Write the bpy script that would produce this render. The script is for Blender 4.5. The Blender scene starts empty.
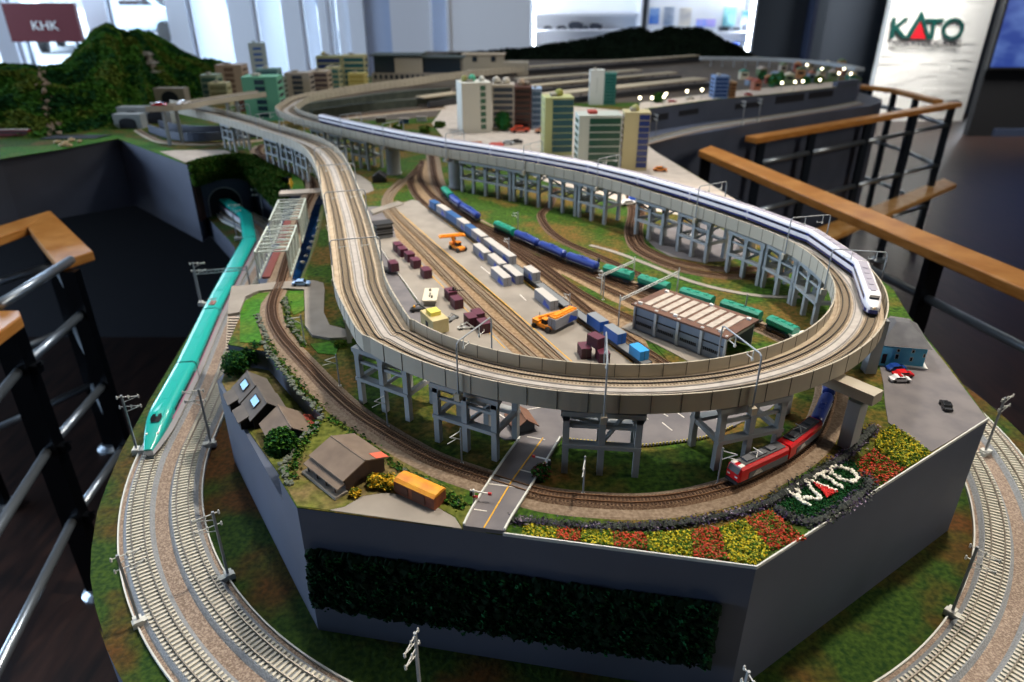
import bpy, bmesh, math, random
from mathutils import Vector, Matrix, noise
random.seed(7)
scn = bpy.context.scene
col = scn.collection
V = Vector
# ---------------------------------------------------------------- camera geometry (metres; floor z = 0)
FPX = 700.0
TH = math.atan(FPX / 1388.0)
ZC = 1.64
CT, ST = math.cos(TH), math.sin(TH)
GR, LOW, RIM = 0.51, 0.70, 0.395          # levels, as distance below the lens: model ground, lower shelf, viaduct rim
ZG, ZL = ZC - GR, ZC - LOW

def P(x, y, h=GR):
    """a place in the hall seen at (x, y) of the photograph and lying h metres below the lens"""
    v = y - 341.0
    d = v * CT + FPX * ST
    return V(((x - 512.0) / d * h, (FPX * CT - v * ST) / d * h, ZC - h))

def PY(x, y, Y):
    """the same for a place at distance Y"""
    v = y - 341.0
    k = Y / (FPX * CT - v * ST)
    return V(((x - 512.0) * k, Y, ZC - (v * CT + FPX * ST) * k))

cam_d = bpy.data.cameras.new('camera'); cam = bpy.data.objects.new('camera', cam_d); col.objects.link(cam)
cam.location = (0, 0, ZC); cam.rotation_euler = (math.pi / 2 - TH, 0, 0)
cam_d.sensor_width = 36; cam_d.lens = FPX / 1024 * 36; cam_d.clip_start = 0.02; cam_d.clip_end = 200
cam_d.dof.use_dof = True; cam_d.dof.focus_distance = 0.86; cam_d.dof.aperture_fstop = 5.0
scn.camera = cam

# ---------------------------------------------------------------- materials
MATS = {}
def lin(h):
    h = h.lstrip('#')
    out = []
    for i in (0, 2, 4):
        c = int(h[i:i + 2], 16) / 255
        out.append(c / 12.92 if c <= 0.04045 else ((c + 0.055) / 1.055) ** 2.4)
    return (*out, 1)

def mat(name, c, rough=0.6, metal=0.0, c2=None, scale=40, detail=4, bump=0.0, emit=None, estr=1.0, c3=None, spec=0.5, lo=0.35, hi=0.65, stretch=None, alpha=1.0, trans=0.0):
    if name in MATS: return MATS[name]
    m = bpy.data.materials.new(name); m.use_nodes = True
    nt = m.node_tree; b = nt.nodes['Principled BSDF']
    b.inputs['Base Color'].default_value = lin(c); b.inputs['Roughness'].default_value = rough
    b.inputs['Metallic'].default_value = metal; b.inputs['Specular IOR Level'].default_value = spec
    if trans: b.inputs['Transmission Weight'].default_value = trans
    if c2 or bump:
        tc = nt.nodes.new('ShaderNodeTexCoord'); n = nt.nodes.new('ShaderNodeTexNoise')
        n.inputs['Scale'].default_value = scale; n.inputs['Detail'].default_value = detail
        if stretch:
            mp = nt.nodes.new('ShaderNodeMapping'); mp.inputs['Scale'].default_value = stretch
            nt.links.new(tc.outputs['Object'], mp.inputs[0]); nt.links.new(mp.outputs[0], n.inputs['Vector'])
        else: nt.links.new(tc.outputs['Object'], n.inputs['Vector'])
        if c2:
            r = nt.nodes.new('ShaderNodeValToRGB'); r.color_ramp.elements[0].position = lo; r.color_ramp.elements[1].position = hi
            r.color_ramp.elements[0].color = lin(c); r.color_ramp.elements[1].color = lin(c2)
            if c3:
                e = r.color_ramp.elements.new((lo + hi) / 2); e.color = lin(c3)
            nt.links.new(n.outputs['Fac'], r.inputs['Fac']); nt.links.new(r.outputs['Color'], b.inputs['Base Color'])
        if bump:
            bp = nt.nodes.new('ShaderNodeBump'); bp.inputs['Strength'].default_value = bump; bp.inputs['Distance'].default_value = 0.002
            nt.links.new(n.outputs['Fac'], bp.inputs['Height']); nt.links.new(bp.outputs['Normal'], b.inputs['Normal'])
    if emit:
        b.inputs['Emission Color'].default_value = lin(emit); b.inputs['Emission Strength'].default_value = estr
    MATS[name] = m
    return m

def mat2(name, cols, s1, s2, rough=0.9, bump=0.5, seed=0.0):
    """ground cover: fine noise mixed with broad patches, cols = four colours (dark, light, patch, patch light)"""
    if name in MATS: return MATS[name]
    m = bpy.data.materials.new(name); m.use_nodes = True
    nt = m.node_tree; b = nt.nodes['Principled BSDF']; b.inputs['Roughness'].default_value = rough; b.inputs['Specular IOR Level'].default_value = 0.15
    tc = nt.nodes.new('ShaderNodeTexCoord')
    mp = nt.nodes.new('ShaderNodeMapping'); mp.inputs['Location'].default_value = (seed, seed * 2, 0)
    nt.links.new(tc.outputs['Object'], mp.inputs[0])
    def ns(s, d):
        n = nt.nodes.new('ShaderNodeTexNoise'); n.inputs['Scale'].default_value = s; n.inputs['Detail'].default_value = d
        nt.links.new(mp.outputs[0], n.inputs['Vector']); return n
    def ramp(n, a, c_, lo=0.35, hi=0.65):
        r = nt.nodes.new('ShaderNodeValToRGB'); r.color_ramp.elements[0].position = lo; r.color_ramp.elements[1].position = hi
        r.color_ramp.elements[0].color = lin(a); r.color_ramp.elements[1].color = lin(c_)
        nt.links.new(n.outputs['Fac'], r.inputs['Fac']); return r
    f = ns(s1, 5); g = ns(s2, 3)
    a = ramp(f, cols[0], cols[1]); c_ = ramp(f, cols[2], cols[3])
    k = nt.nodes.new('ShaderNodeValToRGB'); k.color_ramp.elements[0].position = 0.45; k.color_ramp.elements[1].position = 0.62
    nt.links.new(g.outputs['Fac'], k.inputs['Fac'])
    mx = nt.nodes.new('ShaderNodeMix'); mx.data_type = 'RGBA'
    nt.links.new(k.outputs['Color'], mx.inputs[0]); nt.links.new(a.outputs['Color'], mx.inputs[6]); nt.links.new(c_.outputs['Color'], mx.inputs[7])
    nt.links.new(mx.outputs[2], b.inputs['Base Color'])
    if bump:
        bp = nt.nodes.new('ShaderNodeBump'); bp.inputs['Strength'].default_value = bump; bp.inputs['Distance'].default_value = 0.003
        nt.links.new(f.outputs['Fac'], bp.inputs['Height']); nt.links.new(bp.outputs['Normal'], b.inputs['Normal'])
    MATS[name] = m
    return m

# ---------------------------------------------------------------- mesh builder
class MB:
    def __init__(s): s.v = []; s.f = []; s.mi = []; s.cur = 0; s.mats = []
    def m(s, material):
        if material not in s.mats: s.mats.append(material)
        s.cur = s.mats.index(material); return s
    def add(s, vs, fs):
        b = len(s.v); s.v += [tuple(v) for v in vs]
        for f in fs: s.f.append(tuple(b + i for i in f)); s.mi.append(s.cur)
        return s
    def frame(s, c, size, rz=0.0, tilt=None):
        """box centred at c"""
        x, y, z = size[0] / 2, size[1] / 2, size[2] / 2
        M = Matrix.Rotation(rz, 3, 'Z')
        if tilt is not None: M = tilt
        vs = [V(c) + M @ V((i * x, j * y, k * z)) for k in (-1, 1) for (i, j) in ((-1, -1), (1, -1), (1, 1), (-1, 1))]
        return s.add(vs, [(3, 2, 1, 0), (4, 5, 6, 7), (0, 1, 5, 4), (1, 2, 6, 5), (2, 3, 7, 6), (3, 0, 4, 7)])
    def box(s, x0, x1, y0, y1, z0, z1): return s.frame(((x0 + x1) / 2, (y0 + y1) / 2, (z0 + z1) / 2), (abs(x1 - x0), abs(y1 - y0), abs(z1 - z0)))
    def bar(s, a, b, w, h=None, up=V((0, 0, 1))):
        a, b = V(a), V(b); d = b - a; L = d.length
        if L < 1e-7: return s
        d /= L; h = h or w
        x = d.cross(up)
        if x.length < 1e-4: x = d.cross(V((1, 0, 0)))
        x.normalize(); z = x.cross(d)
        vs = [p + x * (i * w / 2) + z * (k * h / 2) for p in (a, b) for (i, k) in ((-1, -1), (1, -1), (1, 1), (-1, 1))]
        return s.add(vs, [(0, 1, 2, 3), (7, 6, 5, 4), (4, 5, 1, 0), (5, 6, 2, 1), (6, 7, 3, 2), (7, 4, 0, 3)])
    def tube(s, pts, r, n=8, r2=None, cap=True):
        pts = [V(p) for p in pts]; rings = []
        for i, p in enumerate(pts):
            t = (pts[min(i + 1, len(pts) - 1)] - pts[max(i - 1, 0)]).normalized()
            a = t.cross(V((0, 0, 1)))
            if a.length < 1e-3: a = t.cross(V((1, 0, 0)))
            a.normalize(); b = a.cross(t)
            rr = r if r2 is None else r + (r2 - r) * i / (len(pts) - 1)
            rings.append([p + (a * math.cos(q) + b * math.sin(q)) * rr for q in [2 * math.pi * k / n for k in range(n)]])
        vs = [v for rg in rings for v in rg]; fs = []
        for i in range(len(pts) - 1):
            for k in range(n):
                fs.append((i * n + k, i * n + (k + 1) % n, (i + 1) * n + (k + 1) % n, (i + 1) * n + k))
        if cap: fs.append(tuple(range(n - 1, -1, -1))); fs.append(tuple((len(pts) - 1) * n + k for k in range(n)))
        return s.add(vs, fs)
    def lathe(s, c, prof, n=12, axis='Z'):
        c = V(c); vs = []; fs = []
        for (r, z) in prof:
            for k in range(n):
                q = 2 * math.pi * k / n
                if axis == 'Z': vs.append(c + V((r * math.cos(q), r * math.sin(q), z)))
                elif axis == 'X': vs.append(c + V((z, r * math.cos(q), r * math.sin(q))))
                else: vs.append(c + V((r * math.cos(q), z, r * math.sin(q))))
        for i in range(len(prof) - 1):
            for k in range(n): fs.append((i * n + k, i * n + (k + 1) % n, (i + 1) * n + (k + 1) % n, (i + 1) * n + k))
        fs.append(tuple(range(n - 1, -1, -1))); fs.append(tuple((len(prof) - 1) * n + k for k in range(n)))
        return s.add(vs, fs)
    def prism(s, poly, z0, z1):
        """poly: xy points; top at z1"""
        poly = [V((p[0], p[1], 0)) for p in poly]
        a = sum(poly[i].x * poly[(i + 1) % len(poly)].y - poly[(i + 1) % len(poly)].x * poly[i].y for i in range(len(poly)))
        if a < 0: poly.reverse()
        n = len(poly)
        vs = [(p.x, p.y, z0) for p in poly] + [(p.x, p.y, z1) for p in poly]
        fs = [tuple(range(n - 1, -1, -1)), tuple(range(n, 2 * n))] + [(i, (i + 1) % n, n + (i + 1) % n, n + i) for i in range(n)]
        return s.add(vs, fs)
    def extr(s, prof, a, b, up=V((0, 0, 1))):
        """extrude closed profile [(side, up)] from a to b"""
        a, b = V(a), V(b); d = (b - a).normalized(); x = d.cross(up).normalized(); z = x.cross(d); n = len(prof)
        vs = [p + x * i + z * k for p in (a, b) for (i, k) in prof]
        fs = [(i, (i + 1) % n, n + (i + 1) % n, n + i) for i in range(n)] + [tuple(range(n - 1, -1, -1)), tuple(range(n, 2 * n))]
        return s.add(vs, fs)
    def sweep(s, path, prof, closed=True, mis=None, cap=True, ws=None):
        """sweep profile [(offset to the right, dz)] along a level path"""
        n = len(prof); N = len(path); vs = []
        for i, p in enumerate(path):
            t = (path[min(i + 1, N - 1)] - path[max(i - 1, 0)]); t.z = 0; t.normalize()
            r = V((t.y, -t.x, 0))
            wk = ws[i] if ws else 1.0
            for (o, z) in prof: vs.append(p + r * (o * wk) + V((0, 0, z)))
        b = len(s.v); s.v += [tuple(v) for v in vs]
        for i in range(N - 1):
            for k in range(n if closed else n - 1):
                s.f.append((b + i * n + k, b + i * n + (k + 1) % n, b + (i + 1) * n + (k + 1) % n, b + (i + 1) * n + k)); s.mi.append(s.cur if mis is None else mis[k])
        if closed and cap:
            s.f.append(tuple(b + k for k in range(n - 1, -1, -1))); s.mi.append(s.cur)
            s.f.append(tuple(b + (N - 1) * n + k for k in range(n))); s.mi.append(s.cur)
        return s
    def blob(s, c, r, jit=0.25, sub=1, sq=1.0):
        t = BLOBS[sub]; rr = random.random() * 6.28; q = Matrix.Rotation(rr, 3, 'Z')
        vs = [V(c) + (q @ V(v)) * r * (1 + random.uniform(-jit, jit)) * 1.0 for v in t[0]]
        if sq != 1.0: vs = [V((v.x, v.y, c[2] + (v.z - c[2]) * sq)) for v in vs]
        return s.add(vs, t[1])
    def leaf(s, c, r, flat=0.5):
        d = V((random.gauss(0, 1), random.gauss(0, 1), random.gauss(0, 1) * flat)).normalized()
        a = d.cross(V((random.random(), random.random(), 1))).normalized(); b = d
        e = a.cross(b) * r * 0.35
        c = V(c)
        return s.add([c - a * r, c - b * r * .6 + e, c + a * r, c + b * r * .6 + e], [(0, 1, 2, 3)])
    def build(s, name, material=None, parent=None, smooth=False, recalc=True, bevel=0):
        me = bpy.data.meshes.new(name)
        me.from_pydata([tuple(v) for v in s.v], [], s.f)
        mats = s.mats if s.mats else [material]
        for m_ in mats: me.materials.append(m_)
        if len(mats) > 1: me.polygons.foreach_set('material_index', s.mi)
        if recalc and len(s.f) < 60000:
            bm = bmesh.new(); bm.from_mesh(me); bmesh.ops.recalc_face_normals(bm, faces=bm.faces)
            bm.to_mesh(me); bm.free()
        if smooth: me.polygons.foreach_set('use_smooth', [True] * len(me.polygons))
        me.update()
        o = bpy.data.objects.new(name, me); col.objects.link(o)
        if parent: o.parent = parent; 
        if bevel:
            bv = o.modifiers.new('bevel', 'BEVEL'); bv.width = bevel; bv.segments = 2; bv.limit_method = 'ANGLE'
        return o

BLOBS = {}
for _s in (1, 2):
    _b = bmesh.new(); bmesh.ops.create_icosphere(_b, subdivisions=_s, radius=1)
    BLOBS[_s] = ([tuple(v.co) for v in _b.verts], [tuple(v.index for v in f.verts) for f in _b.faces]); _b.free()

LABELS = set()
def tag(o, label=None, cat=None, group=None, kind=None):
    if label: o['label'] = label
    if cat: o['category'] = cat
    if group: o['group'] = group
    if kind: o['kind'] = kind
    return o
def thing(name, label, cat, loc=(0, 0, 0), rz=0.0, group=None, kind=None):
    o = bpy.data.objects.new(name, None); col.objects.link(o); o.empty_display_size = 0.02
    o.location = loc; o.rotation_euler = (0, 0, rz)
    return tag(o, label, cat, group, kind)
def struct(o): o['kind'] = 'structure'; return o
def dup(root, loc, rz=0.0, label=None, group=None, scale=None):
    r = root.copy(); col.objects.link(r); r.location = loc; r.rotation_euler = (0, 0, rz)
    if scale: r.scale = scale
    if label: r['label'] = label
    if group: r['group'] = group
    for ch in root.children:
        c = ch.copy(); col.objects.link(c); c.parent = r
        for g in ch.children:
            d = g.copy(); col.objects.link(d); d.parent = c
    return r

def smooth(pts, step=0.01, loop=False):
    """Catmull-Rom through pts, resampled about every step metres"""
    pts = [V(p) for p in pts]; n = len(pts); out = []
    for i in range(n - 1):
        p0 = pts[i - 1] if i else pts[0] * 2 - pts[1]; p1, p2 = pts[i], pts[i + 1]
        p3 = pts[i + 2] if i + 2 < n else pts[-1] * 2 - pts[-2]
        k = max(2, int((p2 - p1).length / step))
        for j in range(k):
            t = j / k
            out.append(0.5 * ((2 * p1) + (-p0 + p2) * t + (2 * p0 - 5 * p1 + 4 * p2 - p3) * t * t + (-p0 + 3 * p1 - 3 * p2 + p3) * t ** 3))
    out.append(pts[-1])
    return even(out, step)
def even(pts, step):
    L = [0]
    for i in range(1, len(pts)): L.append(L[-1] + (pts[i] - pts[i - 1]).length)
    n = max(2, round(L[-1] / step)); out = []; j = 0
    for i in range(n + 1):
        s = L[-1] * i / n
        while j < len(L) - 2 and L[j + 1] < s: j += 1
        t = (s - L[j]) / max(1e-9, L[j + 1] - L[j]); out.append(pts[j].lerp(pts[j + 1], min(1, max(0, t))))
    return out
def offset(path, d, ws=None):
    out = []
    N = len(path)
    for i, p in enumerate(path):
        t = (path[min(i + 1, N - 1)] - path[max(i - 1, 0)]); t.z = 0; t.normalize()
        out.append(p + V((t.y, -t.x, 0)) * d * (ws[i] if ws else 1.0))
    return out
def at_len(path, s):
    a = 0
    for i in range(1, len(path)):
        l = (path[i] - path[i - 1]).length
        if a + l >= s or i == len(path) - 1:
            t = (s - a) / l; d = (path[i] - path[i - 1]).normalized()
            return path[i - 1] + (path[i] - path[i - 1]) * t, math.atan2(d.y, d.x)
        a += l
def plen(path): return sum((path[i] - path[i - 1]).length for i in range(1, len(path)))
def nearest(path, p):
    """arc length of the point of path nearest p (xy)"""
    best = (1e9, 0); a = 0
    for i in range(len(path)):
        if i: a += (path[i] - path[i - 1]).length
        d = (path[i] - p).xy.length
        if d < best[0]: best = (d, a)
    return best[1]
def pxproj(p):
    """where a place falls in the photograph"""
    dy, dz = p[1], ZC - p[2]
    den = dy * CT + dz * ST
    return 512 + FPX * p[0] / den, 341 + FPX * (dz * CT - dy * ST) / den
def at_px(path, x):
    """arc length where path crosses image column x (last crossing wins is avoided: first)"""
    a = 0; prev = pxproj(path[0])[0]
    for i in range(1, len(path)):
        q = pxproj(path[i])[0]; l = (path[i] - path[i - 1]).length
        if (prev - x) * (q - x) <= 0 and prev != q: return a + l * (x - prev) / (q - prev)
        a += l; prev = q
    return a
# ================================================================= materials
M = {}
M['grey_paint'] = mat('grey_paint', '#434c5e', 0.6, c2='#4b5468', scale=6, bump=0.03)
M['grey_paint_warm'] = M['grey_paint']
M['void'] = mat('navy_board_and_shade', '#0c121f', 0.7)  # navy skirt board; also painted as the shade in openings
M['white_paint'] = mat('white_paint', '#dfe4ec', 0.6)
M['slate'] = mat('slate_wall', '#2c3540', 0.7)
M['black_wall'] = mat('black_wall', '#06070b', 0.8)
M['floor'] = mat('dark_wood_floor', '#140e0e', 0.4, c2='#38251f', scale=9, detail=8, stretch=(3.5, 0.5, 1), lo=0.3, hi=0.75, bump=0.05)
M['grass'] = mat2('turf', ['#1d3812', '#44641e', '#40441a', '#75582c'], 130, 11, seed=3)
M['grass_low'] = mat2('dry_turf', ['#1a3414', '#38501c', '#3e2e18', '#5c3c1e'], 150, 8, seed=8)
M['grass_bright'] = mat2('bright_turf', ['#2c5a1a', '#437a22', '#3e5c1c', '#587628'], 120, 14)
M['grass_yellow'] = mat2('mossy_turf', ['#46501e', '#6a7030', '#5c5232', '#7c6c48'], 130, 20, seed=5)
M['dirt'] = mat('dirt', '#7a6248', 0.95, c2='#9a8468', scale=160, bump=0.3)
M['asphalt'] = mat('asphalt', '#646266', 0.9, c2='#737072', scale=30, detail=8, bump=0.1)
M['asphalt_pale'] = mat('pale_concrete', '#857f77', 0.9, c2='#938d84', scale=25, detail=8, bump=0.1)
M['plaza'] = mat('plaza_paving', '#b9aea2', 0.9, c2='#c9beb2', scale=30, bump=0.05)
M['gravel_tan'] = mat('gravel', '#74665c', 0.95, c2='#a89a8c', scale=420, detail=3, bump=0.8, c3='#8c7c70')
M['ballast_brown'] = mat('brown_ballast', '#5c4636', 0.95, c2='#8a715a', scale=500, detail=3, bump=0.8)
M['ballast_grey'] = mat('grey_ballast', '#7c8288', 0.9, c2='#989ea4', scale=420, detail=3, bump=0.6)
M['slab_tan'] = mat('viaduct_slab', '#a99b88', 0.9, c2='#bcae9a', scale=70, bump=0.2)
M['slab_centre'] = mat('viaduct_walkway', '#b4b0ac', 0.9, c2='#a6a19c', scale=90, bump=0.1)
M['viaduct_grey'] = mat('viaduct_concrete', '#a39d8e', 0.75, c2='#aea797', scale=14)
M['pier_grey'] = mat('pier_concrete', '#8e9599', 0.75, c2='#999ea0', scale=18)
M['joint'] = mat('joint_dark', '#4a4a46', 0.9)
M['sleeper_white'] = mat('concrete_sleeper', '#c9c6b8', 0.85)
M['sleeper_brown'] = mat('timber_sleeper', '#4a3526', 0.9)
M['sleeper_tan'] = mat('tan_sleeper', '#a09380', 0.9)
M['rail_steel'] = mat('rail_steel', '#9a9286', 0.35, 0.8)
M['rail_brown'] = mat('rust_rail', '#8a6a50', 0.4, 0.6)
M['rail_dark'] = mat('dark_rail', '#2e2b28', 0.6, 0.2)
M['oak'] = mat('oak_handrail', '#b0702c', 0.38, c2='#cf9350', scale=14, detail=7, stretch=(1, 1, 8), lo=0.3, hi=0.7)
M['black_steel'] = mat('black_steel', '#0d1016', 0.35, 0.6)
M['tube_steel'] = mat('tube_steel', '#a8b4be', 0.3, 0.8)
M['post_steel'] = mat('post_steel', '#26303c', 0.35, 0.6)
M['mast_grey'] = mat('mast_grey', '#8d949a', 0.5, 0.3)
M['mast_dark'] = mat('mast_dark', '#4c5258', 0.5, 0.3)
M['mast_white'] = mat('mast_white', '#c9ccc8', 0.5)
M['dark_glass'] = mat('dark_glass', '#0c1016', 0.3, spec=.3)
M['black'] = mat('black_plastic', '#0c0c0e', 0.5)
M['white'] = mat('white_plastic', '#e6e6e2', 0.4)
M['red'] = mat('red_plastic', '#c01418', 0.4)
M['yellow_line'] = mat('yellow_line', '#d9a62c', 0.8)
M['white_line'] = mat('white_line', '#d4d0c8', 0.8)
def glass_mat():
    m = bpy.data.materials.new('window_glass'); m.use_nodes = True; nt = m.node_tree; nt.nodes.remove(nt.nodes['Principled BSDF'])
    t = nt.nodes.new('ShaderNodeBsdfTransparent'); g = nt.nodes.new('ShaderNodeBsdfGlossy'); g.inputs['Roughness'].default_value = 0.05
    t.inputs['Color'].default_value = (0.93, 0.97, 1, 1)
    x = nt.nodes.new('ShaderNodeMixShader'); x.inputs[0].default_value = 0.06
    nt.links.new(t.outputs[0], x.inputs[1]); nt.links.new(g.outputs[0], x.inputs[2]); nt.links.new(x.outputs[0], nt.nodes['Material Output'].inputs[0])
    return m
M['glass'] = glass_mat()

# ================================================================= the hall
YB = 8.4                                     # window wall
struct(MB().box(-9, 9, -3.2, 13, -0.05, 0).build('floor', M['floor']))
struct(MB().box(-9, 9, -3.2, 13, 4.2, 4.3).build('ceiling', M['slate']))
struct(MB().box(-9.1, -9, -3.2, YB, 0, 4.2).build('wall_left', M['slate']))
struct(MB().box(9, 9.1, -3.2, 13, 0, 4.2).build('wall_right', M['black_wall']))
struct(MB().box(-9, 9, -3.3, -3.2, 0, 4.2).build('wall_front', M['slate']))
# window wall: low sill, columns, glass
def xw(x, y=20, Y=YB): return PY(x, y, Y).x
m = MB(); m.box(-9, xw(450), YB, YB + 0.12, 0, 0.5); m.box(-9, xw(450), YB, YB + 0.12, 3.6, 4.2)
struct(m.build('wall_back', M['white_paint']))
cols_px = [(-60, -28), (-4, 14), (91, 113), (172, 192), (233, 256), (286, 303), (322, 329), (341, 352)]
edges = []
for i, (a, b) in enumerate(cols_px):
    xa, xb = xw(a), xw(b)
    m = MB(); m.box(xa, xb, YB - 0.1, YB + 0.2, 0, 4.2); m.box(xa - 0.03, xa, YB - 0.04, YB + 0.14, 0.5, 3.6); m.box(xb, xb + 0.03, YB - 0.04, YB + 0.14, 0.5, 3.6)
    struct(m.build('trim_%d' % (i + 1), M['white_paint'])); edges.append((xa, xb))
for i in range(len(edges)):
    x0 = edges[i][1] + 0.03; x1 = edges[i + 1][0] - 0.03 if i + 1 < len(edges) else xw(368)
    w = MB().box(x0, x1, YB + 0.04, YB + 0.05, 0.5, 3.6).build('window_%d' % (i + 1), M['glass']); struct(w)
    if x1 - x0 > 0.3:
        m = MB(); m.box(x0, x1, YB, YB + 0.08, 0.5, 0.56); m.box(x0, x1, YB, YB + 0.08, 3.54, 3.6); m.build('window_frame', M['white_paint'], w)
M['roller'] = mat('roller_blind', '#e6ecf4', 0.9, emit='#dfe9f6', estr=0.0)
# translucent blinds behind the bright panes
def blind_mat():
    m = bpy.data.materials.new('blind_cloth'); m.use_nodes = True; nt = m.node_tree; nt.nodes.remove(nt.nodes['Principled BSDF'])
    a = nt.nodes.new('ShaderNodeBsdfDiffuse'); b = nt.nodes.new('ShaderNodeBsdfTranslucent'); a.inputs[0].default_value = b.inputs[0].default_value = (0.92, 0.95, 1, 1)
    x = nt.nodes.new('ShaderNodeMixShader'); x.inputs[0].default_value = 0.7
    nt.links.new(a.outputs[0], x.inputs[1]); nt.links.new(b.outputs[0], x.inputs[2]); nt.links.new(x.outputs[0], nt.nodes['Material Output'].inputs[0]); return m
M['blind'] = blind_mat()
for i, (a, b, lab) in enumerate([(193, 232, 'wide white roller blind glowing in the window right of the hill'), (257, 285, 'white roller blind glowing behind the pale blue tower'), (304, 321, 'narrow white roller blind between the middle window posts'), (330, 340, 'thinnest strip of white roller blind beside the grey column')]):
    m = MB(); m.box(xw(a) + 0.03, xw(b) - 0.03, YB - 0.025, YB - 0.02, 0.6, 3.5); o = m.build('roller_blind', M['blind'])
    tag(o, lab, 'blind'); t = MB().tube([(xw(a) + .03, YB - .05, 3.52), (xw(b) - .03, YB - .05, 3.52)], 0.025).build('roller', M['white_paint'], o)
# grey-blue pillar, louvred panel, perforated partition
M['bluegrey'] = mat('bluegrey_panel', '#a3b0c8', 0.6); M['palegrey'] = mat('palegrey_panel', '#d0d2d8', 0.7)
def perf():
    m = bpy.data.materials.new('perforated_white_panel'); m.use_nodes = True; nt = m.node_tree; b = nt.nodes['Principled BSDF']; b.inputs['Roughness'].default_value = .7
    tc = nt.nodes.new('ShaderNodeTexCoord'); v = nt.nodes.new('ShaderNodeTexVoronoi'); v.inputs['Scale'].default_value = 24; v.inputs['Randomness'].default_value = 0
    r = nt.nodes.new('ShaderNodeValToRGB'); r.color_ramp.elements[0].position = .28; r.color_ramp.elements[1].position = .36
    r.color_ramp.elements[0].color = lin('#8d92a0'); r.color_ramp.elements[1].color = lin('#eceef2')
    nt.links.new(tc.outputs['Object'], v.inputs[0]); nt.links.new(v.outputs['Distance'], r.inputs[0]); nt.links.new(r.outputs[0], b.inputs['Base Color']); return m
struct(MB().box(xw(353), xw(367), YB - .2, YB, 0, 4.2).build('trim_9', M['white_paint']))
struct(MB().box(xw(368), xw(393), YB - .12, YB, 0, 4.2).build('trim_14', M['bluegrey']))
struct(MB().box(xw(394), xw(432), YB - .25, YB, 0, 4.2).build('trim_10', M['palegrey']))
struct(MB().box(xw(433), xw(449), YB - .1, YB, 0, 4.2).build('trim_11', M['bluegrey']))
m = MB(); m.box(xw(449), xw(452), YB - .36, YB - .3, 0, 4.2); m.m(perf()); m.mats.insert(0, m.mats[0]); m.mats[0] = M['white_paint']; m.mi = [0] * len(m.f); m.cur = 1
m.box(xw(452), xw(530), YB - .34, YB - .3, 0, 4.2); struct(m.build('trim_12'))
# display niche on the back wall, lit inside
YD = 8.3
def niche(x0, x1, ytop, ybot, name, label, glow, deco):
    a = PY(x0, ybot, YD); b = PY(x1, ytop, YD); zt = 2.0; zb = a.z
    t = thing(name, label, 'display case', ((a.x + b.x) / 2, YD, 0))
    ox = (a.x + b.x) / 2
    M['case_frame'] = mat('case_frame', '#5c626c', .5)
    w = (b.x - a.x) / 2
    m = MB(); z0 = 0.9
    for q in (m.box(-w, w, .38, .40, z0, zt), m.box(-w - .02, -w, 0, .4, z0, zt + .02), m.box(w, w + .02, 0, .4, z0, zt + .02), m.box(-w, w, 0, .4, z0 - .02, z0), m.box(-w - .02, w + .02, 0, .4, zt, zt + .02)): pass
    m.build('carcass', M['white_paint'], t)
    m = MB(); m.box(-w, w, .05, .09, zt - .03, zt - .005); m.build('light_strip', mat('case_light', '#ffffff', emit='#f2f7ff', estr=32), t)
    if glow:
        m = MB(); m.box(-w, -w + .02, .02, .05, z0, zt - .04); m.build('light_strip', MATS['case_light'], t)
    return t, ox, w, z0, zt
t, ox, w, z0, zt = niche(533, 642, 3, 62, 'display_case', 'long white lit display case with tiny trains on its shelf', True, 0)
for i in range(3): MB().box(-w, w, .14, .36, 1.05 + i * .17, 1.06 + i * .17).build('shelf', M['white_paint'], t)
zs = PY(575, 30, YD + .2).z
MB().box(-w, w, .12, .36, zs - .012, zs).build('shelf', M['white_paint'], t)
dark = mat('model_dark', '#39404e', .5)
for i, (px, ln, hh) in enumerate([(548, .09, .03), (562, .12, .03), (576, .16, .07), (586, .06, .03), (596, .14, .055)]):
    q = PY(px, 29, YD + .2); m = MB(); m.box(-ln / 2, ln / 2, -.02, .02, .012, hh); m.box(-ln / 3, ln / 4, -.018, .018, hh, hh + .012)
    for k in (-1, 1): m.lathe((k * ln * .3, -.02, .01), [(.01, 0), (.01, .04)], 8, 'Y')
    o = m.build('model_train', dark); o.location = (q.x, YD + .24, zs + .001); tag(o, ['small dark model at the left end of the lit shelf', 'low dark model second from the left on the lit shelf', 'tallest dark model in the middle of the lit shelf', 'short dark model right of the tallest one on the lit shelf', 'dark model at the right end of the lit shelf'][i], 'model train', 'models on the lit shelf')
t, ox, w, z0, zt = niche(645, 756, 4, 70, 'display_case', 'white lit display case hung with blue posters at right', False, 0)
MB().box(w - .03, w - .01, .02, .05, z0, zt - .04).build('light_strip', MATS['case_light'], t)
zq = PY(700, 31, YD + .2).z
for i in range(2): MB().box(-w, w, .1, .36, zq - .012 - i * .16, zq - i * .16).build('shelf', M['white_paint'], t)
posters = [(648, 660, 8, 24, '#2f6fd0', '#9fc4f0', 'bright blue poster at the left of the lit case'), (663, 675, 7, 26, '#8da6c8', '#c6d4e8', 'pale blue framed sheet beside the bright blue poster'), (679, 692, 8, 26, '#c9c9cc', '#e6e2d8', 'off white framed sheet in the lit case'), (696, 716, 19, 27, '#8aa4ee', '#c0a8e8', 'wide lilac card standing low in the lit case'), (722, 737, 7, 27, '#2d6f86', '#8ac4c8', 'dark teal poster in the lit case'), (741, 752, 11, 25, '#e4eefa', '#2f7fd0', 'white sheet with a blue corner at the right of the case')]
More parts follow.
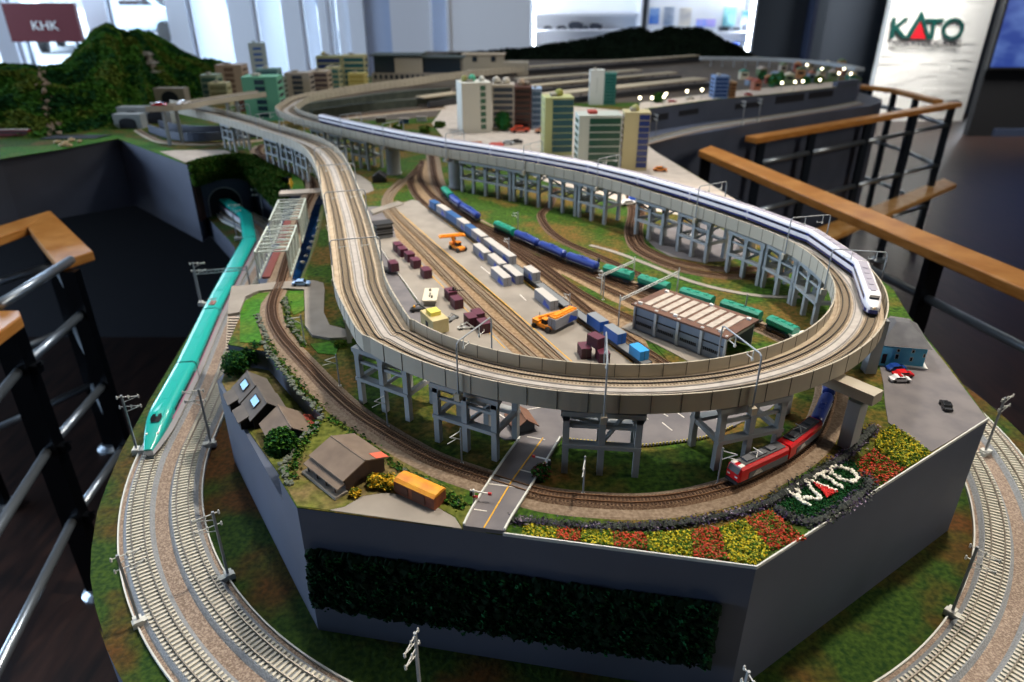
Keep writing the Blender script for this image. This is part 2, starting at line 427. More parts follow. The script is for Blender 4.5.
for (a, b, ya, yb, c1, c2, lab) in posters:
    p, q = PY(a, yb, YD + .22), PY(b, ya, YD + .22)
    m = MB().m(mat('poster_' + c1[1:], c1, .5, c2=c2, scale=9)); m.box(p.x, q.x, YD + .22, YD + .235, p.z, q.z)
    m.m(M['white']); m.box(p.x - .006, q.x + .006, YD + .236, YD + .24, p.z - .006, q.z + .006)
    m.box((p.x + q.x) / 2 - .01, (p.x + q.x) / 2 + .01, YD + .24, YD + .31, p.z - .006, p.z + .003)
    tag(m.build('poster'), lab, 'poster')
boxes = [(723, 33, .1, '#3b4450', 'grey boxed model left on the shelf under the teal poster'), (735, 33, .12, '#7f8a96', 'pale grey boxed model right on the shelf under the teal poster'), (731, 41, .16, '#3a62c8', 'blue boxed model on the lower shelf of the case'), (746, 41, .1, '#505a66', 'dark boxed model on the lower shelf beside the blue one')]
for i, (px, py, ln, c_, lab) in enumerate(boxes):
    q = PY(px, py, YD + .2); zz = zq + .001 if i < 2 else zq - .159
    m = MB(); m.box(-ln / 2, ln / 2, -.04, .04, 0, .045); m.m(M['white']) if False else None
    o = m.build('boxed_model', mat('box_' + c_[1:], c_, .5)); o.location = (q.x, YD + .2, zz); tag(o, lab, 'box'); MB().box(-ln * .3, ln * .3, -.042, -.04, .01, .035).build('clear_window', M['dark_glass'], o)
struct(MB().box(xw(530), xw(757), YD + .42, YD + .5, 0, 4.2).build('wall_niche', M['slate']))
m = MB(); m.box(xw(530), xw(760), YD, YD + .42, 2.03, 4.2); m.box(xw(530), xw(760), YD, YD + .42, 0, .86); struct(m.build('wall_display', mat('grey_wall', '#585e6a', .7)))
# dark slate wall right of the cases, black wall with the screen
struct(MB().box(PY(748, 20, 9.3).x, PY(826, 20, 9.3).x, 9.3, 9.4, 0, 4.2).build('wall_slate', mat('slate_light', '#3a4552', .7)))
struct(MB().box(PY(800, 20, 10.6).x, PY(1000, 20, 10.6).x, 10.6, 10.7, 0, 4.2).build('wall_far', M['slate']))
struct(MB().box(PY(809, 20, 9.2).x, PY(813, 20, 9.2).x, 9.1, 9.3, 0, 4.2).build('trim_13', mat('slate_trim', '#2a3550', .6)))
xb_ = PY(986, 70, 8.9).x
struct(MB().box(xb_, 9, 8.9, 9.0, 0, 4.2).build('wall_black', M['black_wall']))
struct(MB().box(xb_ + .3, 9, 8.87, 8.9, 0, 0.09).build('baseboard_back', mat('steel_skirting', '#5a6884', .3, .6)))
# screen
a = PY(989, 67, 8.86)
def screen_mat():
    m = bpy.data.materials.new('screen_picture'); m.use_nodes = True; nt = m.node_tree; b = nt.nodes['Principled BSDF']
    tc = nt.nodes.new('ShaderNodeTexCoord'); n = nt.nodes.new('ShaderNodeTexNoise'); n.inputs['Scale'].default_value = 2.2; n.inputs['Detail'].default_value = 6
    mp = nt.nodes.new('ShaderNodeMapping'); mp.inputs['Scale'].default_value = (.7, 1, 1.6)
    r = nt.nodes.new('ShaderNodeValToRGB'); r.color_ramp.elements[0].color = lin('#2346a0'); r.color_ramp.elements[1].color = lin('#7ba0e8'); r.color_ramp.elements[0].position = .4; r.color_ramp.elements[1].position = .7
    nt.links.new(tc.outputs['Object'], mp.inputs[0]); nt.links.new(mp.outputs[0], n.inputs['Vector']); nt.links.new(n.outputs['Fac'], r.inputs[0]); nt.links.new(r.outputs[0], b.inputs['Emission Color']); b.inputs['Emission Strength'].default_value = .75
    b.inputs['Base Color'].default_value = (0.01, .01, .02, 1); return m
t = thing('wall_screen', 'large blue lit screen mounted on the black wall', 'screen', (a.x + 1.0, 8.86, a.z + .62))
MB().box(-1.0, 1.0, -.012, 0, -.62, .62).build('display', screen_mat(), t)
m = MB(); m.box(-1.03, 1.03, 0, .035, -.65, .65); m.box(-1.03, -1.0, -.02, 0, -.65, .65); m.box(1.0, 1.03, -.02, 0, -.65, .65); m.box(-1.0, 1.0, -.02, 0, -.65, -.62); m.box(-1.0, 1.0, -.02, 0, .62, .65); m.build('bezel', M['black'], t)
# sign panel with raised letters
s0, s1 = P(866, 117, ZC), P(962, 121.5, ZC)
YS = 10.0
sx0, sx1 = P(867, 115, ZC).x * .97, PY(962, 121, YS).x
sx0 = PY(867, 115, YS).x; 
M['relief'] = mat('relief_panel', '#f0efe9', .7)
t = thing('sign_panel', 'tall white relief panel bearing green letters and red triangle', 'sign', ((sx0 + sx1) / 2, YS, 0)); cx = (sx0 + sx1) / 2; w = (sx1 - sx0) / 2
m = MB(); m.box(-w, w, 0, .12, 0, 4.0); m.build('board', M['relief'], t)
m = MB()
for r_ in range(52):
    for c_ in range(5):
        z = .03 + r_ * .05; x = -w + .02 + (c_ + (.5 if r_ % 2 else 0)) * (2 * w / 5)
        if x + 2 * w / 5 > w: continue
        dpt = random.choice([.002, .005, .010]); m.box(x, x + 2 * w / 5 - .004, -dpt, 0, z, z + .046)
m.build('relief_tiles', M['relief'], t)
def sgn(x, y): p = PY(x, y, YS - .03); return p.x - cx, p.z
def poly_part(name, pts, material, par, y=-.045, d=.03):
    m = MB(); n = len(pts); q = [sgn(*p) for p in pts]
    m.add([(a, y, b) for a, b in q] + [(a, y + d, b) for a, b in q], [tuple(range(n)), tuple(range(2 * n - 1, n - 1, -1))] + [(i, (i + 1) % n, n + (i + 1) % n, n + i) for i in range(n)])
    return m.build(name, material, par)
gm = mat('sign_green', '#0f4a44', .4)
L = 'letter'
poly_part(L, [(892.5, 17.5), (896, 17.5), (894.2, 27), (905, 17.5), (909, 17.5), (898, 27.5), (907, 38.5), (902, 38.5), (894.3, 29.3), (893, 38.5), (889.6, 38.5)], gm, t)
poly_part(L, [(921.8, 10.5), (930, 39.3), (926.2, 39.3), (920.9, 19.5), (908.5, 38.8), (904.5, 38.8)], gm, t)
poly_part(L, [(926, 18.6), (944, 18.6), (943.4, 21.8), (936.2, 21.8), (932.5, 39), (928.9, 39), (932.4, 21.8), (927, 21.8)], gm, t)
m = MB(); n = 40
def op(r, k): q = 2 * math.pi * k / n; return sgn(952.8 + 10.6 * r * math.cos(q) + 2.0 * math.sin(-q) * r, 28.7 + 10.8 * r * math.sin(q))
vs = [];
for y_ in (-.045, -.015):
    for r_ in (1, .74): vs += [(op(r_, k)[0], y_, op(r_, k)[1]) for k in range(n)]
fs = []
for k in range(n):
    j = (k + 1) % n; fs += [(k, j, n + j, n + k), (2 * n + k, 2 * n + j, 3 * n + j, 3 * n + k), (k, j, 2 * n + j, 2 * n + k), (n + k, n + j, 3 * n + j, 3 * n + k)]
m.add(vs, fs); m.build(L, gm, t)
poly_part('triangle', [(919.6, 21), (925, 38.8), (910, 38.5)], mat('sign_red', '#c8202c', .4), t)
def text_mesh(s, size, name, material, parent, loc, rot, ext=.002, align='CENTER', sx=1.0):
    c = bpy.data.curves.new('txt', 'FONT'); c.body = s; c.size = size; c.extrude = ext; c.align_x = align; c.align_y = 'CENTER'
    o = bpy.data.objects.new('txt', c); col.objects.link(o)
    dg = bpy.context.evaluated_depsgraph_get(); me = bpy.data.meshes.new_from_object(o.evaluated_get(dg)); bpy.data.objects.remove(o)
    me.materials.clear(); me.materials.append(material)
    r = bpy.data.objects.new(name, me); col.objects.link(r)
    if parent: r.parent = parent
    r.location = loc; r.rotation_euler = rot; r.scale = (sx, 1, 1); return r
q = sgn(925.5, 43.6); wd = sgn(960, 43)[0] - sgn(891, 43)[0]
tx = text_mesh('PRECISION RAILROAD MODELS', .11, 'lettering', mat('sign_text', '#3a3a3c', .5), t, (q[0], -.05, q[1]), (math.pi / 2, 0, 0), ext=.006)
tx.scale = (wd / max(1e-6, tx.dimensions.x), 1, 1) if tx.dimensions.x > 0 else (1, 1, 1)
bpy.context.view_layer.update(); tx.scale.x = wd / (tx.dimensions.x / tx.scale.x)
# street outside
MB().box(-40, 8, YB + .3, 60, -.06, -.01).build('street', mat('street_grey', '#8d9298', .9)).__setitem__('kind', 'structure')
def facade(x0, x1, Y, z1, c, lab, name='office_building'):
    t = thing(name, lab, 'building', ((x0 + x1) / 2, Y, 0)); w = (x1 - x0) / 2
    m = MB(); m.box(-w, w, 0, 2, 0, z1); m.build('wall', mat('facade_' + c[1:], c, .8), t)
    n = max(2, int(w * 2 / 1.6)); first = None
    for r_ in range(int(z1 / 2.2)):
        for k in range(n):
            m = MB(); xx = -w + (k + .5) * 2 * w / n
            if first is None: m.box(-.5, .5, -.04, .01, -.6, .6); first = m.build('window', mat('street_glass', '#5a7088', .1), t); o = first
            else: o = first.copy(); col.objects.link(o)
            o.location = (xx, 0, 1.6 + r_ * 2.2)
    m = MB(); m.box(-w - .1, w + .1, -.1, 2.1, z1, z1 + .15); m.build('parapet', M['white'], t)
facade(-30, -21.5, 33, 6, '#cfd6de', 'pale grey building across the street behind the red sign')
facade(-20.5, -14.0, 35, 7, '#e4e8ee', 'white building across the street left of the hill top')
facade(-13, -3.5, 32, 9, '#f0f2f6', 'white building across the street right of the hill top')
def street_car(loc, rz, c, lab, s=1.0):
    t = thing('parked_car', lab, 'car', loc, rz); bm_ = mat('carpaint_' + c[1:], c, .25)
    prof = [(-2.1, .35), (-2.1, .95), (-1.9, 1.05), (-1.45, 1.6), (.5, 1.65), (1.15, 1.1), (2.0, .95), (2.1, .6), (2.1, .35)]
    m = MB(); n = len(prof); m.add([(x, y, z) for y in (-.8, .8) for (x, z) in prof], [tuple(range(n)), tuple(range(2 * n - 1, n - 1, -1))] + [(i, (i + 1) % n, n + (i + 1) % n, n + i) for i in range(n)])
    o = m.build('body', bm_, t, bevel=.06)
    for sy in (-1, 1):
        m = MB(); y = sy * .805; m.add([(-1.7, y, 1.12), (-1.38, y, 1.52), (.42, y, 1.56), (.95, y, 1.12)], [(0, 1, 2, 3)]); m.add([(-1.7, y - sy * .02, 1.12), (-1.38, y - sy * .02, 1.52), (.42, y - sy * .02, 1.56), (.95, y - sy * .02, 1.12)], [(0, 1, 2, 3)]); m.build('side_window', M['dark_glass'], t)
        for x in (-1.3, 1.3): MB().lathe((x, sy * .82 - .1, .33), [(.33, 0), (.33, .2)], 18, 'Y').build('wheel', M['black'], t)
    MB().add([(.55, -.7, 1.63), (.55, .7, 1.63), (1.2, .7, 1.12), (1.2, -.7, 1.12)], [(0, 1, 2, 3)]).add([(.5, -.7, 1.6), (.5, .7, 1.6), (1.15, .7, 1.09), (1.15, -.7, 1.09)], [(0, 1, 2, 3)]).build('windscreen', M['dark_glass'], t)
street_car(V((0,0,0))+PY(78, 20, 23).xy.to_3d(), -1.2, '#e4e8ee', 'white car outside the window just right of the red sign')
street_car(PY(128, 22, 31).xy.to_3d(), -1.3, '#dfe2e6', 'white car outside the window left of the hill summit', )
street_car(PY(150, 15, 27).xy.to_3d(), -.3, '#a9bccc', 'pale blue car outside the window behind the hill summit')
# red sign board in the window
p0, p1 = PY(12, 42, 7.6), PY(73, 3, 7.6)
t = thing('red_sign_board', 'dark red sign board with white letters standing before the window', 'sign', ((p0.x + p1.x) / 2, 7.6, 0))
w = (p1.x - p0.x) / 2; M['red_board'] = mat('red_board', '#5c0012', .7)
MB().box(-w, w, 0, .05, p0.z, p1.z).build('board', M['red_board'], t)
m = MB(); m.tube([(-w * .7, .08, 0), (-w * .7, .08, p1.z)], .02); m.tube([(w * .7, .08, 0), (w * .7, .08, p1.z)], .02); m.box(-w * .85, -w * .55, -.2, .3, 0, .03); m.box(w * .55, w * .85, -.2, .3, 0, .03); m.build('stand', M['tube_steel'], t)
text_mesh('KHK', .12, 'lettering', M['white'], t, (.02, -.006, PY(41, 26, 7.6).z), (math.pi / 2, 0, 0), sx=1.1)
# ================================================================= plinth
C1 = V((0.1394, 1.0815, 0)); C2 = V((0.113, 1.09, 0))
def Q(pts, h=GR): return [P(p[0], p[1], h) if len(p) == 2 else V(p) for p in pts]
def arc(c, r, a0, a1, z, n=None):
    n = n or max(3, int(abs(a1 - a0) / 3))
    return [V((c.x + r * math.cos(math.radians(a0 + (a1 - a0) * i / n)), c.y + r * math.sin(math.radians(a0 + (a1 - a0) * i / n)), z)) for i in range(n + 1)]
A_, B_, Cc = P(297, 508), P(756, 569), P(988, 420)
plinth = thing('display_plinth', 'large grey stepped plinth carrying the whole model railway', 'display plinth', (0, 0, 0))
HB = 0.77
main_poly = [A_, B_, Cc] + Q([(948, 365), (910, 318), (893, 290), (870, 272), (820, 243), (770, 218), (738, 202), (690, 172), (655, 152), (640, 139), (632, 122), (638, 110.5), (709, 100.5), (768, 95), (835, 87.5), (858, 84.5), (862, 79)]) + \
    [V((2.35, 5.25, 0)), V((2.05, 6.3, 0)), V((2.0, 6.8, 0)), V((-.78, 6.8, 0)), V((-.74, 5.6, 0)), V((-.5, 4.85, 0)), V((-1.3, 4.75, 0)), V((-1.75, 4.45, 0)), V((-4.2, 4.3, 0)), V((-4.2, 2.2, 0))] + Q([(-60, 171), (0, 160)], .535) + Q([(118, 138), (187, 165)]) + [V((-1.055, 2.345, 0)), V((-.90, 2.405, 0))] + Q([(262, 164), (276, 171), (290, 177), (290, 192), (322, 192), (326, 202), (318, 240), (303, 281), (262, 285), (250, 300), (238, 322), (228, 345), (266, 352), (324, 418), (311, 433), (289, 460), (279, 478)])
m = MB().m(M['grey_paint']); m.prism(main_poly, ZC - HB, ZG); m.build('upper_block', None, plinth)
# thin pale capping line at the front edge
def edge_strip(pts, w, hgt, material, name, parent=None):
    m = MB(); m.sweep(pts, [(-w / 2, 0), (-w / 2, hgt), (w / 2, hgt), (w / 2, 0)]); return m.build(name, material, parent)
cap_m = mat('edge_capping', '#c8ccc8', .6)
edge_strip([V((p.x, p.y, ZG)) for p in (P(503, 535.5), B_, Cc)], .0016, .004, cap_m, 'edge_trim', plinth)
terr = Q([(217, 381), (246, 434)], .545) + Q([(279, 478), (289, 460), (311, 433), (324, 418), (266, 352), (228, 345)])
H_T = .545
m = MB().m(M['grey_paint']); m.prism(terr, ZC - HB, ZC - H_T); m.build('house_terrace', None, plinth)
rav = Q([(290, 192), (322, 192), (326, 202), (318, 240), (303, 281), (262, 285)]) + Q([(255, 262), (268, 222)], .545)
m = MB().m(M['grey_paint']); m.prism(rav, ZC - HB, ZC - .548); m.build('ravine_block', None, plinth)
# lower shelf
shelf = arc(C2, .785, 180 + 38, 360 + 32, 0) + [V((.3, 1.6, 0)), V((-.3, 2.2, 0))] + Q([(262, 200), (206, 216), (222, 233), (229, 240), (235, 248), (235, 256), (226, 270), (185, 342), (150, 400), (122, 450), (106, 488), (97, 514), (91.5, 550), (90.5, 578), (95, 606), (104, 636)], LOW)
m = MB().m(M['grey_paint']); m.prism(shelf, ZC - HB, ZL); m.build('lower_shelf', None, plinth)
# recessed dark base under it
base = [V((-4.0, 3.3, 0)), V((-.95, 3.3, 0)), V((-.75, 2.5, 0)), V((-.52, 1.2, 0))] + arc(C2, .6, 190, 380, 0) + [V((.58, 1.5, 0)), V((.40, 2.4, 0)), V((.45, 3.1, 0)), V((.75, 3.7, 0)), V((1.9, 4.9, 0)), V((1.9, 6.0, 0)), V((-.7, 6.0, 0)), V((-.6, 4.6, 0)), V((-4.0, 4.2, 0))]
m = MB().m(M['void']); m.prism(base, 0.0, ZC - HB); m.build('recessed_base', None, plinth)
HSD = .615
ledge = Q([(640, 150), (648, 142.5), (720, 130), (768, 121), (830, 111.5), (870, 106), (882, 102), (881, 98.5), (866, 94)], HSD) + [V((2.3, 5.0, 0)), V((.6, 3.7, 0))]
m = MB().m(M['grey_paint']); m.prism(ledge, 0.02, ZC - HSD); m.build('side_shelf', None, plinth)
# turf skins
def skin(name, label, cat, pts, z, material, t=.002, kind='stuff', h=None):
    m = MB(); m.prism(pts, z - .0002, z + t); o = m.build(name, material); return tag(o, label, cat, kind=kind)
skin('grass', 'mottled green and brown turf covering the upper level', 'grass', main_poly, ZG, M['grass'], .0012)
skin('grass', 'dark green and rust turf on the lower shelf around the wide curve', 'grass', shelf, ZL, M['grass_low'], .0012)

# ================================================================= tracks
def track(name, label, path, gauge=.009, bal=.024, balh=.004, sl=.0165, sw=.0020, sp=.0043, mats=('ballast_brown', 'sleeper_brown', 'rail_brown'), rh=.0018, group=None, ballast=True, slh=.0010):
    mid = path[len(path) // 2]
    t = thing(name, label, 'railway track', (0, 0, 0), group=group)
    z = 0
    if ballast:
        MB().sweep(path, [(-bal / 2, 0), (-bal / 2 + balh * .8, balh), (bal / 2 - balh * .8, balh), (bal / 2, 0)]).build('ballast', M[mats[0]], t); z = balh
    m = MB(); n = int(plen(path) / sp); pp = even(path, sp)
    for i in range(len(pp) - 1):
        d = pp[i + 1] - pp[i]; m.frame((pp[i].x, pp[i].y, pp[i].z + z + slh / 2), (sw, sl, slh), math.atan2(d.y, d.x))
    m.build('sleepers', M[mats[1]], t, recalc=False)
    rw = gauge * (.13 if mats[2] == 'rail_dark' else .09)
    for s_ in (-1, 1):
        c = s_ * gauge / 2
        MB().sweep(path, [(c - rw / 2, z + slh), (c - rw / 2, z + slh + rh), (c + rw / 2, z + slh + rh), (c + rw / 2, z + slh)]).build('rail', M[mats[2]], t)
    return t
# --- big lower double track
trainpx = [(148, 448), (166, 403), (186, 361), (212, 305), (231, 270), (245, 247), (250.5, 233), (249, 219), (238, 211), (222, 206), (200, 200)]
left = [P(x, y, .645) for x, y in trainpx]
# straighten onto the left hand track
LT = arc(C2, .721, 360 + 14, 181, ZL, 70) ; LT = [V((p.x, p.y, ZL + .0012)) for p in LT]
tr = [V((p.x, p.y, ZL + .0012)) for p in left]
# drop train points that duplicate the ring
tr = [p for p in tr if p.y > 1.16]
zt_ = tr[-1].z; tr = [p for p in tr if p.y < 1.99] + [V((-.795, 2.06, zt_)), V((-.833, 2.155, zt_)), V((-.885, 2.225, zt_)), V((-.945, 2.285, zt_)), V((-.992, 2.36, zt_)), V((-1.03, 2.46, zt_)), V((-1.06, 2.58, zt_))]
outer_path = smooth(LT[:-3] + tr, .012)
inner_path = smooth(offset(outer_path, .060)[::4], .012)
mid_path = smooth(offset(outer_path, .030)[::4], .012)
bed = MB().sweep(mid_path, [(-.056, 0), (-.056, .003), (.056, .003), (.056, 0)]).build('gravel_bed', M['gravel_tan'])
tag(bed, 'pinkish tan gravel bed under the big double track', 'gravel', kind='stuff')
for s_, lb in ((-1, 'slim white kerb along the outer side of the gravel bed'), (1, 'slim white kerb along the inner side of the gravel bed')):
    c = s_ * .0567
    tag(MB().sweep(mid_path, [(c - .001, 0), (c - .001, .006), (c + .001, .006), (c + .001, 0)]).build('bed_kerb', cap_m), lb, 'kerb')
up = lambda path, dz: [p + V((0, 0, dz)) for p in path]
big = dict(gauge=.0165, bal=.042, balh=.006, sl=.030, sw=.0032, sp=.0072, mats=('ballast_grey', 'sleeper_white', 'rail_steel'), rh=.0028, slh=.0022)
track('railway_track', 'large gauge track with white sleepers, outer one carrying the green train', up(outer_path, .003), **big)
track('railway_track', 'large gauge track with white sleepers, inner one nearer the plinth wall', up(inner_path, .003), **big)

# ================================================================= viaduct
hd = .412
lp = Q([(160, 101), (190, 106), (230, 115), (270, 127), (296, 135), (313, 142), (324, 151), (333, 166), (341, 191), (348, 216), (356, 256), (361.3, 283)], .395)
ring = arc(C1, .394, 218, 360 + 30, 0, 80)
fr = [V((.441, 1.273, 0)), V((.395, 1.363, 0)), V((.318, 1.484, 0)), V((.196, 1.65, 0)), V((.021, 1.81, 0)), V((-.325, 2.073, 0)), V((-.68, 2.42, 0))]
fo = offset(fr, .034)[1:]
cv = Q([(287, 113), (291, 106.5), (303, 100), (330, 94.5), (365, 89), (410, 83), (460, 76), (520, 70)], hd)
def lvl(pts, z): return [V((p[0], p[1], z)) for p in pts]
ZD = ZC - .412
vpath = smooth(lvl(lp + ring + fo + cv, ZD), .012)
ZR = ZC - RIM
_ir = min(range(len(vpath)), key=lambda i: (vpath[i].xy - (C1 + V((.394 * math.cos(math.radians(225)), .394 * math.sin(math.radians(225)), 0))).xy).length)
VW = [1.0 + .15 * max(0, min(1, (_ir + 4 - i) / 30)) for i in range(len(vpath))]
viaduct = thing('viaduct', 'long grey and tan double track concrete viaduct curling around the yard', 'viaduct', (0, 0, 0))
zo = ZR - ZD     # rim above slab
MB().sweep(vpath, [(-.0335, 0), (.0335, 0), (.0335, -.007), (.027, -.011), (-.027, -.011), (-.0335, -.007)], ws=VW).build('deck_slab', M['slab_tan'], viaduct)
for s_ in (-1, 1):
    a, b = (.0335, .0355) if s_ > 0 else (-.0355, -.0335)
    MB().sweep(vpath, [(a, -.007), (a, zo), (b, zo), (b, -.007)], ws=VW).build('parapet', M['viaduct_grey'], viaduct)
    # dark joints between the panels
    m = MB(); pp = even(vpath, .0315)
    for i in range(1, len(pp) - 1):
        d = (pp[i + 1] - pp[i - 1]); d.z = 0; d.normalize(); r = V((d.y, -d.x, 0)); ang = math.atan2(d.y, d.x)
        kw = VW[min(len(VW) - 1, int(i / len(pp) * len(VW)))]; cpt = pp[i] + r * ((a + b) / 2 * kw)
        m.frame((cpt.x, cpt.y, ZD + (zo - .007) / 2), (.0007, .0027, zo + .0073), ang)
    m.build('panel_joints', M['joint'], viaduct)['kind'] = 'stuff'
MB().sweep(vpath, [(-.007, 0), (-.007, .0022), (.007, .0022), (.007, 0)], ws=VW).build('walkway', M['slab_centre'], viaduct)
for c in (-.0048, .0048): MB().sweep(vpath, [(c - .0008, .0022), (c - .0008, .003), (c + .0008, .003), (c + .0008, .0022)]).build('cable_duct', mat('duct_grey', '#7d7c7a', .8), viaduct)
vt = dict(gauge=.009, bal=.022, balh=.0022, sl=.0155, sw=.0019, sp=.0043, mats=('slab_tan', 'sleeper_tan', 'rail_dark'), rh=.0018)
track('railway_track', 'tan slab track on the viaduct, lane along the inside of the loop', up(offset(vpath, -.0175, VW), .0), **vt)
track('railway_track', 'tan slab track on the viaduct, lane along the outside of the loop', up(offset(vpath, .0175, VW), .0), **vt)
# ================================================================= visitor handrails
HR = .66
def vert_z(p, y):
    v = y - 341.0
    return ZC - p[1] * (v * CT + FPX * ST) / (FPX * CT - v * ST)
def plank(name, corners, z, th, material, parent):
    m = MB(); n = len(corners)
    m.prism([(c[0] - parent.location.x, c[1] - parent.location.y) for c in corners], z - th, z)
    return m.build(name, material, parent, bevel=.004)
def post(par, x, y, ztop, w=.045, d=.03, name='post', mt='black_steel'):
    x -= par.location.x; y -= par.location.y
    m = MB(); m.box(x - w / 2, x + w / 2, y - d / 2, y + d / 2, 0.012, ztop); o = m.build(name, M[mt], par)
    MB().lathe((x, y, 0), [(.052, 0), (.052, .006), (.036, .018), (.034, .02)], 20).build('floor_flange', M['tube_steel'], o)
    return o
def rtube(par, a, b, r=.0125):
    q = V((par.location.x, par.location.y, 0))
    m = MB(); m.tube([V(a) - q, V(b) - q], r, 12); m.build('rail_tube', M['tube_steel'], par, smooth=True)
# ---- right, near
F0, F1, B0, B1 = P(699, 150, HR), P(1024, 289, HR), P(711, 145, HR), P(1024, 270, HR)
d1 = (F1 - F0).normalized(); F1 = F1 + d1 * .9; B1 = B1 + d1 * .9
t = thing('handrail', 'long oak topped handrail crossing in front at the right side', 'handrail', (F0.x, F0.y, 0), group=None)
plank('wooden_rail', [F0, F1, B1, B0], ZC - HR, .032, M['oak'], t)
ctr = lambda k: (F0 + B0) / 2 * (1 - k) + (F1 + B1) / 2 * k
pts = []
for px in (707, 940):
    L_ = [ctr(i / 400) for i in range(401)]; k = min(range(401), key=lambda i: abs(pxproj(L_[i])[0] - px)); p = L_[k]; pts.append(p); post(t, p.x, p.y, ZC - HR - .032)
pe = ctr(.98); post(t, pe.x, pe.y, ZC - HR - .032)
for z in (.815, .55, .28):
    rtube(t, (pts[0].x, pts[0].y, z), (pts[1].x, pts[1].y, z)); rtube(t, (pts[1].x, pts[1].y, z), (pe.x, pe.y, z))
# ---- right, far
a0, a1 = P(757, 138, HR), P(963, 102.5, HR); dr = (a1 - a0).normalized(); nr = V((-dr.y, dr.x, 0))
t = thing('handrail', 'oak topped handrail bending at a corner before the white sign panel', 'handrail', (a0.x, a0.y, 0))
c0, c1, c2 = P(860, 84, HR), P(898, 88, HR), P(944, 99.5, HR)
plank('wooden_rail', [a0, a1, a1 + nr * .07, a0 + nr * .07], ZC - HR, .03, M['oak'], t)
n2 = (c1 - c0).normalized(); n2 = V((n2.y, -n2.x, 0)) * .07; n3 = (c2 - c1).normalized(); n3 = V((n3.y, -n3.x, 0)) * .07
plank('wooden_rail', [c0, c1, c1 + n2, c0 + n2], ZC - HR, .03, M['oak'], t)
plank('wooden_rail', [c1, c2, c2 + n3, c1 + n3], ZC - HR, .03, M['oak'], t)
LL = [a0.lerp(a1, i / 300) + nr * .035 for i in range(301)]; pp_ = []
for px in (763, 814, 870, 916, 953):
    p = min(LL, key=lambda q: abs(pxproj(q)[0] - px)); pp_.append(p); post(t, p.x, p.y, ZC - HR - .03, .036, .03, mt='post_steel')
for i in range(len(pp_) - 1):
    for z in (.84, .58, .30): rtube(t, (pp_[i].x, pp_[i].y, z), (pp_[i + 1].x, pp_[i + 1].y, z), .014)
prev = pp_[-1]
for q in (c1 + (c2 - c1) * .45, c1 - n2 * -.5, c0 + (c1 - c0) * .3):
    post(t, q.x, q.y, ZC - HR - .03, .036, .03, mt='post_steel')
    for z in (.84, .58, .30): rtube(t, (prev.x, prev.y, z), (q.x, q.y, z), .014)
    prev = q
# low oak plank beyond the rail
HK = 1.20
q0, q1, q2, q3 = P(829, 239, HK), P(957, 184, HK), P(944, 178, HK), P(811, 230, HK)
plank('kick_plank', [q0, q1, q2, q3], ZC - HK, .03, mat('oak_bright', '#c98a3c', .35, c2='#e0b070', scale=12, detail=6, stretch=(1, 1, 6)), t)
# ---- left
HL = .70
p0, p1, p2, p3 = V((-1.10, .87, 0)), V((-1.25, 1.56, 0)), V((-1.28, 1.90, 0)), V((-1.60, 2.31, 0))
t = thing('handrail', 'oak topped handrail with a mitred corner at the upper left edge', 'handrail', (p3.x, p3.y, 0))
k0, k1, k2, k3, k4, k5 = P(-80, 250, HL), P(50, 210, HL), P(93, 251, HL), P(56, 263, HL), P(27, 226.5, HL), P(-80, 266, HL)
plank('wooden_rail', [k0, k1, k4, k5], ZC - HL, .03, M['oak'], t); plank('wooden_rail', [k1, k2, k3, k4], ZC - HL, .03, M['oak'], t)
post(t, p3.x, p3.y, ZC - HL - .03); post(t, p2.x, p2.y, ZC - HL - .03)
pl = V((-1.80, 1.95, 0)); post(t, pl.x, pl.y, ZC - HL - .03)
HT = (.865, 1.11, 1.35)
for h in HT:
    rtube(t, (p3.x, p3.y, ZC - h), (pl.x, pl.y, ZC - h)); rtube(t, (p3.x, p3.y, ZC - h), (p2.x, p2.y, ZC - h))
t = thing('handrail', 'dark handrail section nearest the left edge with long steel tubes', 'handrail', (p1.x, p1.y, 0))
w0, w1, w2, w3 = P(19, 310, HL), P(21, 316, HL), P(-90, 398, HL), P(-90, 310, HL)
plank('wooden_rail', [w0, w1, w2, w3], ZC - HL, .03, M['oak'], t)
post(t, p1.x, p1.y, ZC - HL - .03, .06, .04); post(t, p0.x, p0.y, ZC - HL - .03, .06, .04)
rtube(t, (p1.x, p1.y, ZC - .69), (p2.x, p2.y + .02, ZC - .705), .013)
for h in HT:
    rtube(t, (p1.x, p1.y, ZC - h), (p0.x, p0.y, ZC - h)); rtube(t, (p1.x, p1.y, ZC - h), (p2.x, p2.y, ZC - h))
    b = MB(); b.box(.02, .05, -.012, .012, ZC - h - .012, ZC - h + .012); b.tube([(.03, 0, ZC - h), (.06, 0, ZC - h + .02)], .005); b.build('tube_clamp', M['black_steel'], t)
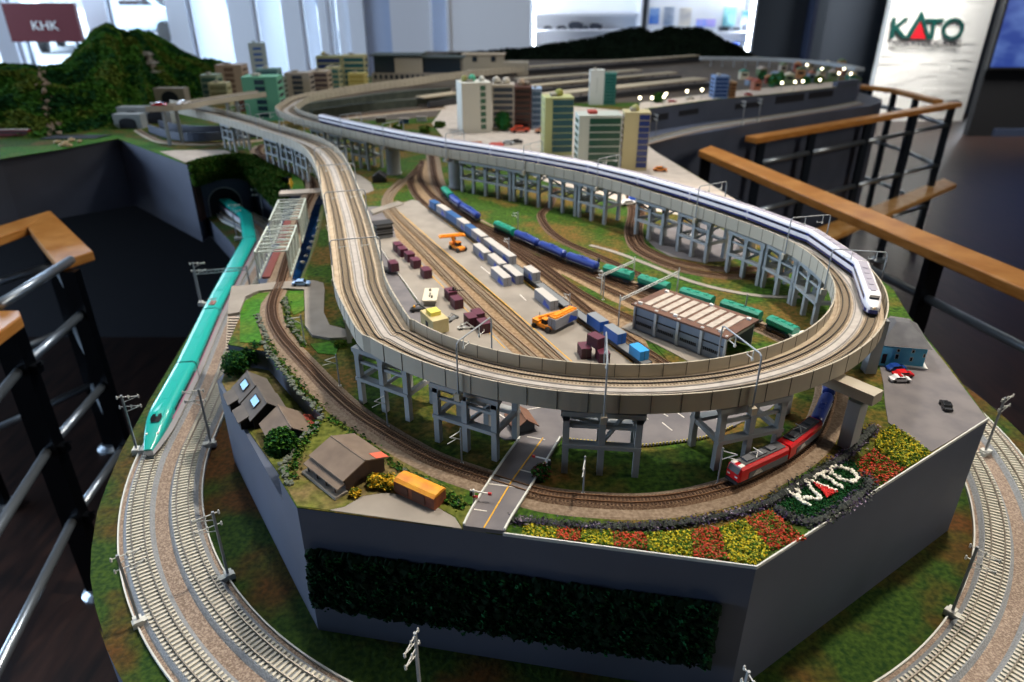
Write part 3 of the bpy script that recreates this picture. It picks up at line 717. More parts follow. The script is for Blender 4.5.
# ================================================================= ground patches of the upper level
ZS = ZG + .0012
def patch(name, label, cat, px, material, t=.0012, h=GR, kind=None, z=None):
    z = ZC - h + .0012 if z is None else z
    m = MB(); m.prism([P(a[0], a[1], h) for a in px], z - .001, z + t)
    o = m.build(name, M[material] if isinstance(material, str) else material); return tag(o, label, cat, kind=kind)
def line_part(par, a, b, w, material, z, name='painted_line', h=GR, t=.0004):
    a, b = P(a[0], a[1], h), P(b[0], b[1], h); a.z = b.z = z + t / 2
    MB().bar(a, b, w, t).build(name, M[material], par)
yard = patch('loading_pad', 'broad pale container loading pad between the yard tracks', 'platform', [(391, 208.5), (412, 201.5), (421, 203), (450, 226), (498, 265), (521, 284), (572, 321), (630, 363), (648, 378), (590, 385), (558, 356), (506, 307)], 'asphalt_pale', .0035)
zy = ZS + .0035
line_part(yard, (396, 211), (576, 368), .0016, 'yellow_line', zy); line_part(yard, (424, 207), (632, 365), .0016, 'yellow_line', zy)
for a, b in (((481, 269), (490, 276)), ((462, 222), (468, 226)), ((520, 297), (526, 303))): line_part(yard, a, b, .002, 'white_line', zy)
pa = patch('loading_pad', 'narrow pale pad on which the small purple containers stand', 'platform', [(374, 242), (396, 239), (469, 309), (508, 351), (536, 378), (480, 376), (417, 302), (392, 264)], 'asphalt_pale', .0035)
line_part(pa, (397, 243), (505, 351), .0014, 'yellow_line', zy); line_part(pa, (376, 244), (417, 301), .0014, 'white_line', zy)
patch('yard_tarmac', 'grey tarmac between the viaduct and the narrow container pad', 'tarmac', [(362, 207), (384, 207), (391, 214), (396, 238.6), (373.6, 241.6), (391, 264), (416, 302.5), (478, 376), (440, 372), (400, 340), (380, 300), (370, 250)], 'asphalt', .0006)
patch('track_crossing', 'beige level crossing slab at the top end of the yard tracks', 'crossing', [(370, 212.5), (398, 203.5), (404, 206), (373, 216)], 'asphalt_pale', .0058)
patch('tarmac_lot', 'pale triangular lot by the small black roofed shed', 'tarmac', [(350, 171), (360, 176), (371, 183), (374, 191), (361, 196), (357, 190)], 'asphalt_pale', .0008)
car_park = patch('car_park', 'grey car park with white bay lines underneath the near viaduct', 'car park', [(452, 388), (520, 374), (600, 372), (700, 372), (775, 374), (790, 390), (770, 410), (734, 427), (712, 437), (687, 442), (642, 447), (612, 445), (572, 442), (556, 437), (530, 441), (505, 441), (478, 428)], 'asphalt', .0010)
for a, b in (((527, 411), (558, 406)), ((617, 416), (637, 428)), ((631, 410), (648, 421)), ((646, 405), (668, 418)), ((664, 405), (684, 419)), ((684, 405), (702, 418)), ((700, 400), (722, 414)), ((722, 400), (738, 411)), ((662, 424), (672, 432)), ((690, 424), (702, 431)), ((712, 418), (724, 424)), ((492, 402), (520, 398)), ((498, 415), (512, 424)), ((484, 408), (500, 420)), ((515, 390), (540, 386)), ((740, 394), (755, 404))): line_part(car_park, a, b, .0016, 'white_line', ZS + .0010)
road = patch('crossing_road', 'grey two lane road running over the near railway curve', 'road', [(463, 530.2), (504, 535.4), (512, 520), (535, 484), (561, 441), (557, 436), (531, 440), (519, 443), (500, 470), (485, 494), (473, 512)], 'asphalt', .0052)
zr = ZS + .0052
for a, b, mm_ in (((543, 442), (512, 485), 'yellow_line'), ((512, 485), (484, 532.5), 'yellow_line'), ((527, 441), (545, 444), 'white_line'), ((519, 474), (531, 477), 'white_line'), ((500, 483), (512, 486), 'white_line'), ((474, 514), (487, 516), 'white_line'), ((486, 488), (517, 492), 'white_line')): line_part(road, a, b, .0015, mm_, zr)
for pts in (((520, 442), (500, 470), (473, 512), (464, 530)), ((560, 442), (535, 484), (512, 521), (504.5, 535))):
    pp = [P(x, y) for x, y in pts]; m = MB(); m.sweep(smooth([V((p.x, p.y, zr)) for p in pp], .01), [(-.001, 0), (-.001, .0025), (.001, .0025), (.001, 0)]); m.build('kerb', cap_m, road)
patch('gravel_lot', 'pale rounded lot in front of the brown goods shed', 'tarmac', [(330, 511.5), (345, 508), (363, 497.5), (386, 494), (406, 497), (436, 508), (455, 519), (462, 530), (400, 521.3)], 'asphalt_pale', .0009)
patch('grass', 'mossy yellow turf around the brown goods shed', 'grass', [(282, 478), (297, 507), (330, 511.2), (345, 507.5), (363, 497), (386, 493.5), (406, 496.5), (436, 507.5), (456, 518), (463, 529), (474, 510), (450, 490), (390, 452), (345, 424), (327, 416), (312, 434), (292, 458)], 'grass_yellow', .0006, kind='stuff')
lot = patch('tarmac_lot', 'wide grey tarmac corner lot with the parked miniature cars', 'car park', [(879, 365), (883, 384), (885, 407), (888, 424), (908, 437), (931, 453), (986.5, 419.8), (946, 366), (910, 320), (890, 317), (874, 338)], 'asphalt', .0010)
patch('round_lot', 'grey rounded lot beneath the far viaduct towers', 'tarmac', [(645, 238), (655, 249), (670, 257), (700, 263), (722, 262), (760, 255), (742, 238), (700, 222), (655, 228)], 'asphalt', .0008)
fp = smooth([P(x, y) + V((0, 0, .0012)) for x, y in ((590, 246), (612, 252), (637, 261), (662, 271), (687, 281), (724, 291), (762, 297), (800, 298))], .01)
tag(MB().sweep(fp, [(-.006, 0), (-.006, .0012), (.006, .0012), (.006, 0)]).build('footpath', M['asphalt_pale']), 'thin pale footpath curving behind the green hopper wagons', 'path')
patch('depot_apron', 'pale concrete apron along the wall of the train depot', 'tarmac', [(621, 329), (631, 324), (640, 321), (760, 372), (705, 372), (660, 348)], 'asphalt_pale', .0022)
patch('plaza', 'wide pale plaza behind the white striped train around the towers', 'plaza', [(432, 124), (437, 117), (446, 104), (520, 101), (628, 112), (633, 128), (642, 141), (655, 152), (738, 202), (742, 212), (700, 219), (650, 211), (625, 205), (600, 195), (545, 182), (500, 162), (450, 146)], 'plaza', .0010)
patch('grass', 'bright green lawn left of the curving track near the steps', 'grass', [(240.5, 310), (246, 301), (259, 294.5), (270, 293), (261, 305), (258, 325), (262, 340), (262, 345), (240, 343)], 'grass_bright', .0010, kind='stuff')
patch('grass', 'bright green lawn patch between the curving track and the narrow road', 'grass', [(288, 296), (290, 292), (303.6, 291.5), (304.6, 311), (294, 316), (289, 305)], 'grass_bright', .0010, kind='stuff')
patch('grass', 'bright green patch beneath the viaduct where the narrow road ends', 'grass', [(310, 345), (330, 343), (338, 348), (336, 356), (318, 354)], 'grass_bright', .0010, kind='stuff')
patch('narrow_road', 'narrow pale road winding past the little blue car to the viaduct', 'road', [(232, 289), (257, 287), (273, 285), (295, 283.5), (314, 283), (323.5, 285.5), (325, 292), (324, 315), (330, 328), (349, 333), (360, 334), (352, 340), (330, 341), (312.5, 338), (305.5, 328), (304.7, 292), (287, 291), (273, 292), (259, 293.5), (246, 299), (240, 315), (228, 317), (229, 307), (231, 295)], 'asphalt_pale', .0046)
patch('pale_forecourt', 'pale sandy forecourt above the mossy tunnel bank', 'tarmac', [(160, 152), (175, 150.8), (225, 150.6), (234, 154.5), (211, 157), (188, 164)], 'plaza', .0010)
patch('grass', 'lime green verge along the top of the grey corner wall', 'grass', [(0, 148), (50, 146), (90, 133), (118, 136), (140, 141), (175, 150), (159, 151.5), (186, 164.5), (118, 139), (60, 150), (0, 159.5)], 'grass_bright', .0008, kind='stuff')
patch('grass', 'lime green verge beside the brown curve above the truss bridge', 'grass', [(236, 155), (255, 158), (277, 170), (292, 176.5), (291, 191), (306, 191), (305, 182), (290, 172), (268, 163), (255, 154)], 'grass_bright', .0008, kind='stuff')
# river and bank
m = MB(); m.prism(Q([(299, 281), (311, 254), (319, 228), (323, 204), (286, 200), (268, 264)], .546), ZC - .548, ZC - .5455)
tag(m.build('river_water', mat('river_water', '#0b2748', .12, c2='#123a6a', scale=20)), 'dark blue river flowing beside the truss bridge', 'water', kind='stuff')
bank = [(P(x1, y1, .545), P(x2, y2, GR)) for x1, y1, x2, y2 in ((299, 282, 304, 281), (309, 258, 316, 246), (316, 232, 323, 222), (321, 206, 327, 202))]
m = MB(); pts = [q for a, b in bank for q in (a + V((0, 0, .001)), b + V((0, 0, .0014)))]
m.add(pts + [V((p.x, p.y, p.z - .003)) for p in pts], [(2 * i, 2 * i + 1, 2 * i + 3, 2 * i + 2) for i in range(3)] + [(8 + 2 * i, 8 + 2 * i + 2, 8 + 2 * i + 3, 8 + 2 * i + 1) for i in range(3)] + [(2 * i, 2 * i + 2, 8 + 2 * i + 2, 8 + 2 * i) for i in range(3)])
m.build('river_bank', M['grass_yellow'], plinth)
for (x, y) in ((300, 262), (303, 256), (306, 248), (309, 242), (311, 236), (314, 228), (316, 221)):
    o = MB(); p = P(x + 3, y, .53); o.blob((0, 0, 0), random.uniform(.004, .0065), .3, 1, .6); o = o.build('river_stone', mat('pale_stone', '#a8a294', .9, c2='#7c766a', scale=200)); o.location = p; tag(o, 'pale rounded stone on the bank of the blue river', 'stone', 'stones along the river bank')
# ================================================================= scenic tracks, ground level
def gpath(px, step=.01, z=None): return smooth([V((P(x, y).x, P(x, y).y, (ZS if z is None else z))) for x, y in px], step)
G1 = gpath([(262, 146), (258, 152), (268, 160), (285, 167), (300, 173), (311, 181), (313, 192), (306, 207), (296, 235), (287, 262), (281, 284), (275, 297), (272, 309), (273, 320), (277, 330), (287, 345), (310, 370), (333, 394), (358, 416), (382, 432), (405, 446), (433, 461), (468, 474), (506, 486), (535, 495), (562, 500), (612, 504), (650, 504), (690, 499), (735, 487), (765, 473), (795, 455), (813, 437), (823, 415), (828, 395), (827, 376), (819, 362), (803, 350), (785, 340), (765, 331), (735, 320), (690, 306), (650, 293), (615, 282), (585, 273), (552, 259), (525, 247), (500, 235), (480, 226), (462, 214), (446, 199), (438, 188), (434, 175), (432, 160), (430, 146)])
G1s = [p + V((0, 0, -.0004)) for p in G1]
tag(MB().sweep(G1s, [(-.019, 0), (-.016, .0012), (.024, .0012), (.028, 0)]).build('track_shoulder', mat('shoulder_gravel', '#6c5c4c', .95, c2='#8a7a68', scale=260, bump=.4)), 'dusty gravel shoulder beside the single brown curving track', 'gravel', kind='stuff')
track('railway_track', 'single brown ballasted track curving round the plinth below the viaduct, crossed by the road', G1)
tk = {}
for nm, px, lab in (
    ('a', [(402, 181), (390, 192), (385, 203), (390, 218), (428, 258), (478, 310), (525, 352), (560, 384)], 'yard track running right beside the purple containers'),
    ('b', [(416, 171), (404, 183), (393, 194), (390, 205), (403, 221), (442, 258), (495, 306), (550, 356), (582, 384)], 'yard track along the left edge of the broad container pad'),
    ('c', [(420, 166), (411, 181), (414, 193), (424, 205), (440, 217), (460, 231), (500, 262), (532, 285), (574, 318), (600, 337), (633, 361), (655, 378)], 'yard track under the long container train'),
    ('d', [(422, 162), (420, 178), (428, 192), (444, 206), (485, 233), (512, 252), (531, 266), (563, 291), (597, 319), (633, 344), (668, 368)], 'yard track just right of the long container train'),
    ('e', [(500, 243), (528, 257), (550, 272), (578, 293), (610, 311), (636, 323), (680, 345)], 'yard track bending towards the left end of the depot'),
    ('f', [(462, 217), (500, 238), (539, 261), (570, 273), (594, 284.5), (618, 296), (645, 309), (690, 330)], 'yard track entering the middle of the depot'),
    ('g', [(540, 259), (566, 267), (594, 277.5), (619, 288), (648, 300), (690, 318), (730, 334)], 'yard track passing along the far side of the depot'),
    ('h', [(556, 190), (549, 207), (541, 216), (549, 231), (567, 244), (587, 253), (612, 264), (640, 277)], 'brown curved track dropping from the plaza to the hopper wagons'),
    ('i', [(628, 190), (632, 212), (629, 232), (634, 248), (650, 259), (672, 268), (702, 275), (735, 278), (770, 276), (800, 268)], 'brown curved track swinging round the grey rounded lot, outer one'),
    ('j', [(636, 190), (641, 212), (638, 232), (642, 246), (656, 255), (676, 263), (704, 269), (735, 271), (768, 268), (795, 260)], 'brown curved track swinging round the grey rounded lot, inner one')):
    pth = gpath(px); tk[nm] = pth
    track('railway_track', lab, pth, mats=('dirt' if nm in 'abcdefg' else 'ballast_brown', 'sleeper_brown' if nm not in 'ab' else 'sleeper_tan', 'rail_brown'), bal=.020 if nm in 'abcdefg' else .023, balh=.003)
for px, lab in (([(140, 124), (150, 127), (163, 132), (192, 136), (230, 134), (262, 130)], 'far sandy track leaving the upper tunnel mouth'), ([(138, 131), (150, 138), (165, 143), (203, 145), (240, 143), (266, 140)], 'far sandy track nearest the lime green verge by the grey corner wall')):
    track('railway_track', lab, gpath(px), mats=('slab_tan', 'sleeper_tan', 'rail_brown'), bal=.03)
# dirt between the yard tracks
patch('yard_dirt', 'worn brown dirt between the yard tracks beyond the container train', 'ground', [(404, 181), (424, 160), (432, 165), (446, 196), (470, 216), (540, 252), (590, 274), (650, 292), (700, 312), (660, 318), (634, 322), (640, 330), (660, 372), (640, 371), (600, 340), (530, 287), (440, 220), (416, 200)], 'dirt', .0004, kind='stuff')
for px, lab in (([(555, 279), (562, 275), (590, 290), (612, 302), (640, 314), (636, 318), (605, 307)], 'weedy green strip between two depot tracks'), ([(490, 236), (520, 246), (560, 262), (600, 277), (640, 290), (636, 293), (590, 279), (540, 259)], 'weedy green strip along the near side of the tank wagons'), ([(640, 331), (652, 333), (700, 362), (690, 372), (668, 362)], 'weedy green strip in front of the depot wall'), ([(446, 205), (470, 217), (500, 231), (540, 249), (536, 252), (500, 238), (470, 224)], 'weedy green strip between the container train and the tank wagons')):
    patch('grass', lab, 'grass', px, 'grass', .0012, kind='stuff')
patch('yard_dirt', 'brown dirt bed beneath the pair of tracks between the two loading pads', 'ground', [(386, 206), (391, 209), (450, 262), (506, 307), (558, 356), (590, 385), (545, 382), (510, 351), (469, 309), (397, 240), (384, 212)], 'dirt', .0004, kind='stuff')
# wooden steps down to the terrace
t = thing('wooden_steps', 'flight of pale wooden steps going down beside the bright lawn', 'steps', P(234, 335))
pa_, pb_ = P(234, 317), P(232, 350, .545)
for s_ in (-1, 1):
    m = MB(); m.bar(pa_ + V((s_ * .010, 0, 0)) - t.location, pb_ + V((s_ * .010, 0, 0)) - t.location, .0015, .004); m.build('stringer', M['plaza'], t)
MB().add([pa_ + V((-.010, 0, .0006)) - t.location, pa_ + V((.010, 0, .0006)) - t.location, pb_ + V((.010, 0, .0006)) - t.location, pb_ + V((-.010, 0, .0006)) - t.location, pa_ + V((-.010, 0, -.001)) - t.location, pa_ + V((.010, 0, -.001)) - t.location, pb_ + V((.010, 0, -.001)) - t.location, pb_ + V((-.010, 0, -.001)) - t.location], [(0, 1, 2, 3), (7, 6, 5, 4), (0, 1, 5, 4), (2, 3, 7, 6), (1, 2, 6, 5), (3, 0, 4, 7)]).build('gap_shade', M['black'], t)  # black sheet put in for the shade between the treads
for i in range(12):
    p = pa_.lerp(pb_, (i + .5) / 12) - t.location; m = MB(); m.frame((p.x, p.y, p.z + .0015), (.021, .0048, .0012)); m.build('tread', M['plaza'], t)

# ================================================================= viaduct towers
PH = ZD - .011 - ZS
def make_pier(label):
    t = thing('viaduct_tower', label, 'viaduct pier')
    c = .0074
    for sy in (-1, 1):
        for x in (-.041, 0, .041):
            m = MB(); m.box(x - c / 2, x + c / 2, sy * .0255 - c / 2, sy * .0255 + c / 2, 0, PH - .006)
            m.add([(x - c * .5, sy * .0255 - c * .5, PH - .013), (x + c * .5, sy * .0255 - c * .5, PH - .013), (x + c * .5, sy * .0255 + c * .5, PH - .013), (x - c * .5, sy * .0255 + c * .5, PH - .013), (x - c * .8, sy * .0255 - c * .5, PH - .006), (x + c * .8, sy * .0255 - c * .5, PH - .006), (x + c * .8, sy * .0255 + c * .5, PH - .006), (x - c * .8, sy * .0255 + c * .5, PH - .006)], [(0, 1, 5, 4), (1, 2, 6, 5), (2, 3, 7, 6), (3, 0, 4, 7)])
            m.build('column', M['pier_grey'], t)
        MB().box(-.0475, .0475, sy * .0255 - .005, sy * .0255 + .005, PH - .006, PH).build('cap_beam', M['pier_grey'], t)
        MB().box(-.045, .045, sy * .0255 - .0055, sy * .0255 + .0055, PH * .46 - .0024, PH * .46 + .0024).build('crossbeam', M['pier_grey'], t)
        MB().box(-.041, .041, sy * .0255 - .0022, sy * .0255 + .0022, PH * .76 - .0018, PH * .76 + .0018).build('crossbeam', M['pier_grey'], t)
    for x in (-.041, .041):
        MB().box(x - .003, x + .003, -.0255, .0255, PH * .46 - .003, PH * .46 + .003).build('brace', M['pier_grey'], t)
        MB().box(x - .003, x + .003, -.0255, .0255, PH - .006, PH - .001).build('brace', M['pier_grey'], t)
    MB().bar((-.041, -.022, PH - .01), (0, .022, PH * .46), .004).build('diagonal_brace', M['pier_grey'], t)
    MB().bar((0, -.022, PH * .46), (.041, .022, PH - .01), .004).build('diagonal_brace', M['pier_grey'], t)
    return t
proto_pier = None
def pier_at(s, label, group='viaduct towers'):
    global proto_pier
    p, a = at_len(vpath, s)
    loc = V((p.x, p.y, ZS))
    if proto_pier is None:
        proto_pier = make_pier(label); proto_pier.location = loc; proto_pier.rotation_euler = (0, 0, a); proto_pier['group'] = group
    else: dup(proto_pier, loc, a, label, group)
# find arc lengths
acc = [0]
for i in range(1, len(vpath)): acc.append(acc[-1] + (vpath[i] - vpath[i - 1]).length)
iring0 = min(range(len(vpath)), key=lambda i: (vpath[i].xy - (C1 + V((-.394, 0, 0))).xy).length)
iring1 = min(range(len(vpath)), key=lambda i: (vpath[i].xy - (C1 + V((.394, 0, 0))).xy).length)
ifar = min(range(len(vpath)), key=lambda i: (vpath[i].xy - V((-.68, 2.45))).length)
def s_in(i0, i1, x, z=ZS): 
    i = min(range(i0, i1), key=lambda i: abs(pxproj((vpath[i].x, vpath[i].y, z))[0] - x)); return acc[i]
for x, lab in ((603, 'grey viaduct tower nearest the camera, standing squarely beside the car park'), (732, 'grey viaduct tower directly behind the red locomotive'), (476, 'grey viaduct tower left of the crossing road'), (398, 'grey viaduct tower on the turf above the goods shed roof'), (362, 'grey viaduct tower where the narrow road ends')):
    pier_at(s_in(iring0 - 4, iring1, x, ZS + .04), lab)
far_lab = ['leftmost tower of the far row, right of the second round pillar', 'second tower of the far row from the second round pillar', 'third tower of the far row from the second round pillar', 'far tower by the brown track that drops from the plaza', 'far tower just left of the blue dome tent gap', 'far tower at the left edge of the grey rounded lot', 'far tower standing in the grey rounded lot', 'far tower before the cream block beneath the viaduct', 'far tower right of the cream block beneath the viaduct', 'last far tower where the deck turns beside the white nosed train']
for x, lab in zip((478, 505, 531, 571, 601, 660, 703, 756, 790, 822), far_lab): pier_at(s_in(iring1, ifar, x, ZS + .04), 'grey ' + lab)
for x, lab in ((326, 'grey tower beneath the far deck just behind the left branch'), (345, 'grey tower beneath the far deck, second from the left branch'), (366, 'grey tower beneath the far deck beside the thick round pillar')): pier_at(s_in(iring1, ifar, x, ZS + .04), lab)
for x, lab in ((311, 'grey tower of the left branch beside the brown curve, nearest the bend'), (296, 'grey tower of the left branch, second from the bend'), (280, 'grey tower of the left branch, third from the bend'), (236, 'slim grey tower of the left branch near the overpass')): pier_at(s_in(0, iring0, x, ZS + .04), lab)
for x, lab in ((394, 'thick round grey pillar under the far deck by the black roofed shed'), (456, 'thick round grey pillar under the far deck above the tank wagons')):
    p, a = at_len(vpath, s_in(iring1, ifar, x, ZS + .04)); m = MB(); m.lathe((0, 0, 0), [(.0245, 0), (.0245, .004), (.0215, .005), (.0215, PH - .014), (.028, PH - .006), (.028, PH)], 32)
    o = m.build('round_pillar', M['pier_grey'], smooth=False); o.location = (p.x, p.y, ZS); tag(o, lab, 'viaduct pier'); m = MB(); m.box(-.02, .02, -.032, .032, PH - .010, PH - .001); b = m.build('bearing_beam', M['pier_grey'], o); b.rotation_euler = (0, 0, a)
# portal frame over the track at right
po, pi = P(847, 446), P(800, 420)
t = thing('portal_frame', 'wide grey portal frame carrying the viaduct over the blue wagons', 'viaduct pier', (po.x, po.y, ZS))
ang = math.radians(-26); dcol = V((math.cos(ang), math.sin(ang), 0))
e = P(866, 393, .425 + .0); base2 = V((.30, .845, 0))
ocol = V((P(843, 440).x, P(843, 440).y, 0)); ocol = V((po.x, po.y, 0)); L0 = V((0, 0, 0))
rd = (ocol - C1); rd.z = 0; rd.normalize(); ra = math.atan2(rd.y, rd.x)
m = MB(); m.frame((L0.x, L0.y, PH / 2 - .01), (.016, .02, PH - .02), ra); 
m.build('column', M['pier_grey'], t)
inn = L0 - rd * .093
MB().frame((inn.x, inn.y, PH / 2 - .01), (.014, .018, PH - .02), ra).build('column', M['pier_grey'], t)
midp = L0 - rd * .040
MB().frame((midp.x, midp.y, PH - .008), (.120, .022, .014), ra).build('lintel_beam', M['viaduct_grey'], t)
p2 = P(868, 372); o = MB().box(-.008, .008, -.008, .008, 0, PH).build('column', M['pier_grey'], t); o.location = (p2.x - po.x, p2.y - po.y, 0)

# ================================================================= catenary masts on the viaduct
def portal_mast(s, label, wdt=.078, hgt=.058, first=[None]):
    p, a = at_len(vpath, s)
    if first[0] is None:
        t = thing('catenary_portal', label, 'catenary mast', (0, 0, 0), 0, 'catenary portals along the viaduct')
        w = wdt / 2; r = .0011; hh = hgt
        for sy in (-1, 1):
            o = MB().tube([(0, sy * w, -.012), (0, sy * w, hh - .006)], r, 8).build('pole', M['mast_grey'], t)
            MB().box(-.0035, .0035, sy * w - .0045 + (-.0005 if sy > 0 else .0005) * 0, sy * w + .0045, -.017, -.008).build('pole_foot', M['viaduct_grey'], o)
        m = MB(); arcp = [(0, -w, hh - .006), (0, -w * .97, hh - .002), (0, -w * .9, hh), (0, w * .9, hh), (0, w * .97, hh - .002), (0, w, hh - .006)]
        m.tube(arcp, r * .9, 8); m.build('cross_arm', M['mast_grey'], t)
        for y in (-.0175, .0175):
            m = MB(); m.tube([(0, y - .007, hh), (0, y - .007, hh - .011)], .0006, 6); m.lathe((0, y - .007, hh - .015), [(.0012, 0), (.0017, .002), (.001, .004)], 8); m.tube([(0, y - .007, hh - .012), (0, y + .004, hh - .012)], .0005, 6); m.tube([(0, y + .004, hh - .012), (0, y + .004, hh - .009)], .0005, 6)
            m.build('insulator', M['mast_white'], t)
        t.location = p; t.rotation_euler = (0, 0, a); first[0] = t
    else: dup(first[0], p, a, label)
def s_rim(i0, i1, x, off, z=ZR):
    best = (1e9, 0)
    for i in range(max(i0, 1), min(i1, len(vpath) - 1)):
        d = (vpath[i + 1] - vpath[i - 1]).normalized(); q = vpath[i] + V((d.y, -d.x, 0)) * off; e = abs(pxproj((q.x, q.y, z))[0] - x)
        if e < best[0]: best = (e, acc[i])
    return best[1]
for (i0, i1, x, off, lab) in (
    (iring0, iring1, 457, .039, 'catenary portal on the near viaduct, left of the plain pole'), (iring0, iring1, 604, .039, 'catenary portal on the near viaduct seen edge on'), (iring0, (iring0 + iring1 * 3) // 4 + 4, 752, .039, 'catenary portal on the near viaduct, before the train depot'),
    (iring1 - 12, iring1 + 30, 828, -.039, 'catenary portal arching over the white nosed train'), (iring1, ifar, 787, -.039, 'catenary portal over the striped train, second from its nose'), (iring1, ifar, 697, -.039, 'catenary portal over the striped train in front of the pale ledge end'), (iring1, ifar, 596, -.039, 'catenary portal over the striped train before the green glass tower'), (iring1, ifar, 523, -.039, 'catenary portal over the striped train before the teal block'), (iring1, ifar, 446, -.039, 'catenary portal over the striped train near the round pillar'), (iring1, ifar, 383, -.039, 'catenary portal over the striped train above the black roofed shed'), (iring1, ifar, 340, -.039, 'catenary portal near the tail of the striped train')):
    portal_mast(s_rim(i0, i1, x, off), lab)
for y, lab in ((262, 'catenary portal on the left straight beside the purple forklift'), (211, 'catenary portal on the left straight beside the signal box'), (183, 'catenary portal on the left straight, third from the bend'), (163, 'catenary portal on the left straight, fourth from the bend')):
    i = min(range(0, iring0 + 6), key=lambda i: abs(pxproj((vpath[i].x, vpath[i].y, ZR))[1] - y)); portal_mast(acc[i], lab)
for x, lab in ((292, 'catenary portal on the left branch nearest the striped train tail'), (268, 'catenary portal on the left branch before the mint tower'), (240, 'catenary portal on the left branch near the overpass')):
    portal_mast(s_rim(0, iring0, x, 0), lab)
# ================================================================= trains
def section_loft(m, secs):
    """secs: list of (x, [(y, z)...]) rings of equal length"""
    n = len(secs[0][1]); vs = [(x, y, z) for x, r in secs for (y, z) in r]
    fs = [(i * n + k, i * n + (k + 1) % n, (i + 1) * n + (k + 1) % n, (i + 1) * n + k) for i in range(len(secs) - 1) for k in range(n)]
    fs += [tuple(range(n - 1, -1, -1)), tuple((len(secs) - 1) * n + k for k in range(n))]
    return m.add(vs, fs)
def ringpts(w, h, z0, rr=.35, n=5, top=None):
    """rounded-top section, half width w, z0..h"""
    r = w * rr; pts = [(w, z0)]
    for k in range(n + 1):
        a = math.pi / 2 * k / n; pts.append((w - r + r * math.cos(a), h - r + r * math.sin(a)))
    return pts + [(-y, z) for y, z in reversed(pts)]
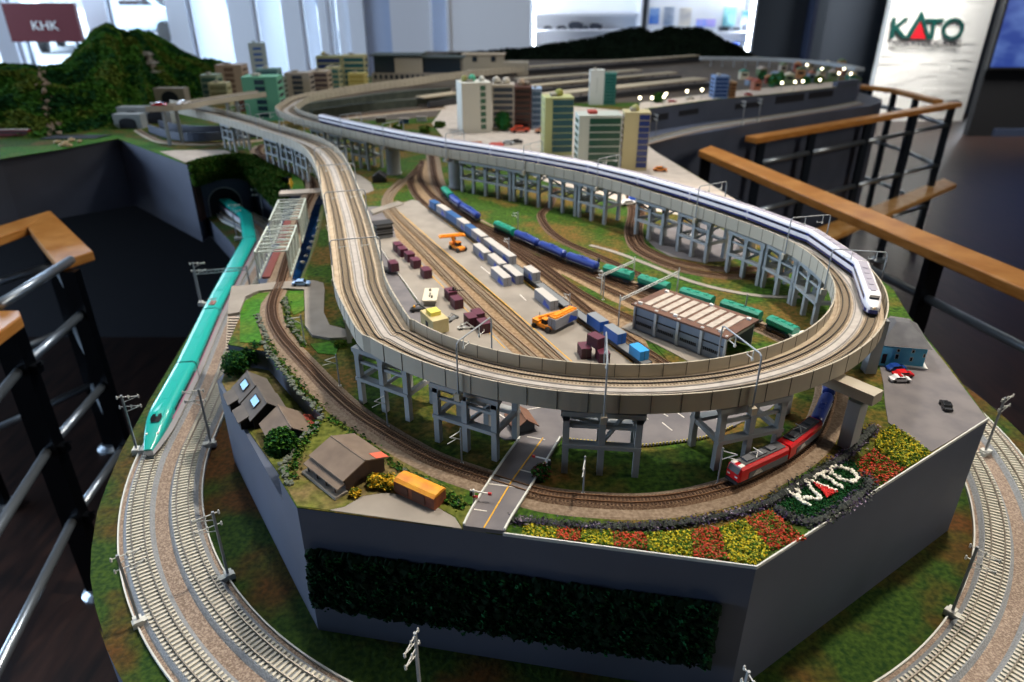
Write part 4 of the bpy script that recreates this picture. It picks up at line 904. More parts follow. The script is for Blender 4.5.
# --- big green and white bullet train on the outer large track
M['e5_green'] = mat('emerald_paint', '#1fa8a0', .18, spec=.7); M['e5_white'] = mat('train_white', '#dfe3ea', .25); M['e5_pink'] = mat('train_pink', '#d06c9c', .3)
M['under'] = mat('underframe', '#1a1c20', .7); M['win'] = mat('train_window', '#151c26', .15)
ztop = ZL + .0012 + .003 + .006 + .0022 + .0028
W5, H5 = .0195, .0415
e5p = [V((p.x, p.y, ztop)) for p in outer_path]
nose = P(144, 455, LOW - .022)
s_nose = nearest(e5p, nose); CAR = .2575
def straight_frame(path, s0, s1):
    a, _ = at_len(path, s0); b, _ = at_len(path, s1); d = b - a; return (a + b) / 2, math.atan2(d.y, d.x), d.length
def body_half(m, L, top_m, side_m, w, h, z0=.008):
    pass
def bullet_car(name, label, s0, s1, path, nosed):
    c, a, L = straight_frame(path, s0, s1); t = thing(name, label, 'train car', c, a, 'cars of the big green bullet train')
    MB().box(L / 2 - .004, L / 2 + .004, -.0165, .0165, .006, .0395).build('gangway', M['under'], t)
    L -= .005; x0, x1 = -L / 2, L / 2; zs = .0235
    tip = .105 if nosed else 0
    def up(w, h, n=7, kk=1):
        zs_ = .0135 + (zs - .0135) * kk ** .7; pts = [(w, zs_)]; r = w * .55
        for k in range(n + 1):
            q = math.pi / 2 * k / n; pts.append((w - r + r * math.cos(q), max(zs_ + .0003, h - r * .7 + r * .7 * math.sin(q))))
        return pts + [(-y, z) for y, z in reversed(pts)]
    def low(w, k=1): zk = .0135 + (zs - .0135) * k ** .7; return [(w, zk), (w, .006), (w * .85, .004), (-w * .85, .004), (-w, .006), (-w, zk)]
    # nose sits at x0 (the path runs from the front backwards)
    f = lambda k: W5 * (.30 + .70 * math.sin(min(1, k * 1.05 + .02) * math.pi / 2) ** .75); g = lambda k: .0165 + (H5 - .0165) * (math.sin(k * math.pi / 2) ** 1.15)
    secs = []; lows = []
    if nosed:
        for k in [0, .02, .05, .1, .2, .3, .4, .5, .6, .7, .8, .9, 1]:
            secs.append((x0 + tip * k, up(f(k), g(k), kk=k))); lows.append((x0 + tip * k, low(f(k) * .99, k)))
    else: secs.append((x0, up(W5, H5))); lows.append((x0, low(W5)))
    secs.append((x1, up(W5, H5))); lows.append((x1, low(W5)))
    m = MB(); section_loft(m, secs); m.build('upper_body', M['e5_green'], t, smooth=nosed, recalc=True)
    if nosed:
        t.children[-1].modifiers.new('e', 'EDGE_SPLIT').split_angle = .7
    m = MB(); section_loft(m, lows); m.build('lower_body', M['e5_white'], t)
    xs = x0 + tip * .75
    for sy in (-1, 1):
        MB().box(xs, x1 - .002, sy * W5 - .0004, sy * W5 + .0006, zs - .001, zs + .0012).build('pink_stripe', M['e5_pink'], t)
        nw = int((x1 - xs - .03) / .0115)
        MB().box(xs + .02, x1 - .015, sy * W5 - .0003, sy * W5 + .0007, .0265, .0315).build('window_band', M['win'], t)
        for xx in (x0 + (.06 if nosed else .04), x1 - .04):
            m = MB()
            for dx in (-.012, .012): m.lathe((xx + dx, sy * .008 - .0015, .0035), [(.005, 0), (.005, .003)], 14, 'Y')
            m.build('wheelset', M['under'], t)
    MB().box(x0 + (.03 if nosed else .004), x1 - .004, -.012, .012, .0012, .006).build('underframe', M['under'], t)
    for xx in (x0 + L * .55, x0 + L * .8): MB().box(xx - .02, xx + .02, -.006, .006, H5 - .001, H5 + .0004).build('roof_unit', M['e5_green'], t)
    if nosed:
        kx = .56; xx = x0 + tip * kx; m = MB()
        ring = []
        def surf(k, y):
            w = f(k); h = g(k); r = w * .55
            z = h if abs(y) < w - r else h - r * .7 + math.sqrt(max(0, 1 - ((abs(y) - (w - r)) / r) ** 2)) * r * .7
            return z
        vs = []; ks = [.5, .56, .62, .68]; ws = [.006, .0085, .009, .0065]
        for k, w in zip(ks, ws):
            for y in (-w, -w / 2, 0, w / 2, w): vs.append((x0 + tip * k, y, surf(k, y) + .0022 - abs(y) * .05))
        m.add(vs, [(r * 5 + c, r * 5 + c + 1, r * 5 + 6 + c, r * 5 + 5 + c) for r in range(3) for c in range(4)])
        m.add([(v[0], v[1], v[2] - .003) for v in vs], [(r * 5 + c, r * 5 + c + 1, r * 5 + 6 + c, r * 5 + 5 + c) for r in range(3) for c in range(4)])
        m.build('windscreen', M['dark_glass'], t)
        m = MB(); section_loft(m, [(x0 + tip * .62, [(.010, .034), (.009, .0375), (0, .039), (-.009, .0375), (-.010, .034)]), (x0 + tip * .75, [(.011, .036), (.009, .0405), (0, .042), (-.009, .0405), (-.011, .036)]), (x0 + tip * .98, [(.010, .038), (.008, .041), (0, .0417), (-.008, .041), (-.010, .038)])]); m.build('cab_canopy', M['e5_green'], t)
        for sy in (-1, 1): MB().lathe((x0 + tip * .3, sy * .0085, surf(.3, .0085) - .001), [(.0022, 0), (.0018, .002)], 10).build('headlamp', M['white'], t)
    else:
        m = MB(); m.box(-.02, .02, -.007, .007, H5 - .001, H5 + .0006); m.build('roof_cover', M['e5_green'], t)
    return t
labs = ['leading car of the green bullet train with the long pointed nose', 'second car of the green bullet train behind the nose car', 'third car of the green bullet train with the small roof pantograph', 'fourth car of the green bullet train beside the white truss bridge', 'fifth car of the green bullet train before the bend at the tunnel', 'last visible car of the green bullet train entering the tunnel mouth']
s = s_nose; e5 = []
Ltot = plen(e5p)
for i in range(6):
    s1 = min(s + CAR, Ltot - .001)
    if s1 - s < .08: break
    c_ = bullet_car('bullet_train_car', labs[i], s, s1, e5p, i == 0); e5.append(c_)
    if i == 2:
        m = MB(); x = -.1; m.tube([(x, 0, H5), (x - .008, 0, H5 + .006), (x, 0, H5 + .011)], .0008, 6); m.tube([(x, -.01, H5 + .011), (x, .01, H5 + .011)], .0008, 6); m.box(x - .012, x + .012, -.006, .006, H5 - .001, H5 + .002); m.build('pantograph', mat('panto', '#8c5a50', .5), c_)
    s = s1
# --- white and blue striped train on the viaduct
M['w0'] = mat('cream_train', '#dcdce2', .3); M['blue_band'] = mat('train_blue', '#142a6e', .25)
vz = ZD + .0022 + .0010 + .0016
vo = [V((p.x, p.y, vz)) for p in offset(vpath, .0175)]
sn = nearest(vo, P(872, 316, .405)); W0, H0 = .0108, .0262
def white_sec(w, h):
    return ringpts(w, h, .0035, .42, 5)
def make_white_car(L, nosed):
    t = thing('bullet_train_car', 'x', 'train car', (0, 0, 0), 0, 'cars of the white striped bullet train')
    x0, x1 = -L / 2, L / 2; m = MB()
    if nosed:
        secs = []
        for k in [0, .06, .15, .3, .45, .6, .75, .88, 1]:
            w = W0 * (.42 + .58 * math.sqrt(1 - (1 - k) ** 2)); h = .0035 + (.010) + (H0 - .0135) * math.sin(k * math.pi / 2) ** 1.1
            secs.append((x0 + .030 * k, white_sec(w, h)))
    else: secs = [(x0, white_sec(W0, H0))]
    secs.append((x1, white_sec(W0, H0))); section_loft(m, secs); o = m.build('body', M['w0'], t, smooth=True); o.modifiers.new('e', 'EDGE_SPLIT').split_angle = .6
    xs = x0 + (.024 if nosed else .001)
    for sy in (-1, 1):
        MB().box(xs, x1 - .001, sy * W0 - .0003, sy * W0 + .0003, .0145, .0195).build('blue_band', M['blue_band'], t)
        MB().box(xs, x1 - .001, sy * W0 - .0003, sy * W0 + .0003, .0035, .0075).build('blue_skirt', M['blue_band'], t)
        MB().box(xs + .006, x1 - .006, sy * W0 - .0003, sy * W0 + .00045, .0155, .0185).build('window_band', M['win'], t)
    MB().box(x0 + .008, x1 - .004, -.008, .008, 0, .0035).build('underframe', M['under'], t)
    m = MB()
    for k in range(5): m.box(x0 + L * (.22 + k * .15) - .006, x0 + L * (.22 + k * .15) + .006, -.0035, .0035, H0 - .0005, H0 + .0012)
    m.box(x0 + (.034 if nosed else .002), x1 - .002, -.0062, .0062, H0 - .0010, H0 + .0004)
    m.build('roof_gear', mat('roof_grey', '#9c9aa8', .5), t)
    if nosed:
        m = MB(); section_loft(m, [(x0 - .0006, [(.0052, .0032), (.0052, .0085), (-.0052, .0085), (-.0052, .0032)]), (x0 + .010, [(.0105, .0030), (.0105, .0078), (-.0105, .0078), (-.0105, .0030)]), (x0 + .026, [(.0112, .0030), (.0112, .0078), (-.0112, .0078), (-.0112, .0030)])]); m.build('blue_nose_skirt', M['blue_band'], t)
        m = MB(); m.add([(x0 + .0110, -.0062, .0228), (x0 + .0110, .0062, .0228), (x0 + .0145, .0066, .0252), (x0 + .0145, -.0066, .0252)], [(0, 1, 2, 3)]); m.add([(x0 + .0110, -.0062, .0208), (x0 + .0110, .0062, .0208), (x0 + .0145, .0066, .0232), (x0 + .0145, -.0066, .0232)], [(0, 1, 2, 3)]); m.build('windscreen', M['dark_glass'], t)
        for sy in (-1, 1): MB().lathe((x0 + .0022, sy * .0052, .0112), [(.0018, 0), (.0014, .0016)], 10, 'X').build('headlamp', mat('lamp_glow', '#fff6e0', emit='#fff0d0', estr=2), t)
        MB().blob((x0 + .0005, 0, .0112), .0022, 0, 2).build('nose_cap', mat('nose_tan', '#c9b090', .4), t)
    return t
labw = ['nose car of the white striped train, blue chin towards the camera', 'second car of the white striped train behind the nose car', 'third car of the white striped train, before the long oak handrail', 'fourth car of the white striped train counted from its nose', 'fifth car of the white striped train counted from its nose', 'sixth car of the white striped train, before the cream and blue tower', 'seventh car of the white striped train, before the green glass tower', 'eighth car of the white striped train counted from its nose', 'ninth car of the white striped train counted from its nose', 'tenth car of the white striped train, above the first far tower', 'eleventh car of the white striped train, above the round pillars', 'twelfth car of the white striped train counted from its nose', 'thirteenth car of the white striped train counted from its nose', 'rear car of the white striped train far at the left']
s = sn; CW = .156; Lw = plen(vo); protow = None
s_end = nearest(vo, P(312, 121, .40)); ncar = max(5, round((s_end - sn) / CW)); CW = (s_end - sn) / ncar; ncar = min(ncar, 14)
for i in range(ncar):
    c, a, L = straight_frame(vo, s, s + CW)
    if i == 0: t = make_white_car(L - .002, True); t.location = c; t.rotation_euler = (0, 0, a); t['label'] = labw[0]
    elif protow is None: protow = make_white_car(CW - .002, False); protow.location = c; protow.rotation_euler = (0, 0, a); protow['label'] = labw[1]
    else: dup(protow, c, a, labw[min(i, 13)] if i < ncar - 1 else labw[13])
    s += CW
# --- red two-unit locomotive and wagons on the ground loop
gz = ZS + .004 + .0010 + .0018
G1t = [V((p.x, p.y, gz)) for p in G1]
M['loco_red'] = mat('loco_red', '#c4121e', .3); M['loco_grey'] = mat('loco_grey', '#5a5e66', .5); M['loco_roof'] = mat('loco_roof', '#45494e', .6)
sA = nearest(G1t, P(727, 489)); 
def loco(s0, L, front, label):
    c, a, L2 = straight_frame(G1t, s0, s0 + L); t = thing('locomotive', label, 'locomotive', c, a, 'halves of the red two unit locomotive'); x0, x1 = -L2 / 2 + .001, L2 / 2 - .001; w = .0098
    m = MB().m(M['loco_red']); prof = lambda x, h: (x, [(w, .006), (w, h - .003), (w * .8, h), (-w * .8, h), (-w, h - .003), (-w, .006)])
    section_loft(m, [(x0, [(w * .9, .006), (w * .9, .014), (w * .8, .0165), (-w * .8, .0165), (-w * .9, .014), (-w * .9, .006)]), prof(x0 + .0035, .024), prof(x1, .024)] if front else [prof(x0, .024), prof(x1, .024)])
    m.build('body', None, t)
    for sy in (-1, 1):
        m = MB(); y = sy * (w + .0002); m.box(x0 + .016, x1 - .0005, y - .0003, y + .0003, .0060, .0145); m.build('grey_side_panel', M['loco_grey'], t)
        m = MB(); y = sy * (w + .0005); m.add([(x0 + .028, y, .0135), (x0 + .034, y, .0135), (x0 + .040, y, .0070), (x0 + .022, y, .0070)], [(0, 1, 2, 3)]); m.build('white_emblem', M['white'], t)
        for xx in ((x0 + .014), (x1 - .012)):
            m = MB()
            for dx in (-.0055, .0055): m.lathe((xx + dx, sy * .0068 - .001, .003), [(.0031, 0), (.0031, .002)], 12, 'Y')
            m.box(xx - .010, xx + .010, sy * .008 - .0006, sy * .008 + .0006, .0025, .0055); m.build('bogie', M['under'], t)
    MB().box(x0 + .004, x1 - .002, -.008, .008, .0035, .007).build('underframe', M['under'], t)
    MB().box(x0 + .010, x1 - .003, -.0068, .0068, .0238, .0252).build('roof_panel', M['loco_roof'], t)
    m = MB()
    for k, (dx, ll) in enumerate(((.022, .012), (.042, .014), (.060, .010))):
        m.box(x0 + dx - ll / 2, x0 + dx + ll / 2, -.0045, .0045, .025, .0272)
    m.build('roof_equipment', M['loco_grey'], t)
    m = MB(); m.tube([(x0 + .030, -.005, .0274), (x0 + .038, 0, .0300), (x0 + .030, .005, .0274)], .0005, 6); m.tube([(x0 + .038, -.007, .0305), (x0 + .038, .007, .0305)], .0006, 6); m.build('pantograph', M['white'], t)
    if front:
        m = MB(); m.add([(x0 - .0006, -.0078, .0162), (x0 - .0006, .0078, .0162), (x0 + .0024, .0078, .0230), (x0 + .0024, -.0078, .0230)], [(0, 1, 2, 3)]).add([(x0 + .0024, -.0078, .0165), (x0 + .0024, .0078, .0165), (x0 + .0053, .0078, .0230), (x0 + .0053, -.0078, .0230)], [(0, 1, 2, 3)]); m.build('windscreen', M['black'], t)
        for sy in (-1, 1):
            MB().box(x0 - .0006, x0 + .001, sy * .0055 - .0018, sy * .0055 + .0018, .0105, .0125).build('headlamp', M['white'], t)
            MB().box(x0 + .0034, x0 + .010, sy * .005 - .0025, sy * .005 + .0025, .0238, .0249).build('white_roof_mark', M['white'], t)
        MB().box(x0 - .0012, x0 + .003, -.0085, .0085, .0025, .0065).build('front_skirt', M['under'], t)
    return t
loco(sA, .084, True, 'front half of the red locomotive with windscreen and white headlamps'); loco(sA + .084, .080, False, 'rear half of the red locomotive coupled to the blue wagons')
M['tank_blue'] = mat('wagon_blue', '#1c3a92', .35); M['tank_dark'] = mat('wagon_dark_blue', '#16307c', .3); M['hop_green'] = mat('wagon_green', '#128a72', .4)
def wagon(L, kind):
    t = thing('tank_wagon' if kind != 'hopper' else 'hopper_wagon', 'x', 'goods wagon'); m = MB()
    MB().box(-L / 2, L / 2, -.0075, .0075, .0048, .0066).build('chassis', M['under'], t)
    if kind == 'hopper':
        w = .0088; section_loft(m, [(x, [(w * .45, .0066), (w, .0125), (w, .0190), (w * .55, .0225), (-w * .55, .0225), (-w, .0190), (-w, .0125), (-w * .45, .0066)]) for x in (-L / 2 + .003, L / 2 - .003)])
        m.build('hopper_body', M['hop_green'], t)
        for k in range(3): MB().box(-L / 4 + k * L / 4 - .0045, -L / 4 + k * L / 4 + .0045, -.0035, .0035, .0224, .0236).build('roof_hatch', M['hop_green'], t)
        m = MB()
        for sy in (-1, 1):
            for k in range(7): m.box(-L / 2 + .006 + k * (L - .012) / 6 - .0004, -L / 2 + .006 + k * (L - .012) / 6 + .0004, sy * w - .0005, sy * w + .0005, .0125, .0190)
        m.build('body_ribs', M['hop_green'], t)
    else:
        mt = M['tank_blue'] if kind == 'blue' else M['tank_dark']
        m.lathe((0, 0, .0145), [(.004, -L / 2 + .003), (.0075, -L / 2 + .0045), (.0082, -L / 2 + .007), (.0082, L / 2 - .007), (.0075, L / 2 - .0045), (.004, L / 2 - .003)], 20, 'X'); m.build('tank', mt, t, smooth=False)
        MB().lathe((0, 0, .021), [(.0028, 0), (.0028, .0032), (.0018, .004)], 12).build('dome', mt, t)
        MB().box(-.014, .014, -.0035, .0035, .0226, .0231).build('walkway', mt, t)
        for sy in (-1, 1): MB().box(-L / 2 + .008, L / 2 - .008, sy * .0078 - .0004, sy * .0078 + .0004, .0090, .0096).build('handrail', M['mast_white'], t)
    for sx in (-1, 1):
        for sy in (-1, 1):
            m = MB()
            for dx in (-.005, .005): m.lathe((sx * (L / 2 - .014) + dx, sy * .0062 - .001, .0026), [(.0028, 0), (.0028, .002)], 10, 'Y')
            m.box(sx * (L / 2 - .014) - .0085, sx * (L / 2 - .014) + .0085, sy * .0078 - .0005, sy * .0078 + .0005, .002, .0048); m.build('bogie', M['under'], t)
    return t
protos = {}
def put_wagon(path, s0, s1, kind, label, group):
    c, a, L = straight_frame(path, s0, s1)
    if kind not in protos:
        t = wagon(.086, kind); protos[kind] = t; t.location = c; t.rotation_euler = (0, 0, a); t['label'] = label; t['group'] = group
    else: t = dup(protos[kind], c, a, label, group)
    k = (s1 - s0 - .003) / .086; t.scale = (k, 1, 1)
def s_px(path, x, y): return nearest(path, P(x, y))
s = sA + .166
for i, lab in enumerate(('dark blue tank wagon coupled right behind the red locomotive', 'dark blue tank wagon second behind the red locomotive', 'dark blue tank wagon disappearing under the viaduct behind the portal frame')):
    put_wagon(G1t, s, s + .082, 'dark', lab, 'dark blue tank wagons behind the locomotive'); s += .084
# tank and hopper rake on the inner part of the loop, px centres
TW = [((443, 197), (452, 204), 'hopper', 'small green hopper wagon at the far head of the tank rake'), ((452, 204), (463, 213.5), 'blue', 'royal blue tank wagon next to the green head wagon'), ((464, 214), (480, 226), 'blue', 'royal blue tank wagon, second behind the green head wagon'), ((494, 233), (512, 242), 'hopper', 'green hopper wagon standing between the two groups of blue tank wagons'), ((512, 242), (537, 253), 'blue', 'royal blue tank wagon just behind the middle green hopper'), ((538, 254), (566, 265.5), 'blue', 'royal blue tank wagon in the middle of the rake'), ((567, 266), (600, 278), 'blue', 'royal blue tank wagon beside the white signal post'),
      ((601, 278), (634, 288), 'hopper', 'green hopper wagon directly behind the white signal post'), ((637, 289), (672, 299), 'hopper', 'green hopper wagon above the left end of the depot'), ((677, 302), (714, 314), 'hopper', 'green hopper wagon behind the middle of the depot roof'), ((718, 316), (762, 330), 'hopper', 'green hopper wagon behind the right end of the depot roof'), ((764, 331), (796, 344), 'hopper', 'dark green hopper wagon beyond the depot by the small white box')]
for a, b, k, lab in TW:
    sa, sb = sorted((s_px(G1t, *a), s_px(G1t, *b))); put_wagon(G1t, sa, sb, k, lab, 'wagons of the long tank and hopper rake')
# container train on the yard track
cz = ZS + .003 + .001 + .0018
Tc = [V((p.x, p.y, cz)) for p in tk['c']]
M['cont_grey'] = mat('container_grey', '#888c96', .5); M['cont_top'] = mat('container_top', '#b4b1ac', .5); M['cont_blue'] = mat('container_blue_mark', '#2a4bb0', .4); M['cont_lblue'] = mat('container_light_blue', '#24578f', .4)
M['cont_purple'] = mat('container_maroon', '#3f1226', .45); M['cont_purple_top'] = mat('container_maroon_top', '#571c34', .45)
def container(L, w, h, side, top, mark=True, name='freight_container'):
    t = thing(name, 'x', 'container'); m = MB().m(side); m.box(-L / 2, L / 2, -w / 2, w / 2, 0, h); m.build('shell', None, t, bevel=.0003)
    MB().m(top).box(-L / 2, L / 2, -w / 2, w / 2, h, h + .0004).build('roof', None, t)
    m = MB()
    n = int(L / .0028)
    for sy in (-1, 1):
        for k in range(1, n): m.box(-L / 2 + k * L / n - .0004, -L / 2 + k * L / n + .0004, sy * w / 2 - .0002, sy * w / 2 + .0002, h * .08, h * .92)
    m.build('ribs', side, t)
    for sx in (-1, 1): MB().box(sx * L / 2 - .0003, sx * L / 2 + .0003, -.0003, .0003, h * .06, h * .94).build('door_seam', M['joint'], t)
    if mark:
        for sy in (-1, 1):
            m = MB(); m.add([(L * .05, sy * (w / 2 + .0004), h * .1), (L * .45, sy * (w / 2 + .0004), h * .1), (L * .45, sy * (w / 2 + .0004), h * .35), (L * .3, sy * (w / 2 + .0004), h * .55), (L * .15, sy * (w / 2 + .0004), h * .85)], [(0, 1, 2, 3, 4)]); m.build('blue_emblem', M['cont_blue'], t)
    return t
def flatcar(L):
    t = thing('flat_wagon', 'x', 'goods wagon'); MB().box(-L / 2, L / 2, -.0085, .0085, .0055, .0072).build('deck', mat('flat_deck', '#6f7478', .7), t)
    for sy in (-1, 1): MB().box(-L / 2, L / 2, sy * .0085 - .0006, sy * .0085 + .0006, .0040, .0078).build('side_sill', M['under'], t)
    for sx in (-1, 1):
        for sy in (-1, 1):
            m = MB()
            for dx in (-.005, .005): m.lathe((sx * (L / 2 - .016) + dx, sy * .0062 - .001, .0026), [(.0026, 0), (.0026, .002)], 10, 'Y')
            m.box(sx * (L / 2 - .016) - .0085, sx * (L / 2 - .016) + .0085, sy * .0078 - .0005, sy * .0078 + .0005, .002, .0048); m.build('bogie', M['under'], t)
    return t
sc0, sc1 = s_px(Tc, 428, 211), s_px(Tc, 648, 372); nfl = 8; LF = (sc1 - sc0) / nfl; pf = None
fl_lab = ['farthest flat wagon of the container train, by the blue end box', 'second flat wagon from the far end of the container train', 'third flat wagon from the far end of the container train', 'fourth flat wagon from the far end of the container train', 'empty flat wagon beside the three parked grey containers', 'empty flat wagon passing behind the orange reach stacker', 'flat wagon carrying the pair of blue containers', 'flat wagon carrying the bright blue box at the viaduct wall']
for i in range(nfl):
    c, a, L = straight_frame(Tc, sc0 + i * LF, sc0 + (i + 1) * LF)
    if pf is None: pf = flatcar(LF - .004); pf.location = c; pf.rotation_euler = (0, 0, a); pf['label'] = fl_lab[0]; pf['group'] = 'flat wagons of the container train'
    else: dup(pf, c, a, fl_lab[i])
cg = container(.074, .0165, .0175, M['cont_grey'], M['cont_top']); cs = container(.024, .0160, .0165, M['cont_lblue'], M['cont_lblue'], False)
used = {id(cg): False, id(cs): False}
def put_cont(proto, loc, rz, label, group, sx=1.0):
    if not used.get(id(proto)): used[id(proto)] = True; t = proto; t.location = loc; t.rotation_euler = (0, 0, rz); t['label'] = label; t['group'] = group
    else: t = dup(proto, loc, rz, label, group)
    t.scale = (sx, 1, 1); return t
def on_train(x0y0, x1y1, proto, L, label, flip=False):
    sa, sb = s_px(Tc, *x0y0), s_px(Tc, *x1y1); c, a, LL = straight_frame(Tc, sa, sb); put_cont(proto, V((c.x, c.y, cz + .0074)), a + (math.pi if flip else 0), label, 'containers riding on the container train', (LL - .001) / L)
on_train((430, 212), (435, 216), cs, .024, 'light blue box container at the far end of the container train')
on_train((436, 217), (446, 223), cg, .074, 'grey container next to the light blue end box', False)
on_train((447, 224), (452, 227), cs, .024, 'light blue container between the two farthest grey ones'); on_train((452, 227), (457, 231), cs, .024, 'light blue container just before the second grey one')
on_train((457, 231), (466, 238), cg, .074, 'second grey container from the far end of the train')
on_train((466, 238), (473, 243), cs, .024, 'blue container between grey ones in the middle of the train')
on_train((473, 243), (484, 251), cg, .074, 'grey container directly behind the orange forklift crane')
on_train((485, 252), (497, 260), cg, .074, 'grey container second nearest on the container train')
on_train((498, 261), (512, 271.5), cg, .074, 'nearest grey container riding on the container train')
on_train((527, 282), (536, 289), cg, .074, 'grey container on the train right of the three parked ones')
M['cobalt'] = mat('cobalt', '#1f5fb8', .4)
cb = container(.040, .0165, .0175, M['cobalt'], mat('grey_top', '#7c848c', .6), False)  # roof greyer than the cobalt sides
on_train((592, 331), (604, 340), cb, .040, 'blue container, left one of the pair near the maroon boxes'); on_train((605, 341), (619, 352), cb, .040, 'blue container, right one of the pair near the maroon boxes')
M['azure'] = mat('azure', '#2f9ae0', .35)
cz2 = container(.030, .0165, .0150, M['azure'], M['azure'], False, 'tarpaulin_box'); on_train((634, 361), (645, 369), cz2, .030, 'bright azure box peeping over the near viaduct wall')
# parked grey containers on the pad
ya = math.atan2(P(521, 284).y - P(498, 265).y, P(521, 284).x - P(498, 265).x)
zp = zy + .0002
for (x, y), lab, L_ in (((482, 258), 'grey container on the pad, farthest of the parked three', 1), ((497, 269), 'grey container on the pad, middle of the parked three', 1), ((501, 283), 'grey container on the pad, left of the touching pair', 1), ((513, 281), 'grey container on the pad, right of the touching pair', 1), ((546, 306), 'grey container on the pad behind the orange reach stacker', 1)):
    p = P(x, y); put_cont(cg, V((p.x, p.y, zp)), ya, lab, 'grey containers parked on the pad', .86)
# maroon containers
cp = container(.0245, .0165, .0170, M['cont_purple'], M['cont_purple_top'], False)
for (x, y, dz, lab) in ((398.5, 253, 0, 'maroon container farthest in the left row'), (403, 257.5, 0, 'maroon container second in the left row'), (410, 262.5, 0, 'maroon container third in the left row'), (416, 269, 0, 'maroon container fourth in the left row'), (418, 271.5, 0, None), (426.5, 279, 0, 'maroon container nearest in the left row'), (394, 274, .004, 'maroon container on the truck at the pad edge'), (451, 301, 0, 'maroon container beside the black signal'), (457, 309, 0, 'maroon container left of the rails, before the cream store'), (471, 327, 0, 'maroon container behind the white engine parts'), (484, 333, 0, 'maroon container closest to the near viaduct on the left pad'), (478, 323, 0, 'small maroon container behind the nearest one')):
    if lab is None: continue
    p = P(x, y); put_cont(cp, V((p.x, p.y, zp + dz)), ya + (0.02), lab, 'maroon containers on the left pad')
for (x, y, k, lab) in ((584, 358, 0, 'maroon container at the left of the stack by the near viaduct'), (602, 363, 0, 'maroon container at the right of the stack by the near viaduct'), (595, 358.5, 1, 'maroon container set on top of two others by the near viaduct')):
    p = P(x, y); put_cont(cp, V((p.x, p.y, zp + k * .0176)), ya + (-.25 if k == 0 else .2), lab, 'stacked maroon containers by the near viaduct')
# ================================================================= tunnel portal and bank
pz = ZL + .0012
A1, A2 = V((-1.045, 2.318, 0)), V((-.905, 2.372, 0)); dd = (A2 - A1).normalized(); wth = (A2 - A1).length
t = thing('tunnel_portal', 'grey tunnel portal with arched mouth swallowing the green train', 'tunnel portal', V((A1.x, A1.y, pz)), math.atan2(dd.y, dd.x))
top = (ZC - .575) - pz; r = .052; cxm = wth * .48; zc0 = .045
outer_ = [(-.004, 0), (-.004, top), (wth + .004, top), (wth + .004, 0)]
n = 24; arcp = [(cxm - r, 0)] + [(cxm - r * math.cos(math.pi * k / n), zc0 + r * math.sin(math.pi * k / n)) for k in range(n + 1)] + [(cxm + r, 0)]
loop = [(-.004, 0), arcp[0]] + arcp[1:] + [(wth + .004, 0), (wth + .004, top), (-.004, top)]
m = MB(); N = len(loop)
m.add([(x, 0, z) for x, z in loop] + [(x, .025, z) for x, z in loop], [tuple(range(N)), tuple(range(2 * N - 1, N - 1, -1))] + [(i, (i + 1) % N, N + (i + 1) % N, N + i) for i in range(N)]); m.build('portal_wall', M['grey_paint'], t)
m = MB(); m.tube([(x * 1.0, -.001, z) for x, z in arcp], .0022, 6); m.build('arch_rim', M['pier_grey'], t)
m = MB().box(-1.046, -1.040, 2.275, 2.345, ZL + .001, ZG - .03); m.build('brown_side_panel', mat('rust_brown', '#3a2320', .8), plinth)
m = MB(); K = len(arcp); m.add([(x, .0245, z) for x, z in arcp] + [(x, .0225, z) for x, z in arcp], [tuple(range(K)), tuple(range(2 * K - 1, K - 1, -1))]); m.build('mouth_shade', M['void'], t)  # flat dark sheet stands for the shade inside the tunnel
M['moss'] = mat('moss', '#1e3c12', 1.0, c2='#44641e', scale=300, spec=.1); M['leaf_dark'] = mat('leaf_dark', '#143a1c', .9, c2='#225428', scale=200, spec=.15)
M['leaf_mid'] = mat('leaf_mid', '#2a541c', .9, c2='#4a7a28', scale=200, spec=.15); M['leaf_olive'] = mat('leaf_olive', '#46581e', .9, c2='#6a7c30', scale=200, spec=.15)
ml = [V((p.x, p.y, 0)) for p in Q([(188, 166), (211, 159.5), (234, 157), (250, 159), (276, 172), (288, 179)])]
mlp = smooth(ml, .01); hb = [.575, .578, .58, .60, .625, .64]
m = MB().m(M['moss']); m.mats.append(M['leaf_mid']); m.mats.append(M['leaf_olive'])
LM = plen(mlp)
for i in range(14000):
    s = random.random() * LM; p, a = at_len(mlp, s); f = s / LM * 5; k = int(min(4, f)); hbot = hb[k] + (hb[k + 1] - hb[k]) * (f - k); u = random.random()
    n_ = V((math.sin(a), -math.cos(a), 0)); h = GR - .006 + (hbot - GR + .004) * u; off = .016 + .012 * math.sin(math.pi * min(1, u * 1.1)) + random.gauss(0, .004)
    if random.random() < .25: off = random.uniform(-.02, .016); h = GR - .004 - random.random() * .006
    m.cur = random.choice((0, 0, 1, 2)); m.leaf(p + n_ * (off + .006) + V((0, 0, ZC - h)), random.uniform(.003, .006), .8)
m.cur = 0
for i in range(90):
    s = (i + .5) / 90 * LM; p, a = at_len(mlp, s); f = s / LM * 5; k = int(min(4, f)); hbot = hb[k] + (hb[k + 1] - hb[k]) * (f - k); n_ = V((math.sin(a), -math.cos(a), 0))
    for u in (.15, .5, .82): m.blob(p + n_ * .012 + V((0, 0, ZC - GR - (hbot - GR) * u)), .014, .2, 1)
tag(m.build('moss_bank', recalc=False), 'dark green mossy bank draped over the tunnel portal', 'moss', kind='stuff')
